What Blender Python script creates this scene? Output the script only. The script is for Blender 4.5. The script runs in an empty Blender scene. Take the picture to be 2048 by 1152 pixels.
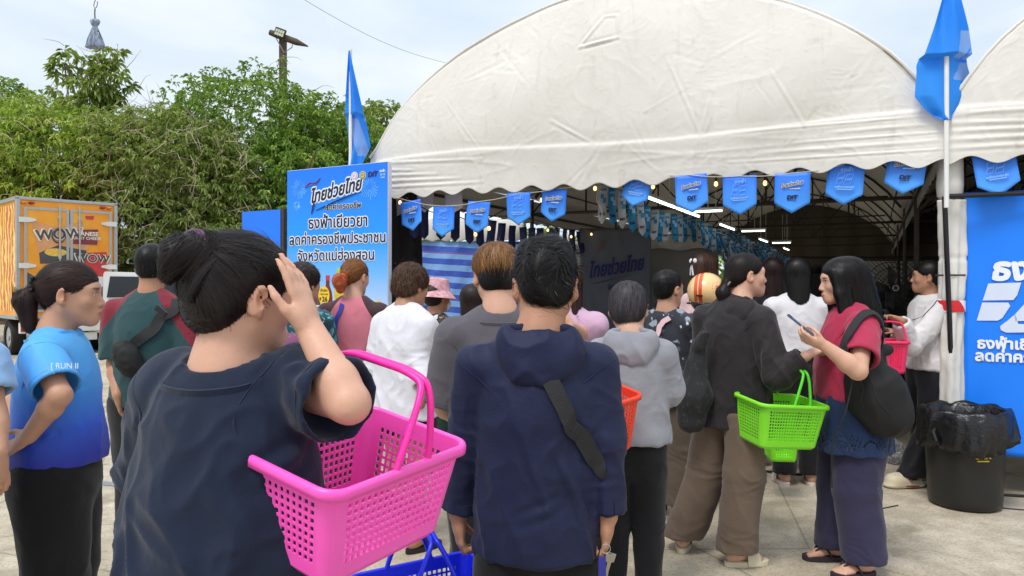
import bpy, math, random
import numpy as np
from mathutils import Vector, Matrix, Euler
R = math.radians
sc = bpy.context.scene
COL = sc.collection
F_PX, X0, Y0, HC = 1479.0, 1024.0, 565.0, 1.47     # focal length in photo pixels, principal point, eye height

# ---------------------------------------------------------------- camera
cd = bpy.data.cameras.new('camera'); cam = bpy.data.objects.new('camera', cd); COL.objects.link(cam)
cam.location = (0, 0, HC); cam.rotation_euler = (R(90), 0, 0)
cd.sensor_width = 36; cd.lens = F_PX / 2048 * 36; cd.shift_y = -11 / 2048
cd.clip_start = 0.05; cd.clip_end = 2000
sc.camera = cam
# ---------------------------------------------------------------- sky and sun
SUN_EL, SUN_AZ = R(58), R(215)                     # azimuth clockwise from +Y
world = bpy.data.worlds.new('World'); sc.world = world; world.use_nodes = True
nt = world.node_tree; nt.nodes.clear()
def wn(t, **k):
    n = nt.nodes.new(t)
    for a, b in k.items(): setattr(n, a, b)
    return n
sky = wn('ShaderNodeTexSky', sky_type='NISHITA', sun_disc=False, sun_elevation=SUN_EL, sun_rotation=SUN_AZ)
bg1 = wn('ShaderNodeBackground'); bg1.inputs[1].default_value = 0.12
nt.links.new(sky.outputs[0], bg1.inputs[0])
tc = wn('ShaderNodeTexCoord')
sep = wn('ShaderNodeSeparateXYZ'); nt.links.new(tc.outputs['Generated'], sep.inputs[0])
mp = wn('ShaderNodeMapping'); mp.inputs['Scale'].default_value = (1.0, 1.0, 2.6); mp.inputs['Location'].default_value = (3.1, 1.7, .4)
nt.links.new(tc.outputs['Generated'], mp.inputs[0])
nz = wn('ShaderNodeTexNoise'); nz.inputs['Scale'].default_value = 2.3; nz.inputs['Detail'].default_value = 7
nz.inputs['Roughness'].default_value = .52; nz.inputs['Distortion'].default_value = .5
nt.links.new(mp.outputs[0], nz.inputs['Vector'])
cr = wn('ShaderNodeValToRGB')
cr.color_ramp.elements[0].position = .30; cr.color_ramp.elements[0].color = (.60, .71, .82, 1)
cr.color_ramp.elements[1].position = .66; cr.color_ramp.elements[1].color = (.90, .94, .98, 1)
e = cr.color_ramp.elements.new(.47); e.color = (.72, .81, .90, 1)
nt.links.new(nz.outputs['Fac'], cr.inputs[0])
zr = wn('ShaderNodeMapRange'); zr.inputs['From Min'].default_value = .3; zr.inputs['From Max'].default_value = 1.0
zr.inputs['To Min'].default_value = 1.0; zr.inputs['To Max'].default_value = 1.45
nt.links.new(sep.outputs['Z'], zr.inputs['Value'])
bg2 = wn('ShaderNodeBackground'); nt.links.new(cr.outputs[0], bg2.inputs[0]); nt.links.new(zr.outputs[0], bg2.inputs[1])
mx = wn('ShaderNodeMixShader'); mx.inputs[0].default_value = .90
nt.links.new(bg1.outputs[0], mx.inputs[1]); nt.links.new(bg2.outputs[0], mx.inputs[2])
wo = wn('ShaderNodeOutputWorld'); nt.links.new(mx.outputs[0], wo.inputs[0])
ld = bpy.data.lights.new('sun', 'SUN'); ld.energy = 1.9; ld.angle = R(20); ld.color = (1, .96, .9)
sun = bpy.data.objects.new('sun', ld); COL.objects.link(sun)
sdir = Vector((math.sin(SUN_AZ) * math.cos(SUN_EL), math.cos(SUN_AZ) * math.cos(SUN_EL), math.sin(SUN_EL)))
sun.rotation_euler = sdir.to_track_quat('Z', 'Y').to_euler()
sc.view_settings.view_transform = 'Standard'; sc.view_settings.look = 'None'
sc.view_settings.exposure = 0.22; sc.view_settings.gamma = 1
sc.cycles.max_bounces = 6; sc.cycles.diffuse_bounces = 3; sc.cycles.glossy_bounces = 2
sc.cycles.transparent_max_bounces = 12; sc.cycles.use_denoising = True

# ---------------------------------------------------------------- helpers
def px(x, y, Y):
    return np.array([(x - X0) / F_PX * Y, Y, HC - (y - Y0) / F_PX * Y])
def C(h, k=1.0):
    h = h.lstrip('#'); v = [int(h[i:i + 2], 16) / 255 for i in (0, 2, 4)]
    return tuple(min(1, k * (c / 12.92 if c <= .04045 else ((c + .055) / 1.055) ** 2.4)) for c in v)
def nrm(v):
    v = np.asarray(v, float); return v / (np.linalg.norm(v) + 1e-12)
def rotz(a):
    c, s = math.cos(a), math.sin(a); return np.array([[c, -s, 0], [s, c, 0], [0, 0, 1.]])
def rotx(a):
    c, s = math.cos(a), math.sin(a); return np.array([[1., 0, 0], [0, c, -s], [0, s, c]])
def roty(a):
    c, s = math.cos(a), math.sin(a); return np.array([[c, 0, s], [0, 1., 0], [-s, 0, c]])
rng = np.random.default_rng(11); random.seed(11)

class NT:                                              # small material-node writer
    def __init__(s, name):
        s.m = bpy.data.materials.new(name); s.m.use_nodes = True
        s.t = s.m.node_tree; s.b = s.t.nodes['Principled BSDF']
    def n(s, t, **k):
        n = s.t.nodes.new(t)
        for a, b in k.items(): setattr(n, a, b)
        return n
    def l(s, a, b): s.t.links.new(a, b)
    def coord(s, which='Object', scale=(1, 1, 1), rot=(0, 0, 0), loc=(0, 0, 0)):
        tcn = s.n('ShaderNodeTexCoord'); m = s.n('ShaderNodeMapping')
        m.inputs['Scale'].default_value = scale; m.inputs['Rotation'].default_value = rot; m.inputs['Location'].default_value = loc
        s.l(tcn.outputs[which], m.inputs[0]); return m.outputs[0]
    def noise(s, vec, scale, detail=4, rough=.55, dist=0):
        n = s.n('ShaderNodeTexNoise'); n.inputs['Scale'].default_value = scale; n.inputs['Detail'].default_value = detail
        n.inputs['Roughness'].default_value = rough; n.inputs['Distortion'].default_value = dist
        s.l(vec, n.inputs['Vector']); return n.outputs['Fac']
    def ramp(s, fac, stops, interp='LINEAR'):
        n = s.n('ShaderNodeValToRGB'); cr = n.color_ramp; cr.interpolation = interp
        for i, (p, c) in enumerate(stops):
            e = cr.elements[i] if i < 2 else cr.elements.new(p)
            e.position = p; e.color = tuple(c)[:3] + (1,)
        s.l(fac, n.inputs[0]); return n.outputs[0]
    def mix(s, fac, a, b, mode='MIX'):
        n = s.n('ShaderNodeMix', data_type='RGBA', blend_type=mode)
        for sock, v in ((n.inputs[0], fac), (n.inputs[6], a), (n.inputs[7], b)):
            if isinstance(v, (int, float)): sock.default_value = v
            elif isinstance(v, tuple): sock.default_value = v[:3] + (1,)
            else: s.l(v, sock)
        return n.outputs[2]
    def math(s, op, a, b=0.0, c=None):
        n = s.n('ShaderNodeMath', operation=op)
        for i, v in enumerate((a, b) if c is None else (a, b, c)):
            if isinstance(v, (int, float)): n.inputs[i].default_value = v
            else: s.l(v, n.inputs[i])
        return n.outputs[0]
    def attr(s, name, out='Fac'):
        n = s.n('ShaderNodeAttribute', attribute_name=name); return n.outputs[out]
    def bump(s, h, strength=.3, dist=.01):
        n = s.n('ShaderNodeBump'); n.inputs['Strength'].default_value = strength; n.inputs['Distance'].default_value = dist
        s.l(h, n.inputs['Height']); s.l(n.outputs[0], s.b.inputs['Normal'])
    def set(s, color=None, rough=None, **k):
        if color is not None:
            if isinstance(color, tuple): s.b.inputs['Base Color'].default_value = color[:3] + (1,)
            else: s.l(color, s.b.inputs['Base Color'])
        if rough is not None:
            if isinstance(rough, (int, float)): s.b.inputs['Roughness'].default_value = rough
            else: s.l(rough, s.b.inputs['Roughness'])
        for a, v in k.items():
            s.b.inputs[a.replace('_', ' ')].default_value = v
        return s.m
def plain(name, color, rough=.6, var=.12, scale=9., bump=0., metal=0., spec=.5, bscale=None):
    """a colour with slight uneven wear"""
    q = NT(name); v = q.coord(); f = q.noise(v, scale, 5)
    a = tuple(max(0, c * (1 - var)) for c in color); b = tuple(min(1, c * (1 + var)) for c in color)
    q.set(q.ramp(f, [(.25, a), (.75, b)]), q.math('ADD', q.math('MULTIPLY', f, .2), rough - .1), Metallic=metal)
    q.b.inputs['Specular IOR Level'].default_value = spec
    if bump: q.bump(q.noise(v, bscale or scale * 6, 4), bump, .004)
    return q.m
def cloth(name, color, color2=None, weave=900., var=.1, rough=.85, sheen=.15, wr=0.25):
    q = NT(name); v = q.coord(); f = q.noise(v, 6, 4)
    a = tuple(c * (1 - var) for c in color); b = tuple(min(1, c * (1 + var)) for c in color)
    q.set(q.ramp(f, [(.3, a), (.7, b)]), rough)
    q.b.inputs['Sheen Weight'].default_value = sheen; q.b.inputs['Specular IOR Level'].default_value = .25
    h = q.math('ADD', q.math('MULTIPLY', q.noise(v, 30, 5, .6, .9), 1.0), q.math('MULTIPLY', q.noise(v, weave, 1), .15))
    q.bump(h, wr * 1.7, .005)
    return q.m
def emit(name, color, s):
    q = NT(name); q.set((0, 0, 0), .5); q.b.inputs['Emission Color'].default_value = color[:3] + (1,)
    q.b.inputs['Emission Strength'].default_value = s; return q.m

def mk(name, v, f, mats, parent=None, loc=None, smooth=False, mi=None, attrs=None):
    """link ONE mesh object from arrays"""
    me = bpy.data.meshes.new(name); v = np.asarray(v, np.float32).reshape(-1, 3)
    if isinstance(f, np.ndarray) and f.ndim == 2:
        k = f.shape[1]; me.vertices.add(len(v)); me.vertices.foreach_set('co', v.ravel())
        me.loops.add(f.size); me.loops.foreach_set('vertex_index', f.astype(np.int32).ravel())
        me.polygons.add(len(f)); me.polygons.foreach_set('loop_start', np.arange(0, f.size, k, dtype=np.int32))
        me.update(calc_edges=True)
    else:
        me.from_pydata([tuple(map(float, p)) for p in v], [], [tuple(map(int, q)) for q in f]); me.update()
    mats = mats if isinstance(mats, (list, tuple)) else [mats]
    for m in mats: me.materials.append(m)
    if mi is not None: me.polygons.foreach_set('material_index', np.asarray(mi, np.int32))
    if smooth: me.polygons.foreach_set('use_smooth', np.ones(len(me.polygons), bool))
    for an, av in (attrs or {}).items():
        av = np.asarray(av, np.float32)
        if av.ndim == 1: me.attributes.new(an, 'FLOAT', 'POINT').data.foreach_set('value', av)
        else: me.attributes.new(an, 'FLOAT_COLOR', 'POINT').data.foreach_set('color', np.c_[av, np.ones(len(av))].astype(np.float32).ravel())
    o = bpy.data.objects.new(name, me); COL.objects.link(o)
    if parent is not None: o.parent = parent
    if loc is not None: o.location = tuple(map(float, loc))
    return o
def tag(o, label=None, cat=None, group=None, kind=None):
    if label: o['label'] = label
    if cat: o['category'] = cat
    if group: o['group'] = group
    if kind: o['kind'] = kind
    return o
def thing(name, label, cat, loc=(0, 0, 0), rz=0., group=None):
    o = bpy.data.objects.new(name, None); COL.objects.link(o); o.empty_display_size = .1
    o.location = tuple(map(float, loc)); o.rotation_euler = (0, 0, rz)
    return tag(o, label, cat, group)
def dup(o, label=None, loc=None, rz=None, group=None, parent=None):
    c = o.copy(); COL.objects.link(c)
    if parent is not None: c.parent = parent
    if label: c['label'] = label
    if group: c['group'] = group
    if loc is not None: c.location = tuple(map(float, loc))
    if rz is not None: c.rotation_euler = (0, 0, rz)
    for ch in list(o.children): dup(ch, parent=c)
    return c

class MB:                                              # mesh collector
    def __init__(s): s.v = []; s.f = []; s.m = []
    def add(s, v, f, m=0):
        o = len(s.v); s.v += [tuple(map(float, p)) for p in v]; s.f += [tuple(int(i) + o for i in q) for q in f]; s.m += [m] * len(f); return s
    def box(s, c, d, m=0, rot=None, bev=0.0):
        x, y, z = (k / 2 for k in d); b = min(bev, .45 * min(d)) if bev else 0
        if not b:
            v = np.array([(i * x, j * y, k * z) for i in (-1, 1) for j in (-1, 1) for k in (-1, 1)])
            f = [(0, 1, 3, 2), (4, 6, 7, 5), (0, 4, 5, 1), (2, 3, 7, 6), (0, 2, 6, 4), (1, 5, 7, 3)]
        else:
            bm = _bmcube(d, b); v, f = bm
        v = np.asarray(v, float)
        if rot is not None: v = v @ np.asarray(rot).T
        return s.add(v + np.asarray(c, float), f, m)
    def tube(s, pts, r, n=8, m=0, caps=True, flat=None):
        pts = np.asarray(pts, float); k = len(pts); r = np.broadcast_to(np.asarray(r, float), (k,))
        t = np.gradient(pts, axis=0); t /= np.linalg.norm(t, axis=1)[:, None] + 1e-12
        up = np.array([0, 0, 1.]) if abs(t[0, 2]) < .9 else np.array([1., 0, 0])
        a = nrm(np.cross(t[0], up)); V = []
        for i in range(k):
            a = nrm(a - t[i] * (a @ t[i])); b = np.cross(t[i], a)
            for j in range(n):
                an = 2 * math.pi * j / n; V.append(pts[i] + r[i] * (math.cos(an) * a + math.sin(an) * b * (flat or 1)))
        f = [(i * n + j, i * n + (j + 1) % n, (i + 1) * n + (j + 1) % n, (i + 1) * n + j) for i in range(k - 1) for j in range(n)]
        if caps: f += [tuple(range(n - 1, -1, -1)), tuple((k - 1) * n + j for j in range(n))]
        return s.add(V, f, m)
    def prism(s, poly, o, ex, ey, th, m=0, back=None):
        """flat outline in the frame (o, ex, ey) given a thickness along ex x ey"""
        ex, ey = np.asarray(ex, float), np.asarray(ey, float); nn = nrm(np.cross(ex, ey)); o = np.asarray(o, float); k = len(poly)
        a = [o + p[0] * ex + p[1] * ey for p in poly]; b = [q - nn * th for q in a]
        f = [tuple(range(k)), tuple(range(2 * k - 1, k - 1, -1))] + [(i, i + k, (i + 1) % k + k, (i + 1) % k) for i in range(k)]
        return s.add(a + b, f, m)
    def lathe(s, prof, n=24, c=(0, 0, 0), m=0, wob=None):
        V = []; c = np.asarray(c, float)
        for i, (r, z) in enumerate(prof):
            for j in range(n):
                a = 2 * math.pi * j / n; rr = r * (1 + (wob(a, z) if wob else 0)); V.append(c + (rr * math.cos(a), rr * math.sin(a), z))
        f = [(i * n + j, i * n + (j + 1) % n, (i + 1) * n + (j + 1) % n, (i + 1) * n + j) for i in range(len(prof) - 1) for j in range(n)]
        return s.add(V, f, m)
    def ball(s, c, r, n=10, m=0):
        c = np.asarray(c, float); r = np.broadcast_to(np.asarray(r, float), (3,)); V = []; h = n // 2
        for i in range(h + 1):
            th = math.pi * i / h
            for j in range(n):
                a = 2 * math.pi * j / n; V.append(c + r * (math.sin(th) * math.cos(a), math.sin(th) * math.sin(a), math.cos(th)))
        f = [(i * n + j, (i + 1) * n + j, (i + 1) * n + (j + 1) % n, i * n + (j + 1) % n) for i in range(h) for j in range(n)]
        return s.add(V, f, m)
    def build(s, name, mats, parent=None, loc=None, smooth=False):
        o = mk(name, s.v, s.f, mats, parent, loc, False, s.m)
        if smooth:
            for p in o.data.polygons: p.use_smooth = len(p.vertices) <= 4
            try: o.data.set_sharp_from_angle(angle=R(40))
            except Exception: pass
        return o
def _bmcube(d, b):
    import bmesh
    bm = bmesh.new(); bmesh.ops.create_cube(bm, size=1); bmesh.ops.scale(bm, vec=d, verts=bm.verts)
    bmesh.ops.bevel(bm, geom=bm.edges[:], offset=b, segments=2, affect='EDGES', profile=.6)
    bm.verts.index_update(); r = ([tuple(v.co) for v in bm.verts], [tuple(v.index for v in f.verts) for f in bm.faces]); bm.free(); return r

def text(s, size, mat, name='lettering', parent=None, M=None, bold=0.0, shear=0.0, align='CENTER', ext=.0015, sx=1.0, spacing=1.0, warp=None):
    """lettering as a thin solid mesh; M maps its (x, y, z) into the parent's frame"""
    cu = bpy.data.curves.new('t', 'FONT'); cu.body = s; cu.size = size; cu.align_x = align; cu.align_y = 'CENTER'
    cu.shear = shear; cu.space_character = spacing; cu.resolution_u = 3; cu.extrude = ext
    o = bpy.data.objects.new('t', cu); COL.objects.link(o)
    dg = bpy.context.evaluated_depsgraph_get(); m0 = bpy.data.meshes.new_from_object(o.evaluated_get(dg))
    bpy.data.objects.remove(o); bpy.data.curves.remove(cu)
    n = len(m0.vertices); co = np.empty(n * 3, np.float32); m0.vertices.foreach_get('co', co); co = co.reshape(-1, 3).astype(float)
    fs = [tuple(p.vertices) for p in m0.polygons]; bpy.data.meshes.remove(m0)
    if bold:                                           # heavier strokes: the outline repeated a hair to each side, each copy a hair prouder
        b = bold * size; V = []; Fs = []
        for k, (dx, dy) in enumerate(((0, 0), (b, 0), (-b, 0), (0, b), (0, -b), (.7 * b, .7 * b), (-.7 * b, -.7 * b), (.7 * b, -.7 * b), (-.7 * b, .7 * b))):
            Fs += [tuple(i + len(V) * n for i in q) for q in fs]; V.append(co + (dx, dy, k * .00006))
        co = np.concatenate(V); fs = Fs
    co[:, 0] *= sx
    if warp: co = warp(co)
    if M is not None:
        M = np.asarray(M, float); co = co @ M[:3, :3].T + M[:3, 3]
    return mk(name, co, fs, mat, parent)
def frame(o, ex, ey, lift=0.0):
    ex, ey = nrm(ex), nrm(ey); ez = np.cross(ex, ey); M = np.eye(4); M[:3, 0] = ex; M[:3, 1] = ey; M[:3, 2] = ez
    M[:3, 3] = np.asarray(o, float) + ez * lift; return M

# ---- gradient noise on arrays of points
_perm = np.random.default_rng(5).permutation(256); _perm = np.r_[_perm, _perm]
_grad = np.random.default_rng(6).normal(size=(256, 3)); _grad /= np.linalg.norm(_grad, axis=1)[:, None]
def pnoise(p):
    p = np.asarray(p, float); i = np.floor(p).astype(int); f = p - i; u = f * f * f * (f * (f * 6 - 15) + 10); i &= 255; r = 0
    for dx in (0, 1):
        for dy in (0, 1):
            for dz in (0, 1):
                h = _perm[_perm[_perm[(i[:, 0] + dx) & 255] + ((i[:, 1] + dy) & 255)] + ((i[:, 2] + dz) & 255)]
                g = (_grad[h] * (f - (dx, dy, dz))).sum(1)
                w = (u[:, 0] if dx else 1 - u[:, 0]) * (u[:, 1] if dy else 1 - u[:, 1]) * (u[:, 2] if dz else 1 - u[:, 2])
                r = r + w * g
    return r * 1.6
def fbm(p, oct=3):
    r = 0; a = 1.
    for k in range(oct): r = r + a * pnoise(p * 2 ** k + 17.3 * k); a *= .5
    return r
def ridge(p): return (1 - np.abs(pnoise(p)) * 1.6).clip(0, 1) ** 2
from mathutils.bvhtree import BVHTree
# ================================================================ bodies and clothes: smooth distance fields turned into ONE surface each
class Field:
    def __init__(s, lo, hi, vox):
        s.vox = vox; s.lo = np.asarray(lo, float); n = np.ceil((np.asarray(hi) - s.lo) / vox).astype(int) + 1
        s.n = n; s.f = np.full(n, 1.0, np.float32)
        s.ax = [(s.lo[i] + vox * np.arange(n[i])).astype(np.float32) for i in range(3)]
    def fresh(s):
        g = Field.__new__(Field); g.vox, g.lo, g.n, g.ax = s.vox, s.lo, s.n, s.ax; g.f = np.full(s.n, 1.0, np.float32); return g
    def join(s, g, k):
        s._put((slice(None),) * 3, g.f, k, 'add'); return s
    def win(s, lo, hi):
        a = np.clip(np.floor((np.asarray(lo) - s.lo) / s.vox).astype(int), 0, s.n - 1)
        b = np.clip(np.ceil((np.asarray(hi) - s.lo) / s.vox).astype(int) + 1, 1, s.n)
        sl = tuple(slice(a[i], max(b[i], a[i] + 1)) for i in range(3))
        return sl, s.ax[0][sl[0]][:, None, None], s.ax[1][sl[1]][None, :, None], s.ax[2][sl[2]][None, None, :]
    def _put(s, sl, d, k, op):
        g = s.f[sl]
        if op == 'sub': d = -d
        if k > 0:
            h = np.maximum(k - np.abs(g - d), 0) / k; h = h * h * k * .25
        else: h = 0
        s.f[sl] = np.minimum(g, d) - h if op == 'add' else np.maximum(g, d) + h
    def cone(s, a, b, ra, rb, k=.01, op='add', flat=None, mar=.03):
        """round cone from a to b; flat = (axis, ratio) squeezes the section along an axis"""
        a, b = np.asarray(a, float), np.asarray(b, float); m = max(ra, rb) * max(1, flat[1] if flat else 1) + k + mar
        sl, x, y, z = s.win(np.minimum(a, b) - m, np.maximum(a, b) + m)
        ba = b - a; L2 = max(float(ba @ ba), 1e-9)
        px_, py_, pz_ = x - np.float32(a[0]), y - np.float32(a[1]), z - np.float32(a[2])
        t = np.clip((px_ * np.float32(ba[0]) + py_ * np.float32(ba[1]) + pz_ * np.float32(ba[2])) / np.float32(L2), 0, 1)
        qx, qy, qz = px_ - t * np.float32(ba[0]), py_ - t * np.float32(ba[1]), pz_ - t * np.float32(ba[2])
        r = np.float32(ra) + t * np.float32(rb - ra); q2 = qx * qx + qy * qy + qz * qz
        if flat:
            e, w = np.asarray(flat[0], float), flat[1]
            qe = qx * np.float32(e[0]) + qy * np.float32(e[1]) + qz * np.float32(e[2]); qe *= qe
            q1 = q2 - qe; k0 = np.sqrt(q1 + qe / np.float32(w * w)) / r; k1 = np.sqrt(q1 + qe / np.float32(w ** 4)) / (r * r)
            d = k0 * (k0 - 1) / np.maximum(k1, 1e-6)
        else: d = np.sqrt(q2) - r
        s._put(sl, d.astype(np.float32), k, op); return s
    def ell(s, c, r, k=.01, op='add', M=None, mar=.03):
        c = np.asarray(c, float); r = np.asarray(r, float); m = r.max() + k + mar
        sl, x, y, z = s.win(c - m, c + m); x, y, z = x - np.float32(c[0]), y - np.float32(c[1]), z - np.float32(c[2])
        if M is not None:
            M = np.asarray(M, np.float32); x, y, z = (M[0, i] * x + M[1, i] * y + M[2, i] * z for i in range(3))
        k0 = np.sqrt((x / r[0]) ** 2 + (y / r[1]) ** 2 + (z / r[2]) ** 2); k1 = np.sqrt((x / r[0] ** 2) ** 2 + (y / r[1] ** 2) ** 2 + (z / r[2] ** 2) ** 2)
        s._put(sl, (k0 * (k0 - 1) / np.maximum(k1, 1e-6)).astype(np.float32), k, op); return s
    def plane(s, p, n, k=.004, c=None, rad=None):
        """cut away the side the normal points to (within a ball when c, rad are given)"""
        p, n = np.asarray(p, float), nrm(n)
        if c is None: sl, x, y, z = s.win(s.lo, s.lo + s.n * s.vox)
        else: sl, x, y, z = s.win(np.asarray(c) - rad, np.asarray(c) + rad)
        d = (x - np.float32(p[0])) * np.float32(n[0]) + (y - np.float32(p[1])) * np.float32(n[1]) + (z - np.float32(p[2])) * np.float32(n[2])
        if c is not None:                                              # only inside the ball
            ins = ((x - c[0]) ** 2 + (y - c[1]) ** 2 + (z - c[2]) ** 2) < rad * rad
            d = np.where(ins, d, -1.0)
        s._put(sl, -d.astype(np.float32), k, 'sub'); return s
    def sample(s, p):
        q = (np.asarray(p) - s.lo) / s.vox; q = np.clip(q, 0, s.n - 1.001); i = q.astype(int); f = q - i; r = 0
        for dx in (0, 1):
            for dy in (0, 1):
                for dz in (0, 1):
                    w = (f[:, 0] if dx else 1 - f[:, 0]) * (f[:, 1] if dy else 1 - f[:, 1]) * (f[:, 2] if dz else 1 - f[:, 2])
                    r = r + w * s.f[i[:, 0] + dx, i[:, 1] + dy, i[:, 2] + dz]
        return r
    def grad(s, p, e=None):
        e = e or s.vox; p = np.asarray(p); g = np.stack([s.sample(p + d) - s.sample(p - d) for d in np.eye(3) * e], 1)
        return g / (np.linalg.norm(g, axis=1)[:, None] + 1e-9)
    def mesh(s, smooth=2):
        f = s.f; f[[0, -1]] = 1; f[:, [0, -1]] = 1; f[:, :, [0, -1]] = 1
        I = f < 0
        A = I[:-1, :-1, :-1].astype(np.uint8)
        cnt = np.zeros_like(A)
        for dx in (0, 1):
            for dy in (0, 1):
                for dz in (0, 1): cnt += I[dx:f.shape[0] - 1 + dx, dy:f.shape[1] - 1 + dy, dz:f.shape[2] - 1 + dz]
        act = np.argwhere((cnt > 0) & (cnt < 8)); N = len(act)
        if N == 0: return np.zeros((0, 3)), np.zeros((0, 4), int)
        idx = np.full(A.shape, -1, np.int32); idx[act[:, 0], act[:, 1], act[:, 2]] = np.arange(N)
        cor = {(a, b, c): f[act[:, 0] + a, act[:, 1] + b, act[:, 2] + c] for a in (0, 1) for b in (0, 1) for c in (0, 1)}
        acc = np.zeros((N, 3)); w = np.zeros(N)
        for ax in range(3):
            for u in (0, 1):
                for v in (0, 1):
                    o = [u, v]; o.insert(ax, 0); p = list(o); p[ax] = 1
                    a, b = cor[tuple(o)], cor[tuple(p)]; m = (a < 0) != (b < 0)
                    t = np.where(m, a / np.where(m, a - b, 1), 0); q = np.tile(np.array(o, float), (N, 1)); q[:, ax] = t
                    acc += q * m[:, None]; w += m
        V = s.lo + s.vox * (act + acc / w[:, None]); Q = []
        for ax in range(3):
            o1, o2 = [i for i in range(3) if i != ax]
            sl0 = [slice(1, -1)] * 3; sl0[ax] = slice(0, -1); sl1 = [slice(1, -1)] * 3; sl1[ax] = slice(1, None)
            a, b = I[tuple(sl0)], I[tuple(sl1)]; e = np.argwhere(a != b)
            if not len(e): continue
            ins = a[e[:, 0], e[:, 1], e[:, 2]]; c = e.copy(); c[:, o1] += 1; c[:, o2] += 1
            def cell(d1, d2):
                q = c.copy(); q[:, o1] -= d1; q[:, o2] -= d2; return idx[q[:, 0], q[:, 1], q[:, 2]]
            qd = np.stack([cell(1, 1), cell(0, 1), cell(0, 0), cell(1, 0)], 1)
            flip = ins if ax != 1 else ~ins
            qd[~flip] = qd[~flip][:, ::-1]; Q.append(qd)
        Q = np.concatenate(Q); Q = Q[(Q >= 0).all(1)]
        return relax(V, Q, smooth), Q
def edges(Q): 
    return np.concatenate([Q[:, [i, (i + 1) % 4]] for i in range(4)])
def relax(V, Q, it, lam=.5, mask=None):
    if not it or not len(V): return V
    E = edges(Q); deg = np.bincount(E.ravel(), minlength=len(V))[:, None]
    for _ in range(it):
        a = np.stack([np.bincount(E[:, 0], V[E[:, 1], i], len(V)) + np.bincount(E[:, 1], V[E[:, 0], i], len(V)) for i in range(3)], 1) / np.maximum(deg, 1)
        d = lam * (a - V); V = V + (d if mask is None else d * mask[:, None])
    return V
def vnormals(V, Q):
    n = np.cross(V[Q[:, 2]] - V[Q[:, 0]], V[Q[:, 3]] - V[Q[:, 1]]); r = np.zeros_like(V)
    for i in range(4):
        for j in range(3): r[:, j] += np.bincount(Q[:, i], n[:, j], len(V))
    return r / (np.linalg.norm(r, axis=1)[:, None] + 1e-12)
def segdist(p, a, b):
    a, b = np.asarray(a, float), np.asarray(b, float); ba = b - a; w = p - a
    t = np.clip(w @ ba / max(ba @ ba, 1e-9), 0, 1); return np.linalg.norm(w - t[:, None] * ba, axis=1), t

# ---- shared skin, eye and hair materials
def skin_mat(name, c, red=.25):
    q = NT(name); v = q.coord(); f = q.noise(v, 30, 4); g = q.noise(v, 7, 2)
    base = q.mix(f, tuple(k * .9 for k in c), tuple(min(1, k * 1.1) for k in c))
    base = q.mix(q.math('MULTIPLY', g, .45), base, (c[0] * .95, c[1] * .74, c[2] * .68)); base = q.mix(q.ramp(q.noise(v, 110, 4, .7), [(.58, (0, 0, 0)), (.75, (.35, .35, .35))]), base, tuple(k * .6 for k in c))
    mk_ = q.attr('tint', 'Color'); al = q.attr('amount', 'Fac')
    q.set(q.mix(al, base, mk_), .48)
    q.b.inputs['Subsurface Weight'].default_value = .12; q.b.inputs['Subsurface Radius'].default_value = (.012, .005, .003)
    q.b.inputs['Specular IOR Level'].default_value = .35
    q.bump(q.math('ADD', q.noise(v, 260, 3), q.math('MULTIPLY', q.noise(v, 70, 4), 1.2)), .22, .002); return q.m
def hair_mat(name, c, c2, rough=.38, tip=None):
    q = NT(name); r = q.attr('rnd', 'Fac'); v = q.coord()
    col = q.ramp(q.math('ADD', q.math('MULTIPLY', r, .8), q.math('MULTIPLY', q.noise(v, 40, 3), .2)), [(.12, c), (.92, c2)])
    if tip: col = q.mix(q.attr('tip', 'Fac'), col, tip)
    q.set(col, rough + .08); q.b.inputs['Specular IOR Level'].default_value = .3
    q.bump(q.noise(v, 420, 2), .25, .002); return q.m
SKIN = {'light': skin_mat('skin_light', C('d0a58e')), 'tan': skin_mat('skin_tan', C('b4876c')), 'mid': skin_mat('skin_mid', C('c2967c')), 'dark': skin_mat('skin_dark', C('8f5f45'))}
BLACKHAIR = hair_mat('hair_black', C('0b0a0b'), C('1e1a1b'), .34)
SOFTBLACK = hair_mat('hair_soft_black', C('100d0d'), C('2a2120'), .36)

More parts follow.
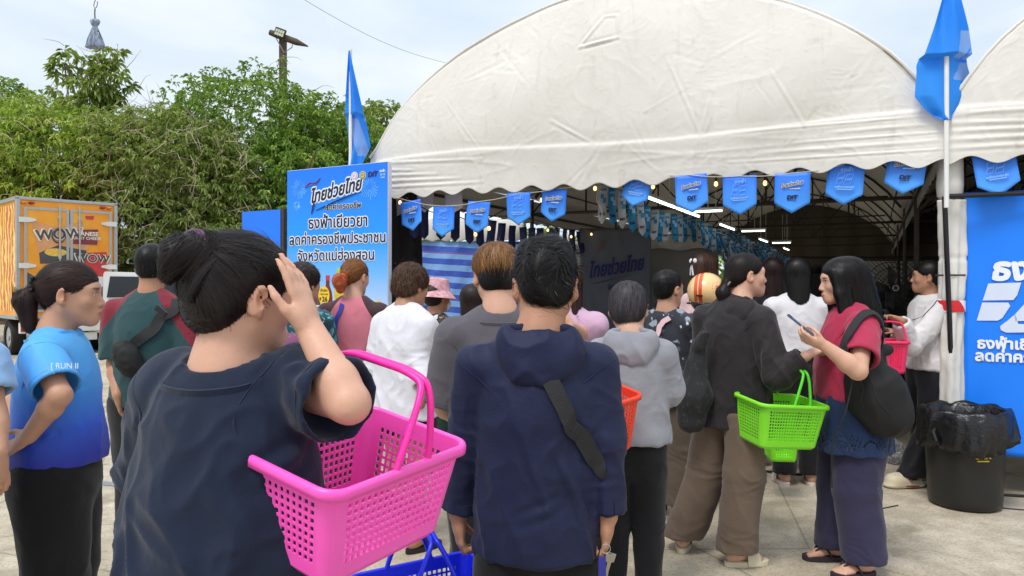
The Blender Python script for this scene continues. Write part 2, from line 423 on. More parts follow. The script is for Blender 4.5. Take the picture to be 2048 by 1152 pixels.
class Fig:
    """joints of a standing figure in world-aligned coordinates round its own base; x right, y forward before the turn"""
    def __init__(s, label, x, Y, top, yaw=0, head=(0, 0, 0), w=1.0, skin='mid', vox=.007, lean=(0, 0), hs=1.0, group='people waiting outside the tent', H=None, name='person', headoff=(0, 0, 0)):
        p = px(x, 0, Y); s.base = np.array([p[0], Y, 0.]); s.H = H or (px(0, top, Y)[2] - .014); H = s.H; s.w = w; s.vox = vox; s.skin = SKIN[skin]
        s.Rb = rotz(R(yaw)); s.Rh = s.Rb @ rotz(R(head[0])) @ rotx(R(head[1])) @ roty(R(head[2]))
        s.root = thing(name, label, 'person', s.base, group=group); s.lean = lean; s.hs = hs * (.225 if H > 1.3 else .21) / .225
        s.hc = s.L(headoff[0], .012 + headoff[1], H - .112 * s.hs + headoff[2])
        s.nb = s.L(0, -.012, .838 * H)
        s.sh = {k: s.L(sg * .098 * H * w, -.012, .800 * H) for k, sg in (('R', 1), ('L', -1))}
        s.hip = {k: s.L(sg * .052 * H * w, 0, .50 * H) for k, sg in (('R', 1), ('L', -1))}
        s.kn = {k: s.L(sg * .055 * H * w, .012, .275 * H) for k, sg in (('R', 1), ('L', -1))}
        s.an = {k: s.L(sg * .055 * H * w, -.02, .05 * H) for k, sg in (('R', 1), ('L', -1))}
        s.toe = {k: s.L(sg * .07 * H * w, .13, .02) for k, sg in (('R', 1), ('L', -1))}
        s.el, s.wr, s.hd = {}, {}, {}
        for k, sg in (('R', 1), ('L', -1)):
            s.el[k] = s.L(sg * .135 * H * w, -.03, .625 * H); s.wr[k] = s.L(sg * .145 * H * w, .03, .485 * H)
            s.hd[k] = dict(d=s.V(0, .12, -1), n=s.V(-sg, 0, 0), curl=.5)
        s.fwd = s.V(0, 1, 0); s.rt = s.V(1, 0, 0)
        s.kids = []
    def L(s, x, y, z):
        q = s.Rb @ np.array([x, y, 0.]); t = z / s.H; return np.array([q[0] + s.lean[0] * t, q[1] + s.lean[1] * t, z])
    def V(s, x, y, z): return nrm(s.Rb @ np.array([x, y, z], float))
    def W(s, x, y, Y):                                  # a point of the photo at depth Y, in this figure's frame
        return px(x, y, Y) - s.base
    def hp(s, x, y, z): return s.hc + s.Rh @ (np.array([x, y, z]) * s.hs)
    def arm(s, k, el, wr, d=None, n=None, curl=.5, **kw):
        s.el[k] = np.asarray(el, float); s.wr[k] = np.asarray(wr, float)
        d = nrm(s.wr[k] - s.el[k]) if d is None else nrm(d)
        s.hd[k] = dict(d=d, n=nrm(n) if n is not None else s.hd[k]['n'], curl=curl, **kw)
    def torso(s, z): return s.L(0, 0, z)
    # ---------------------------------------------------------- skin
    def body(s, legs=False, feet=True, arms='RL', toes=True, neck=.052, face=True):
        H, w, v = s.H, s.w, s.vox
        pts = [s.hc, s.nb] + [s.sh[k] for k in 'RL'] + [s.el[k] for k in arms] + [s.wr[k] + .1 * s.hd[k]['d'] for k in arms] + [s.hip['R'], s.hip['L']]
        if feet or legs: pts += [s.an[k] for k in 'RL'] + [s.toe[k] for k in 'RL']
        pts = np.array(pts); lo = pts.min(0) - .14; hi = pts.max(0) + .14
        if feet or legs: lo[2] = -.01
        f = Field(lo, hi, v); hp, hs = s.hp, s.hs; M = s.Rh
        E = lambda c, r, k, op='add', MM=M: f.ell(hp(*c), np.array(r) * hs, k * hs, op, MM)
        K = lambda a, b, ra, rb, k, op='add', **q: f.cone(hp(*a), hp(*b), ra * hs, rb * hs, k * hs, op, **q)
        # head
        E((0, -.012, .034), (.073, .092, .078), 0); E((0, .026, -.030), (.060, .062, .082), .04)
        for g in (1, -1):
            K((g * .050, .000, -.050), (g * .020, .066, -.090), .018, .016, .03); E((g * .040, .060, -.022), (.022, .020, .020), .025)
        E((0, .074, -.092), (.020, .017, .016), .025); E((0, .072, .024), (.050, .016, .016), .03)
        E((0, .078, -.064), (.026, .020, .022), .02)
        K((0, .084, .012), (0, .104, -.028), .0075, .0105, .012)
        for g in (1, -1):
            E((g * .0115, .095, -.033), (.0085, .010, .0075), .006); E((g * .031, .098, .006), (.020, .014, .011), .016, 'sub')
            E((g * .031, .073, .004), (.0135, .0135, .0125), .004)
        E((0, .095, -.058), (.020, .009, .0055), .006); E((0, .093, -.0695), (.017, .009, .0065), .005)
        K((-.018, .104, -.0635), (.018, .104, -.0635), .0022, .0022, .004, 'sub')
        for g in (1, -1):
            Me = M @ rotz(g * -.55) @ rotx(-.18)
            f.ell(hp(g * .083, -.014, -.006), np.array((.0085, .020, .033)) * hs, .006 * hs, 'add', Me)
            f.ell(hp(g * .091, -.008, -.002), np.array((.006, .011, .018)) * hs, .005 * hs, 'sub', Me)
            f.ell(hp(g * .079, -.004, -.032), np.array((.007, .009, .010)) * hs, .006 * hs)
        # neck, shoulders, trunk (kept inside the clothes)
        f.cone(hp(0, -.022, -.035), s.nb, neck * hs, neck * 1.06, .03)
        f.cone(s.nb + (0, 0, -.01), s.L(0, -.01, .76 * H), neck * 1.1, .085 * w, .05, flat=(s.fwd, .75))
        for k in 'RL':
            f.cone(s.nb + (0, 0, -.022), s.sh[k] + (0, 0, -.012), .036, .038 * w, .035)
        f.cone(s.L(0, -.005, .76 * H), s.L(0, 0, .52 * H), .105 * w, .11 * w, .04, flat=(s.fwd, .6))
        for k in arms:
            a, b, c = s.sh[k] + (0, 0, -.02), s.el[k], s.wr[k]; ra = .043 * (w ** .7) * getattr(s, 'armk', 1)
            f.cone(a, b, ra, ra * .80, .02); f.cone(b + (c - b) * .02, b + (c - b) * .3, ra * .82, ra * .83, .02)
            f.cone(b + (c - b) * .3, c, ra * .83, .0265 * (w ** .4), .02)
            s._hand(f, k)
        for k in 'RL':
            if legs:
                f.cone(s.hip[k], s.kn[k], .075 * w, .052 * w, .03); f.cone(s.kn[k], s.kn[k] * .55 + s.an[k] * .45 + s.V(0, -1, 0) * .012, .050 * w, .050 * w, .02)
                f.cone(s.kn[k] * .55 + s.an[k] * .45 + s.V(0, -1, 0) * .012, s.an[k], .049 * w, .033, .02)
            elif feet: f.cone(s.hip[k], s.kn[k], .05, .04, .03); f.cone(s.kn[k], s.an[k], .04, .034, .02)
            if feet: s._foot(f, k, toes)
        V, Q = f.mesh(2); s.field = f
        # painted skin features: brows, lips, eyes
        hv = (V - s.hc) @ s.Rh / hs; tint = np.zeros((len(V), 3)); am = np.zeros(len(V))
        def spot(c, r, col, a):
            d = np.sqrt((((hv - np.array(c)) / np.array(r)) ** 2).sum(1)); m = np.clip((1.25 - d) / .5, 0, 1) * a
            u = m > am; tint[u] = col; am[u] = m[u]
        if face:
            for g in (1, -1):
                spot((g * .031, .085, .026), (.021, .03, .0045), C('241a17'), .85); spot((g * .031, .090, .005), (.0125, .02, .0062), C('d8cfc8'), .8)
                spot((g * .031, .092, .005), (.0062, .02, .0066), C('120c0a'), 1.0); spot((g * .031, .09, .0125), (.017, .02, .0028), C('1c1412'), .95)
                spot((g * .078, -.01, -.005), (.012, .02, .034), C('c97a5c'), .35)
            spot((0, .1, -.064), (.021, .02, .0115), C('a8504c'), .7)
            spot((0, .1, -.0636), (.019, .02, .0018), C('5a2824'), .8)
        o = mk('body', V, Q, s.skin, s.root, smooth=True, attrs={'tint': tint, 'amount': am}); s.bodyob = o; return o
    def _hand(s, f, k):
        h = s.hd[k]; sg = 1 if k == 'R' else -1; w0 = s.wr[k]; d = h['d']; n = nrm(h['n'] - d * (h['n'] @ d))
        t = np.cross(d, n) * (h.get('thumb', sg)); sc_ = h.get('s', 1.0) * (s.H / 1.62); curl = h['curl']
        P = lambda a, b, c: w0 + sc_ * (a * d + b * t + c * n)
        f.cone(P(.0, 0, 0), P(.035, .0, 0), .0245 * sc_, .030 * sc_, .012, flat=(n, .62)); f.cone(P(.035, .006, 0), P(.078, .010, 0), .026 * sc_, .021 * sc_, .012, flat=(n, .5))
        f.cone(P(.035, -.008, 0), P(.074, -.016, 0), .024 * sc_, .020 * sc_, .012, flat=(n, .5))
        spread = h.get('spread', 1.0)
        for i, (off, ln) in enumerate(((.027, .072), (.009, .080), (-.0095, .075), (-.0275, .059))):
            p = P(.084 - abs(off - .009) * .25, off, 0); c = curl * (1 + .12 * i) if not isinstance(curl, (list, tuple)) else curl[i]
            an = .25 * c; ad = off * 2.2 * spread
            for seg, (fr, r) in enumerate(((.45, .0088), (.31, .0080), (.24, .0071))):
                dd = nrm(d * math.cos(an) + n * math.sin(an) + t * ad * math.cos(an)); q = p + dd * ln * fr * sc_
                f.cone(p, q, r * sc_, (r - .0007) * sc_, .004); p = q; an += c * (.95 if seg == 0 else .7)
        tc_ = h.get('tcurl', .45)
        p = P(.022, .022, .006); q = P(.052, .043, .012 + .012 * tc_); f.cone(p, q, .0135 * sc_, .0105 * sc_, .012)
        r_ = q + sc_ * .030 * nrm(d * (1 - .25 * tc_) + t * (.35 - .7 * tc_) + n * (.25 + .5 * tc_)); f.cone(q, r_, .0100 * sc_, .0088 * sc_, .004)
        f.cone(r_, r_ + sc_ * .022 * nrm(d + t * (.1 - .7 * tc_) + n * (.2 + .5 * tc_)), .0090 * sc_, .0072 * sc_, .004)
    def _foot(s, f, k, toes=True):
        a = s.an[k]; to = s.toe[k]; d = nrm((to - a) * (1, 1, 0)); t = np.array([d[1], -d[0], 0]); sg = 1 if k == 'R' else -1; g = getattr(s, 'footz', .028)
        base = np.array([a[0], a[1], g]); P = lambda x, y, z: base + d * x + t * y * sg + np.array([0, 0, z])
        f.cone(P(-.028, 0, .022), P(-.02, 0, .03), .028, .03, .02); f.cone(a, P(0, 0, .035), .034, .032, .02)
        f.cone(P(0, 0, .036), P(.10, -.004, .012), .032, .026, .03, flat=(np.array([0, 0, 1.]), .9)); f.cone(P(.09, -.012, .008), P(.125, -.014, .004), .022, .018, .02, flat=(np.array([0, 0, 1.]), .7))
        f.cone(P(.08, .016, .006), P(.11, .022, .002), .02, .016, .02, flat=(np.array([0, 0, 1.]), .7))
        if toes:
            for i, (y, x0, r) in enumerate(((-.024, .150, .0115), (-.006, .152, .0085), (.008, .146, .008), (.020, .138, .0075), (.031, .127, .007))):
                f.cone(P(.118, y, .003), P(x0, y, 0), r * .95, r, .006)
    # ---------------------------------------------------------- clothes
    def _box(s, extra=.12, lowz=None, pts=None):
        p = np.array(pts); lo = p.min(0) - extra; hi = p.max(0) + extra
        if lowz is not None: lo[2] = lowz
        return lo, hi
    def shirt(s, mat, name='shirt', hem=.47, ease=.018, sleeve=.55, slr=(.062, .066), long=False, neck=(.066, .0), shape=None, folds=1.0, lines=(), k=.05, arms='RL', collar=0, drop=0., cuff=None, belly=0., attrs=None, mi=None, seed=0, sag=0., fs=1.0, vox=None, hemflare=0., nofold=None, seams=True):
        """a top: trunk + sleeves; widths follow the body with ease"""
        H, w, v = s.H, s.w, vox or s.vox
        pts = [s.nb + (0, 0, .05), s.L(0, 0, hem * H)] + [s.L(a * .22 * w, b * .2, .6 * H) for a in (-1, 1) for b in (-1, 1)]
        for a in arms: pts += [s.sh[a], s.el[a]] + ([s.wr[a]] if long else [])
        lo, hi = s._box(.10, hem * H - .04, pts); f = Field(lo, hi, v)
        prof = shape or [(.47, .168, .70), (.54, .160, .70), (.62, .148, .72), (.70, .146, .74), (.745, .142, .68), (.775, .120, .60)]
        q = [(z * H, (r * H / 1.62 * w) + ease, fl) for z, r, fl in prof]
        if q[0][0] > hem * H: q.insert(0, (hem * H - .03, q[0][1] + hemflare, q[0][2]))
        for (z0, r0, f0), (z1, r1, f1) in zip(q, q[1:]):
            if z1 < hem * H - .06: continue
            off = lambda z: s.L(0, -.005 + belly * math.exp(-((z / H - .58) / .09) ** 2), z)
            f.cone(off(z0), off(z1), r0, r1, k * .6, flat=(s.fwd, (f0 + f1) / 2))
        for a in arms:
            sg = 1 if a == 'R' else -1
            f.cone(s.nb + (0, 0, -.036), s.sh[a] + (0, 0, -.024 - drop), .040 + ease * .5, .036 * w + ease * .7, .045)
            b, c = s.el[a], s.wr[a]; S = s.sh[a] + (0, 0, -.024 - drop); g = f.fresh()
            if long:
                g.cone(S, b, slr[0] * w ** .5, slr[0] * .88, .03); g.cone(b, b + (c - b) * .93, slr[0] * .88, slr[1], .02)
                e = b + (c - b) * (cuff or .94); dr = nrm(c - b); rr = slr[1]
            else:
                e = S + (b - S) * sleeve if sleeve <= 1 else b + (c - b) * (sleeve - 1); dr = nrm(b - S) if sleeve <= 1 else nrm(c - b); rr = slr[1]
                if sleeve <= 1: g.cone(S, e + dr * .02, slr[0], slr[1], .03)
                else: g.cone(S, b, slr[0], (slr[0] + slr[1]) / 2, .03); g.cone(b, e + dr * .02, (slr[0] + slr[1]) / 2, slr[1], .02)
            g.plane(e, dr, .004, e + dr * .06, rr + .11)
            th = max(.008, 2.1 * v); g.cone(e - dr * .016, e + dr * .03, rr - th, rr - th + .002, .003, 'sub')
            f.join(g, .016)
        z = hem * H; f.plane((0, 0, z), (0, 0, -1), .006)
        hr = np.interp(z, [a[0] for a in q], [a[1] for a in q]); hf = np.interp(z, [a[0] for a in q], [a[2] for a in q])
        f.cone(s.L(0, -.005, z - .03), s.L(0, -.005, z + .016), hr - max(.012, 2.2 * v), hr - max(.014, 2.4 * v), .004, 'sub', flat=(s.fwd, hf))
        if collar:
            f.cone(s.nb + (0, 0, -.01), s.nb + nrm(s.hc - s.nb) * collar, neck[0] + .014, neck[0] + .006, .02)
            tp = s.nb + nrm(s.hc - s.nb) * collar; f.plane(tp, s.hc - s.nb, .004, tp, .12)
            f.cone(tp + (0, 0, -.01), tp + (0, 0, .08), neck[0] - .004, neck[0] - .002, .004, 'sub')
        else:
            f.ell(s.nb + s.fwd * .012 + (0, 0, .016 + neck[1]), (neck[0], neck[0], .040), .010, 'sub')
        if s.__dict__.get('_extra'): s._extra(f)
        V, Q = f.mesh(3)
        N = vnormals(V, Q); d = np.zeros(len(V)); g = (V + s.base * 0) @ s.Rb + seed * 3.7
        zz = V[:, 2] / H
        low = np.clip((.80 - zz) / .25, 0.15, 1)
        if folds:
            wp = g + .05 * np.stack([pnoise(g * 7 * fs), pnoise(g * 7 * fs + 9), pnoise(g * 7 * fs + 21)], 1)
            a1 = ridge(wp * np.array([9., 9., 2.6]) * fs + g[:, 2:] * np.array([2.5, 0, 0])) - .3
            a2 = ridge(wp * np.array([12., 12., 9.]) * fs + 31) - .35
            a3 = fbm(wp * np.array([5., 5., 3.]) * fs + 5, 2)
            d += folds * (.012 * a1 * low + .0045 * a2 + .0045 * a3 * low)
            for a in arms:                              # cross creases inside the elbow
                if long:
                    dd, _ = segdist(V, s.el[a], s.el[a] + .001); ax = nrm(s.wr[a] - s.sh[a]); u = (V - s.el[a]) @ ax
                    d += folds * .007 * np.exp(-(dd / .10) ** 2) * (ridge(np.c_[u * 26, g[:, 0] * 8, g[:, 1] * 8]) - .3)
                    dd, _ = segdist(V, s.wr[a], s.el[a] * .3 + s.wr[a] * .7); u = (V - s.wr[a]) @ nrm(s.wr[a] - s.el[a])
                    d += folds * .005 * np.exp(-(dd / .08) ** 2) * (ridge(np.c_[u * 24, g[:, 0] * 9 + 5, g[:, 1] * 9]) - .3)
        for (p0, p1, wd, am) in lines:
            dd, t = segdist(V, p0, p1); tp = np.sin(np.pi * np.clip(t * .9 + .05, 0, 1)) ** .5
            d += am * tp * (np.exp(-(dd / wd) ** 2) - .6 * np.exp(-((dd - 1.9 * wd) / wd) ** 2))
        if nofold is not None: d *= nofold(V)
        if sag: V = V + np.array([0, 0, -1.]) * (sag * pnoise(g * 8)[:, None] * np.clip((hem + .03 - zz) / .03, 0, 1)[:, None])
        V = V + N * d[:, None]; V = relax(V, Q, 1, .4)
        at = attrs(V) if attrs else None; mi_ = mi(V[Q].mean(1)) if mi else None
        o = mk(name, V, Q, mat, s.root, smooth=True, mi=mi_, attrs=at); s.last = (f, V, Q)
        if v < .0066 and seams: s._seams(o, mat if not isinstance(mat, list) else mat[0], arms, long, sleeve, slr, neck, collar, drop, cuff)
        return o
    def _seams(s, o, mat, arms, long, sleeve, slr, neck, collar, drop, cuff):
        t = BVHTree.FromPolygons([tuple(k) for k in s.last[1]], [tuple(map(int, k)) for k in s.last[2]])
        def ring(c, ax, r, wd, off, th, nm='seam'):
            ax = nrm(ax); u = nrm(np.cross(ax, (.3, .2, 1.))); w = np.cross(ax, u); p = []; nn = []
            for a in np.linspace(0, 2 * math.pi, 73):
                q_ = c + r * (math.cos(a) * u + math.sin(a) * w); h = t.ray_cast(Vector(q_), Vector(c - q_), r)
                if h[0] is None: h = t.find_nearest(Vector(q_))
                p.append(np.array(h[0])); nn.append(nrm(q_ - c))
            p, nn = np.array(p), np.array(nn)
            for _ in range(5): p = .5 * p + .25 * (np.roll(p, 1, 0) + np.roll(p, -1, 0))
            V = np.stack([p - ax * wd / 2 - nn * .003, p - ax * wd / 2 + nn * (off + th), p + ax * wd / 2 + nn * (off + th), p + ax * wd / 2 - nn * .003], 1).reshape(-1, 3)
            F = [(4 * i + j, 4 * i + (j + 1) % 4, 4 * i + 4 + (j + 1) % 4, 4 * i + 4 + j) for i in range(72) for j in range(4)]; mk(nm, V, F, mat, o, smooth=False)
        for a in arms:
            S = s.sh[a] + (0, 0, -.024 - drop); b, c = s.el[a], s.wr[a]; dr = nrm(b - S); ring(S + dr * .012, dr * .8 + s.rt * (.5 if a == 'R' else -.5), .16, .004, .0004, .0012)
            if long: e = b + (c - b) * (cuff or .94); ring(e - nrm(c - b) * .024, c - b, slr[1] + .012, .030, .0006, .0018, 'cuff')
            elif sleeve <= 1: e = S + (b - S) * sleeve; ring(e - dr * .022, dr, slr[1] + .03, .0035, .0004, .0010)
        if not collar: ring(s.nb + s.fwd * .008 + (0, 0, -.010), s.V(0, -.25, 1), neck[0] + .055, .020, .0005, .0022, 'collar')
    def trousers(s, mat, name='trousers', top=.60, rad=(.098, .075, .062), hem=.055, legs='RL', pel=(.150, .70), folds=1.0, seed=3, vox=None, flat=.85, mi=None, attrs=None):
        H, w, v = s.H, s.w, vox or s.vox
        pts = [s.L(a * .2 * w, b * .2, top * H) for a in (-1, 1) for b in (-1, 1)] + [s.an[a] for a in legs] + [s.kn[a] for a in legs]
        lo, hi = s._box(.10, max(hem * H - .05, -.01), pts); f = Field(lo, hi, v)
        r = pel[0] * H / 1.62 * w + .006
        f.cone(s.L(0, -.005, top * H), s.L(0, -.012, .50 * H), r * .93, r, .03, flat=(s.fwd, pel[1]))
        for a in legs:
            hipb = s.hip[a] + s.V(0, -1, 0) * .006
            f.cone(hipb, s.kn[a], rad[0] * w, rad[1], .03, flat=(s.fwd, flat + .12)); e = s.an[a]; kd = s.kn[a]
            f.cone(kd, e + (e - kd) * .1, rad[1], rad[2], .02, flat=(s.fwd, flat + .1))
        f.plane((0, 0, hem * H), (0, 0, -1), .005)
        for a in legs:
            e = s.kn[a] + (s.an[a] - s.kn[a]) * ((s.kn[a][2] - hem * H) / max(s.kn[a][2] - s.an[a][2], 1e-3))
            f.cone(e + (0, 0, -.03), e + (0, 0, .012), rad[2] - max(.009, 2.1 * v), rad[2] - max(.011, 2.2 * v), .003, 'sub', flat=(s.fwd, flat + .1))
        f.plane((0, 0, top * H), (0, 0, 1), .006)
        V, Q = f.mesh(3); N = vnormals(V, Q); g = V @ s.Rb + seed * 5.1; zz = V[:, 2] / H
        wp = g + .04 * np.stack([pnoise(g * 6), pnoise(g * 6 + 9), pnoise(g * 6 + 21)], 1)
        d = folds * (.006 * (ridge(wp * np.array([8., 8., 2.6])) - .35) + .007 * fbm(wp * np.array([5., 5., 2.2]) + 8, 2))
        kz = np.exp(-((zz - .275) / .05) ** 2) + 1.2 * np.exp(-((zz - hem - .03) / .045) ** 2) + .6 * np.exp(-((zz - .47) / .03) ** 2)
        d += folds * .0055 * kz * (ridge(np.c_[g[:, 0] * 6, g[:, 1] * 6, g[:, 2] * 20 + 2 * pnoise(g * 5)]) - .3)
        V = relax(V + N * d[:, None], Q, 1, .4)
        return mk(name, V, Q, mat, s.root, smooth=True, mi=mi(V[Q].mean(1)) if mi else None, attrs=attrs(V) if attrs else None)
    # ---------------------------------------------------------- hair
    def hair(s, mat, build, flow, n=1500, length=.10, width=.0018, lift=.003, region=None, seed=1, steps=9, name='hair', rough=.0, vox=None, wav=0., gravity=0., shell=None, sm=2):
        """a shell grown from build(field) with combed strands laid over it; flow(p) gives the combing direction in head axes"""
        hs = s.hs; f = Field(s.hc - .19 * hs - (0, 0, s.__dict__.get('hairlow', 0)), s.hc + .19 * hs, vox or max(.0045, s.vox * .8))
        E = lambda c, r, k=.02, op='add', MM=None: f.ell(s.hp(*c), np.array(r) * hs, k * hs, op, s.Rh if MM is None else s.Rh @ MM)
        K = lambda a, b, ra, rb, k=.02, op='add', flat=None: f.cone(s.hp(*a), s.hp(*b), ra * hs, rb * hs, k * hs, op, flat=(s.Rh @ np.array(flat[0], float), flat[1]) if flat else None)
        build(E, K); V, Q = f.mesh(sm)
        if not len(V): return None
        n = int(n * (2.3 if s.vox < .0069 else 1.4)); width *= .58
        r_ = np.random.default_rng(seed); hv = (V - s.hc) @ s.Rh / hs
        nz_ = pnoise(np.c_[hv[:, 0] * 60, hv[:, 1] * 60, hv[:, 2] * 12]); V = V + vnormals(V, Q) * (.0006 * nz_ + rough * pnoise(hv * 45))[:, None] * hs
        rnd = np.clip(.15 + .2 * pnoise(hv * np.array([50, 50, 14])), 0, 1)  # shell coloured darker than the strands, as shade between them
        # strands
        a = np.linalg.norm(np.cross(V[Q[:, 2]] - V[Q[:, 0]], V[Q[:, 3]] - V[Q[:, 1]]), axis=1); pick = r_.choice(len(Q), n * 2, p=a / a.sum())
        u = r_.random((len(pick), 2)); A, B, C_, D = (V[Q[pick, i]] for i in range(4))
        p = (A * (1 - u[:, :1]) + B * u[:, :1]) * (1 - u[:, 1:]) + (D * (1 - u[:, :1]) + C_ * u[:, :1]) * u[:, 1:]
        h0 = (p - s.hc) @ s.Rh / hs
        if region is not None: p = p[region(h0)]
        p = p[:n]; m = len(p); ln = length * hs * r_.uniform(.6, 1.15, m); lf = lift * hs * r_.uniform(.1, 1, m) ** 1.5 * np.where(r_.random(m) < .05, 3.5, 1); ph = r_.uniform(0, 6.28, m)
        P = []; Nn = []; T = []
        jit = r_.normal(0, .12, (m, 3))
        for i in range(steps + 1):
            t = i / steps; hq = (p - s.hc) @ s.Rh / hs; nn = f.grad(p)
            P.append(p + nn * (lf * (.4 + .6 * np.sin(min(1, t * 1.3) * math.pi * .6)))[:, None]); Nn.append(nn)
            fl_ = flow(hq); mag = np.clip(np.linalg.norm(fl_, axis=1), 0, 1)
            dv = fl_ + jit + (wav * np.sin(ph + t * 9)[:, None] * np.roll(nn @ s.Rh, 1, axis=1) if wav else 0)
            dv = dv @ s.Rh.T; dv[:, 2] -= (gravity + .35 * (t > .5)) * t; dv = dv - nn * (dv * nn).sum(1)[:, None] * (1 - .25 * (t > .75))
            dv /= np.linalg.norm(dv, axis=1)[:, None] + 1e-9; T.append(dv)
            p = p + dv * (ln / steps * mag)[:, None]; sd = f.sample(p); p = p - nn * np.clip(sd, -.01, .012 if t < .55 else .0)[:, None] * (sd < .03)[:, None]
        P, Nn, T = np.array(P), np.array(Nn), np.array(T); side = np.cross(T, Nn); side /= np.linalg.norm(side, axis=2)[:, :, None] + 1e-9
        wd = width * hs * r_.uniform(.5, 1.2, m)[None, :] * (1 - .9 * np.linspace(0, 1, steps + 1)[:, None] ** 2)
        SV = np.stack([P - side * wd[:, :, None], P + side * wd[:, :, None]], 2).reshape(-1, 3)      # step, strand, side
        i0 = (np.arange(steps)[:, None] * m + np.arange(m)[None, :]).ravel() * 2; i1 = i0 + 2 * m
        SQ = np.stack([i0, i0 + 1, i1 + 1, i1], 1) + len(V)
        srnd = np.repeat(np.tile(r_.random(m), steps + 1), 2); tip = np.r_[np.zeros(len(V)), np.repeat(np.repeat(np.linspace(0, 1, steps + 1), m), 2)]
        if shell: tip[:] = 0; hv2 = (np.r_[V, SV] - s.hc) @ s.Rh / hs; tip = shell(hv2)
        o = mk(name, np.r_[V, SV], np.r_[Q, SQ], mat, s.root, smooth=True, attrs={'rnd': np.r_[rnd, srnd], 'tip': tip}); s.hf = f; return o
def sandal(fig, k, mat, strap, name='sandal', kind='slide'):
    a = fig.an[k]; d = nrm((fig.toe[k] - a) * (1, 1, 0)); t = np.array([d[1], -d[0], 0]); sg = 1 if k == 'R' else -1
    base = np.array([a[0], a[1], 0.]); out = []
    for i in range(36):
        an = 2 * math.pi * i / 36; c, s_ = math.cos(an), math.sin(an); x = .058 + .118 * c; wdt = .043 * (1 + .16 * c) * (abs(s_) ** .75) * (1 if s_ > 0 else -1)
        out.append((x, wdt + .004 * c))
    m = MB(); P = lambda x, y, z: base + d * x + t * y + np.array([0, 0, z])
    L_ = [[P(x * 1.0 + .0, y, 0.001) for x, y in out], [P(x, y * 1.03, .012) for x, y in out], [P(x, y, .026) for x, y in out], [P(.058 + (x - .058) * .93, y * .9, .0285) for x, y in out]]
    n = 36; v = sum(L_, []); f = [(j * n + i, j * n + (i + 1) % n, (j + 1) * n + (i + 1) % n, (j + 1) * n + i) for j in range(3) for i in range(n)] + [tuple(range(3 * n, 4 * n)), tuple(range(n - 1, -1, -1))]
    m.add(v, f); so = m.build(name, mat, fig.root, smooth=True)
    m = MB()
    if kind == 'slide':
        for j in range(8):
            pass
        A = []; 
        for u in np.linspace(.045, .115, 6):
            for q in np.linspace(-1, 1, 13):
                h = .030 + (.062 - .25 * (u - .045)) * math.sqrt(max(0, 1 - q * q)) ** .8; A.append(P(u, q * .049, max(.012, h if abs(q) < .999 else .012)))
        f = [(i * 13 + j, i * 13 + j + 1, (i + 1) * 13 + j + 1, (i + 1) * 13 + j) for i in range(5) for j in range(12)]
        B = [p + np.array([0, 0, -.005]) for p in A]; nA = len(A)
        rim = [0 * 13 + j for j in range(13)] + [i * 13 + 12 for i in range(1, 6)] + [5 * 13 + j for j in range(11, -1, -1)] + [i * 13 for i in range(4, 0, -1)]
        f2 = [tuple(nA + i for i in q[::-1]) for q in f] + [(rim[i], rim[(i + 1) % len(rim)], rim[(i + 1) % len(rim)] + nA, rim[i] + nA) for i in range(len(rim))]
        m.add(A + B, f + f2)
    else:
        for y in (-1, 1):
            pts = [P(.128, -.012 * sg, .034)] + [P(.128 - .075 * u, (-.012 * sg) * (1 - u) + y * .044 * u, .034 + .042 * math.sin(u * 2.6)) for u in (.2, .45, .7, .9)] + [P(.035, y * .046, .020)]
            m.tube(pts, [.006, .008, .009, .010, .009, .007], 8, flat=.6)
    m.build('strap', strap, so, smooth=True); return so
# ================================================================ ground
q = NT('concrete'); v = q.coord()
n1 = q.noise(v, .55, 6, .6, .3); n2 = q.noise(v, 5, 6, .65); n3 = q.noise(v, 60, 4, .7); n4 = q.noise(v, 1.7, 5, .6, 1.2)
col = q.ramp(n1, [(.3, C('b0a28c')), (.5, C('c6b9a4')), (.7, C('d5cab7'))])
col = q.mix(q.ramp(n2, [(.42, (0, 0, 0)), (.62, (1, 1, 1))]), q.mix(.45, col, C('8d8371')), col)
col = q.mix(q.ramp(n4, [(.52, (0, 0, 0)), (.66, (.75, .75, .75))]), col, C('91866f'))
col = q.mix(q.ramp(n3, [(.35, (.55, .55, .55)), (.5, (0, 0, 0))]), col, C('6f675a'))
bk = q.n('ShaderNodeTexBrick'); bk.offset = 0; q.l(q.coord(scale=(1, 1, 1), rot=(0, 0, R(-24)), loc=(.6, .9, 0)), bk.inputs['Vector'])
bk.inputs['Scale'].default_value = 1; bk.inputs['Brick Width'].default_value = 3.2; bk.inputs['Row Height'].default_value = 3.0; bk.inputs['Mortar Size'].default_value = .009
bk.inputs['Color1'].default_value = (0, 0, 0, 1); bk.inputs['Color2'].default_value = (0, 0, 0, 1); bk.inputs['Mortar'].default_value = (1, 1, 1, 1)
col = q.mix(q.math('MULTIPLY', bk.outputs['Color'], .4), col, C('4d473d'))
vo = q.n('ShaderNodeTexVoronoi', feature='DISTANCE_TO_EDGE'); vo.inputs['Scale'].default_value = .42
wv = q.mix(.22, v, q.n('ShaderNodeTexNoise').outputs['Color'], 'ADD'); q.l(wv, vo.inputs['Vector'])
crack = q.ramp(vo.outputs['Distance'], [(0.0, (1, 1, 1)), (.0035, (0, 0, 0))])
col = q.mix(q.math('MULTIPLY', crack, .55), col, C('5b5447'))
q.set(col, .88); q.b.inputs['Specular IOR Level'].default_value = .25
q.bump(q.math('ADD', q.math('MULTIPLY', n3, .4), n2), .35, .006)
GROUND = q.m
tag(mk('ground', [(-400, -60, 0), (400, -60, 0), (400, 900, 0), (-400, 900, 0)], [(0, 1, 2, 3)], GROUND), kind='structure')
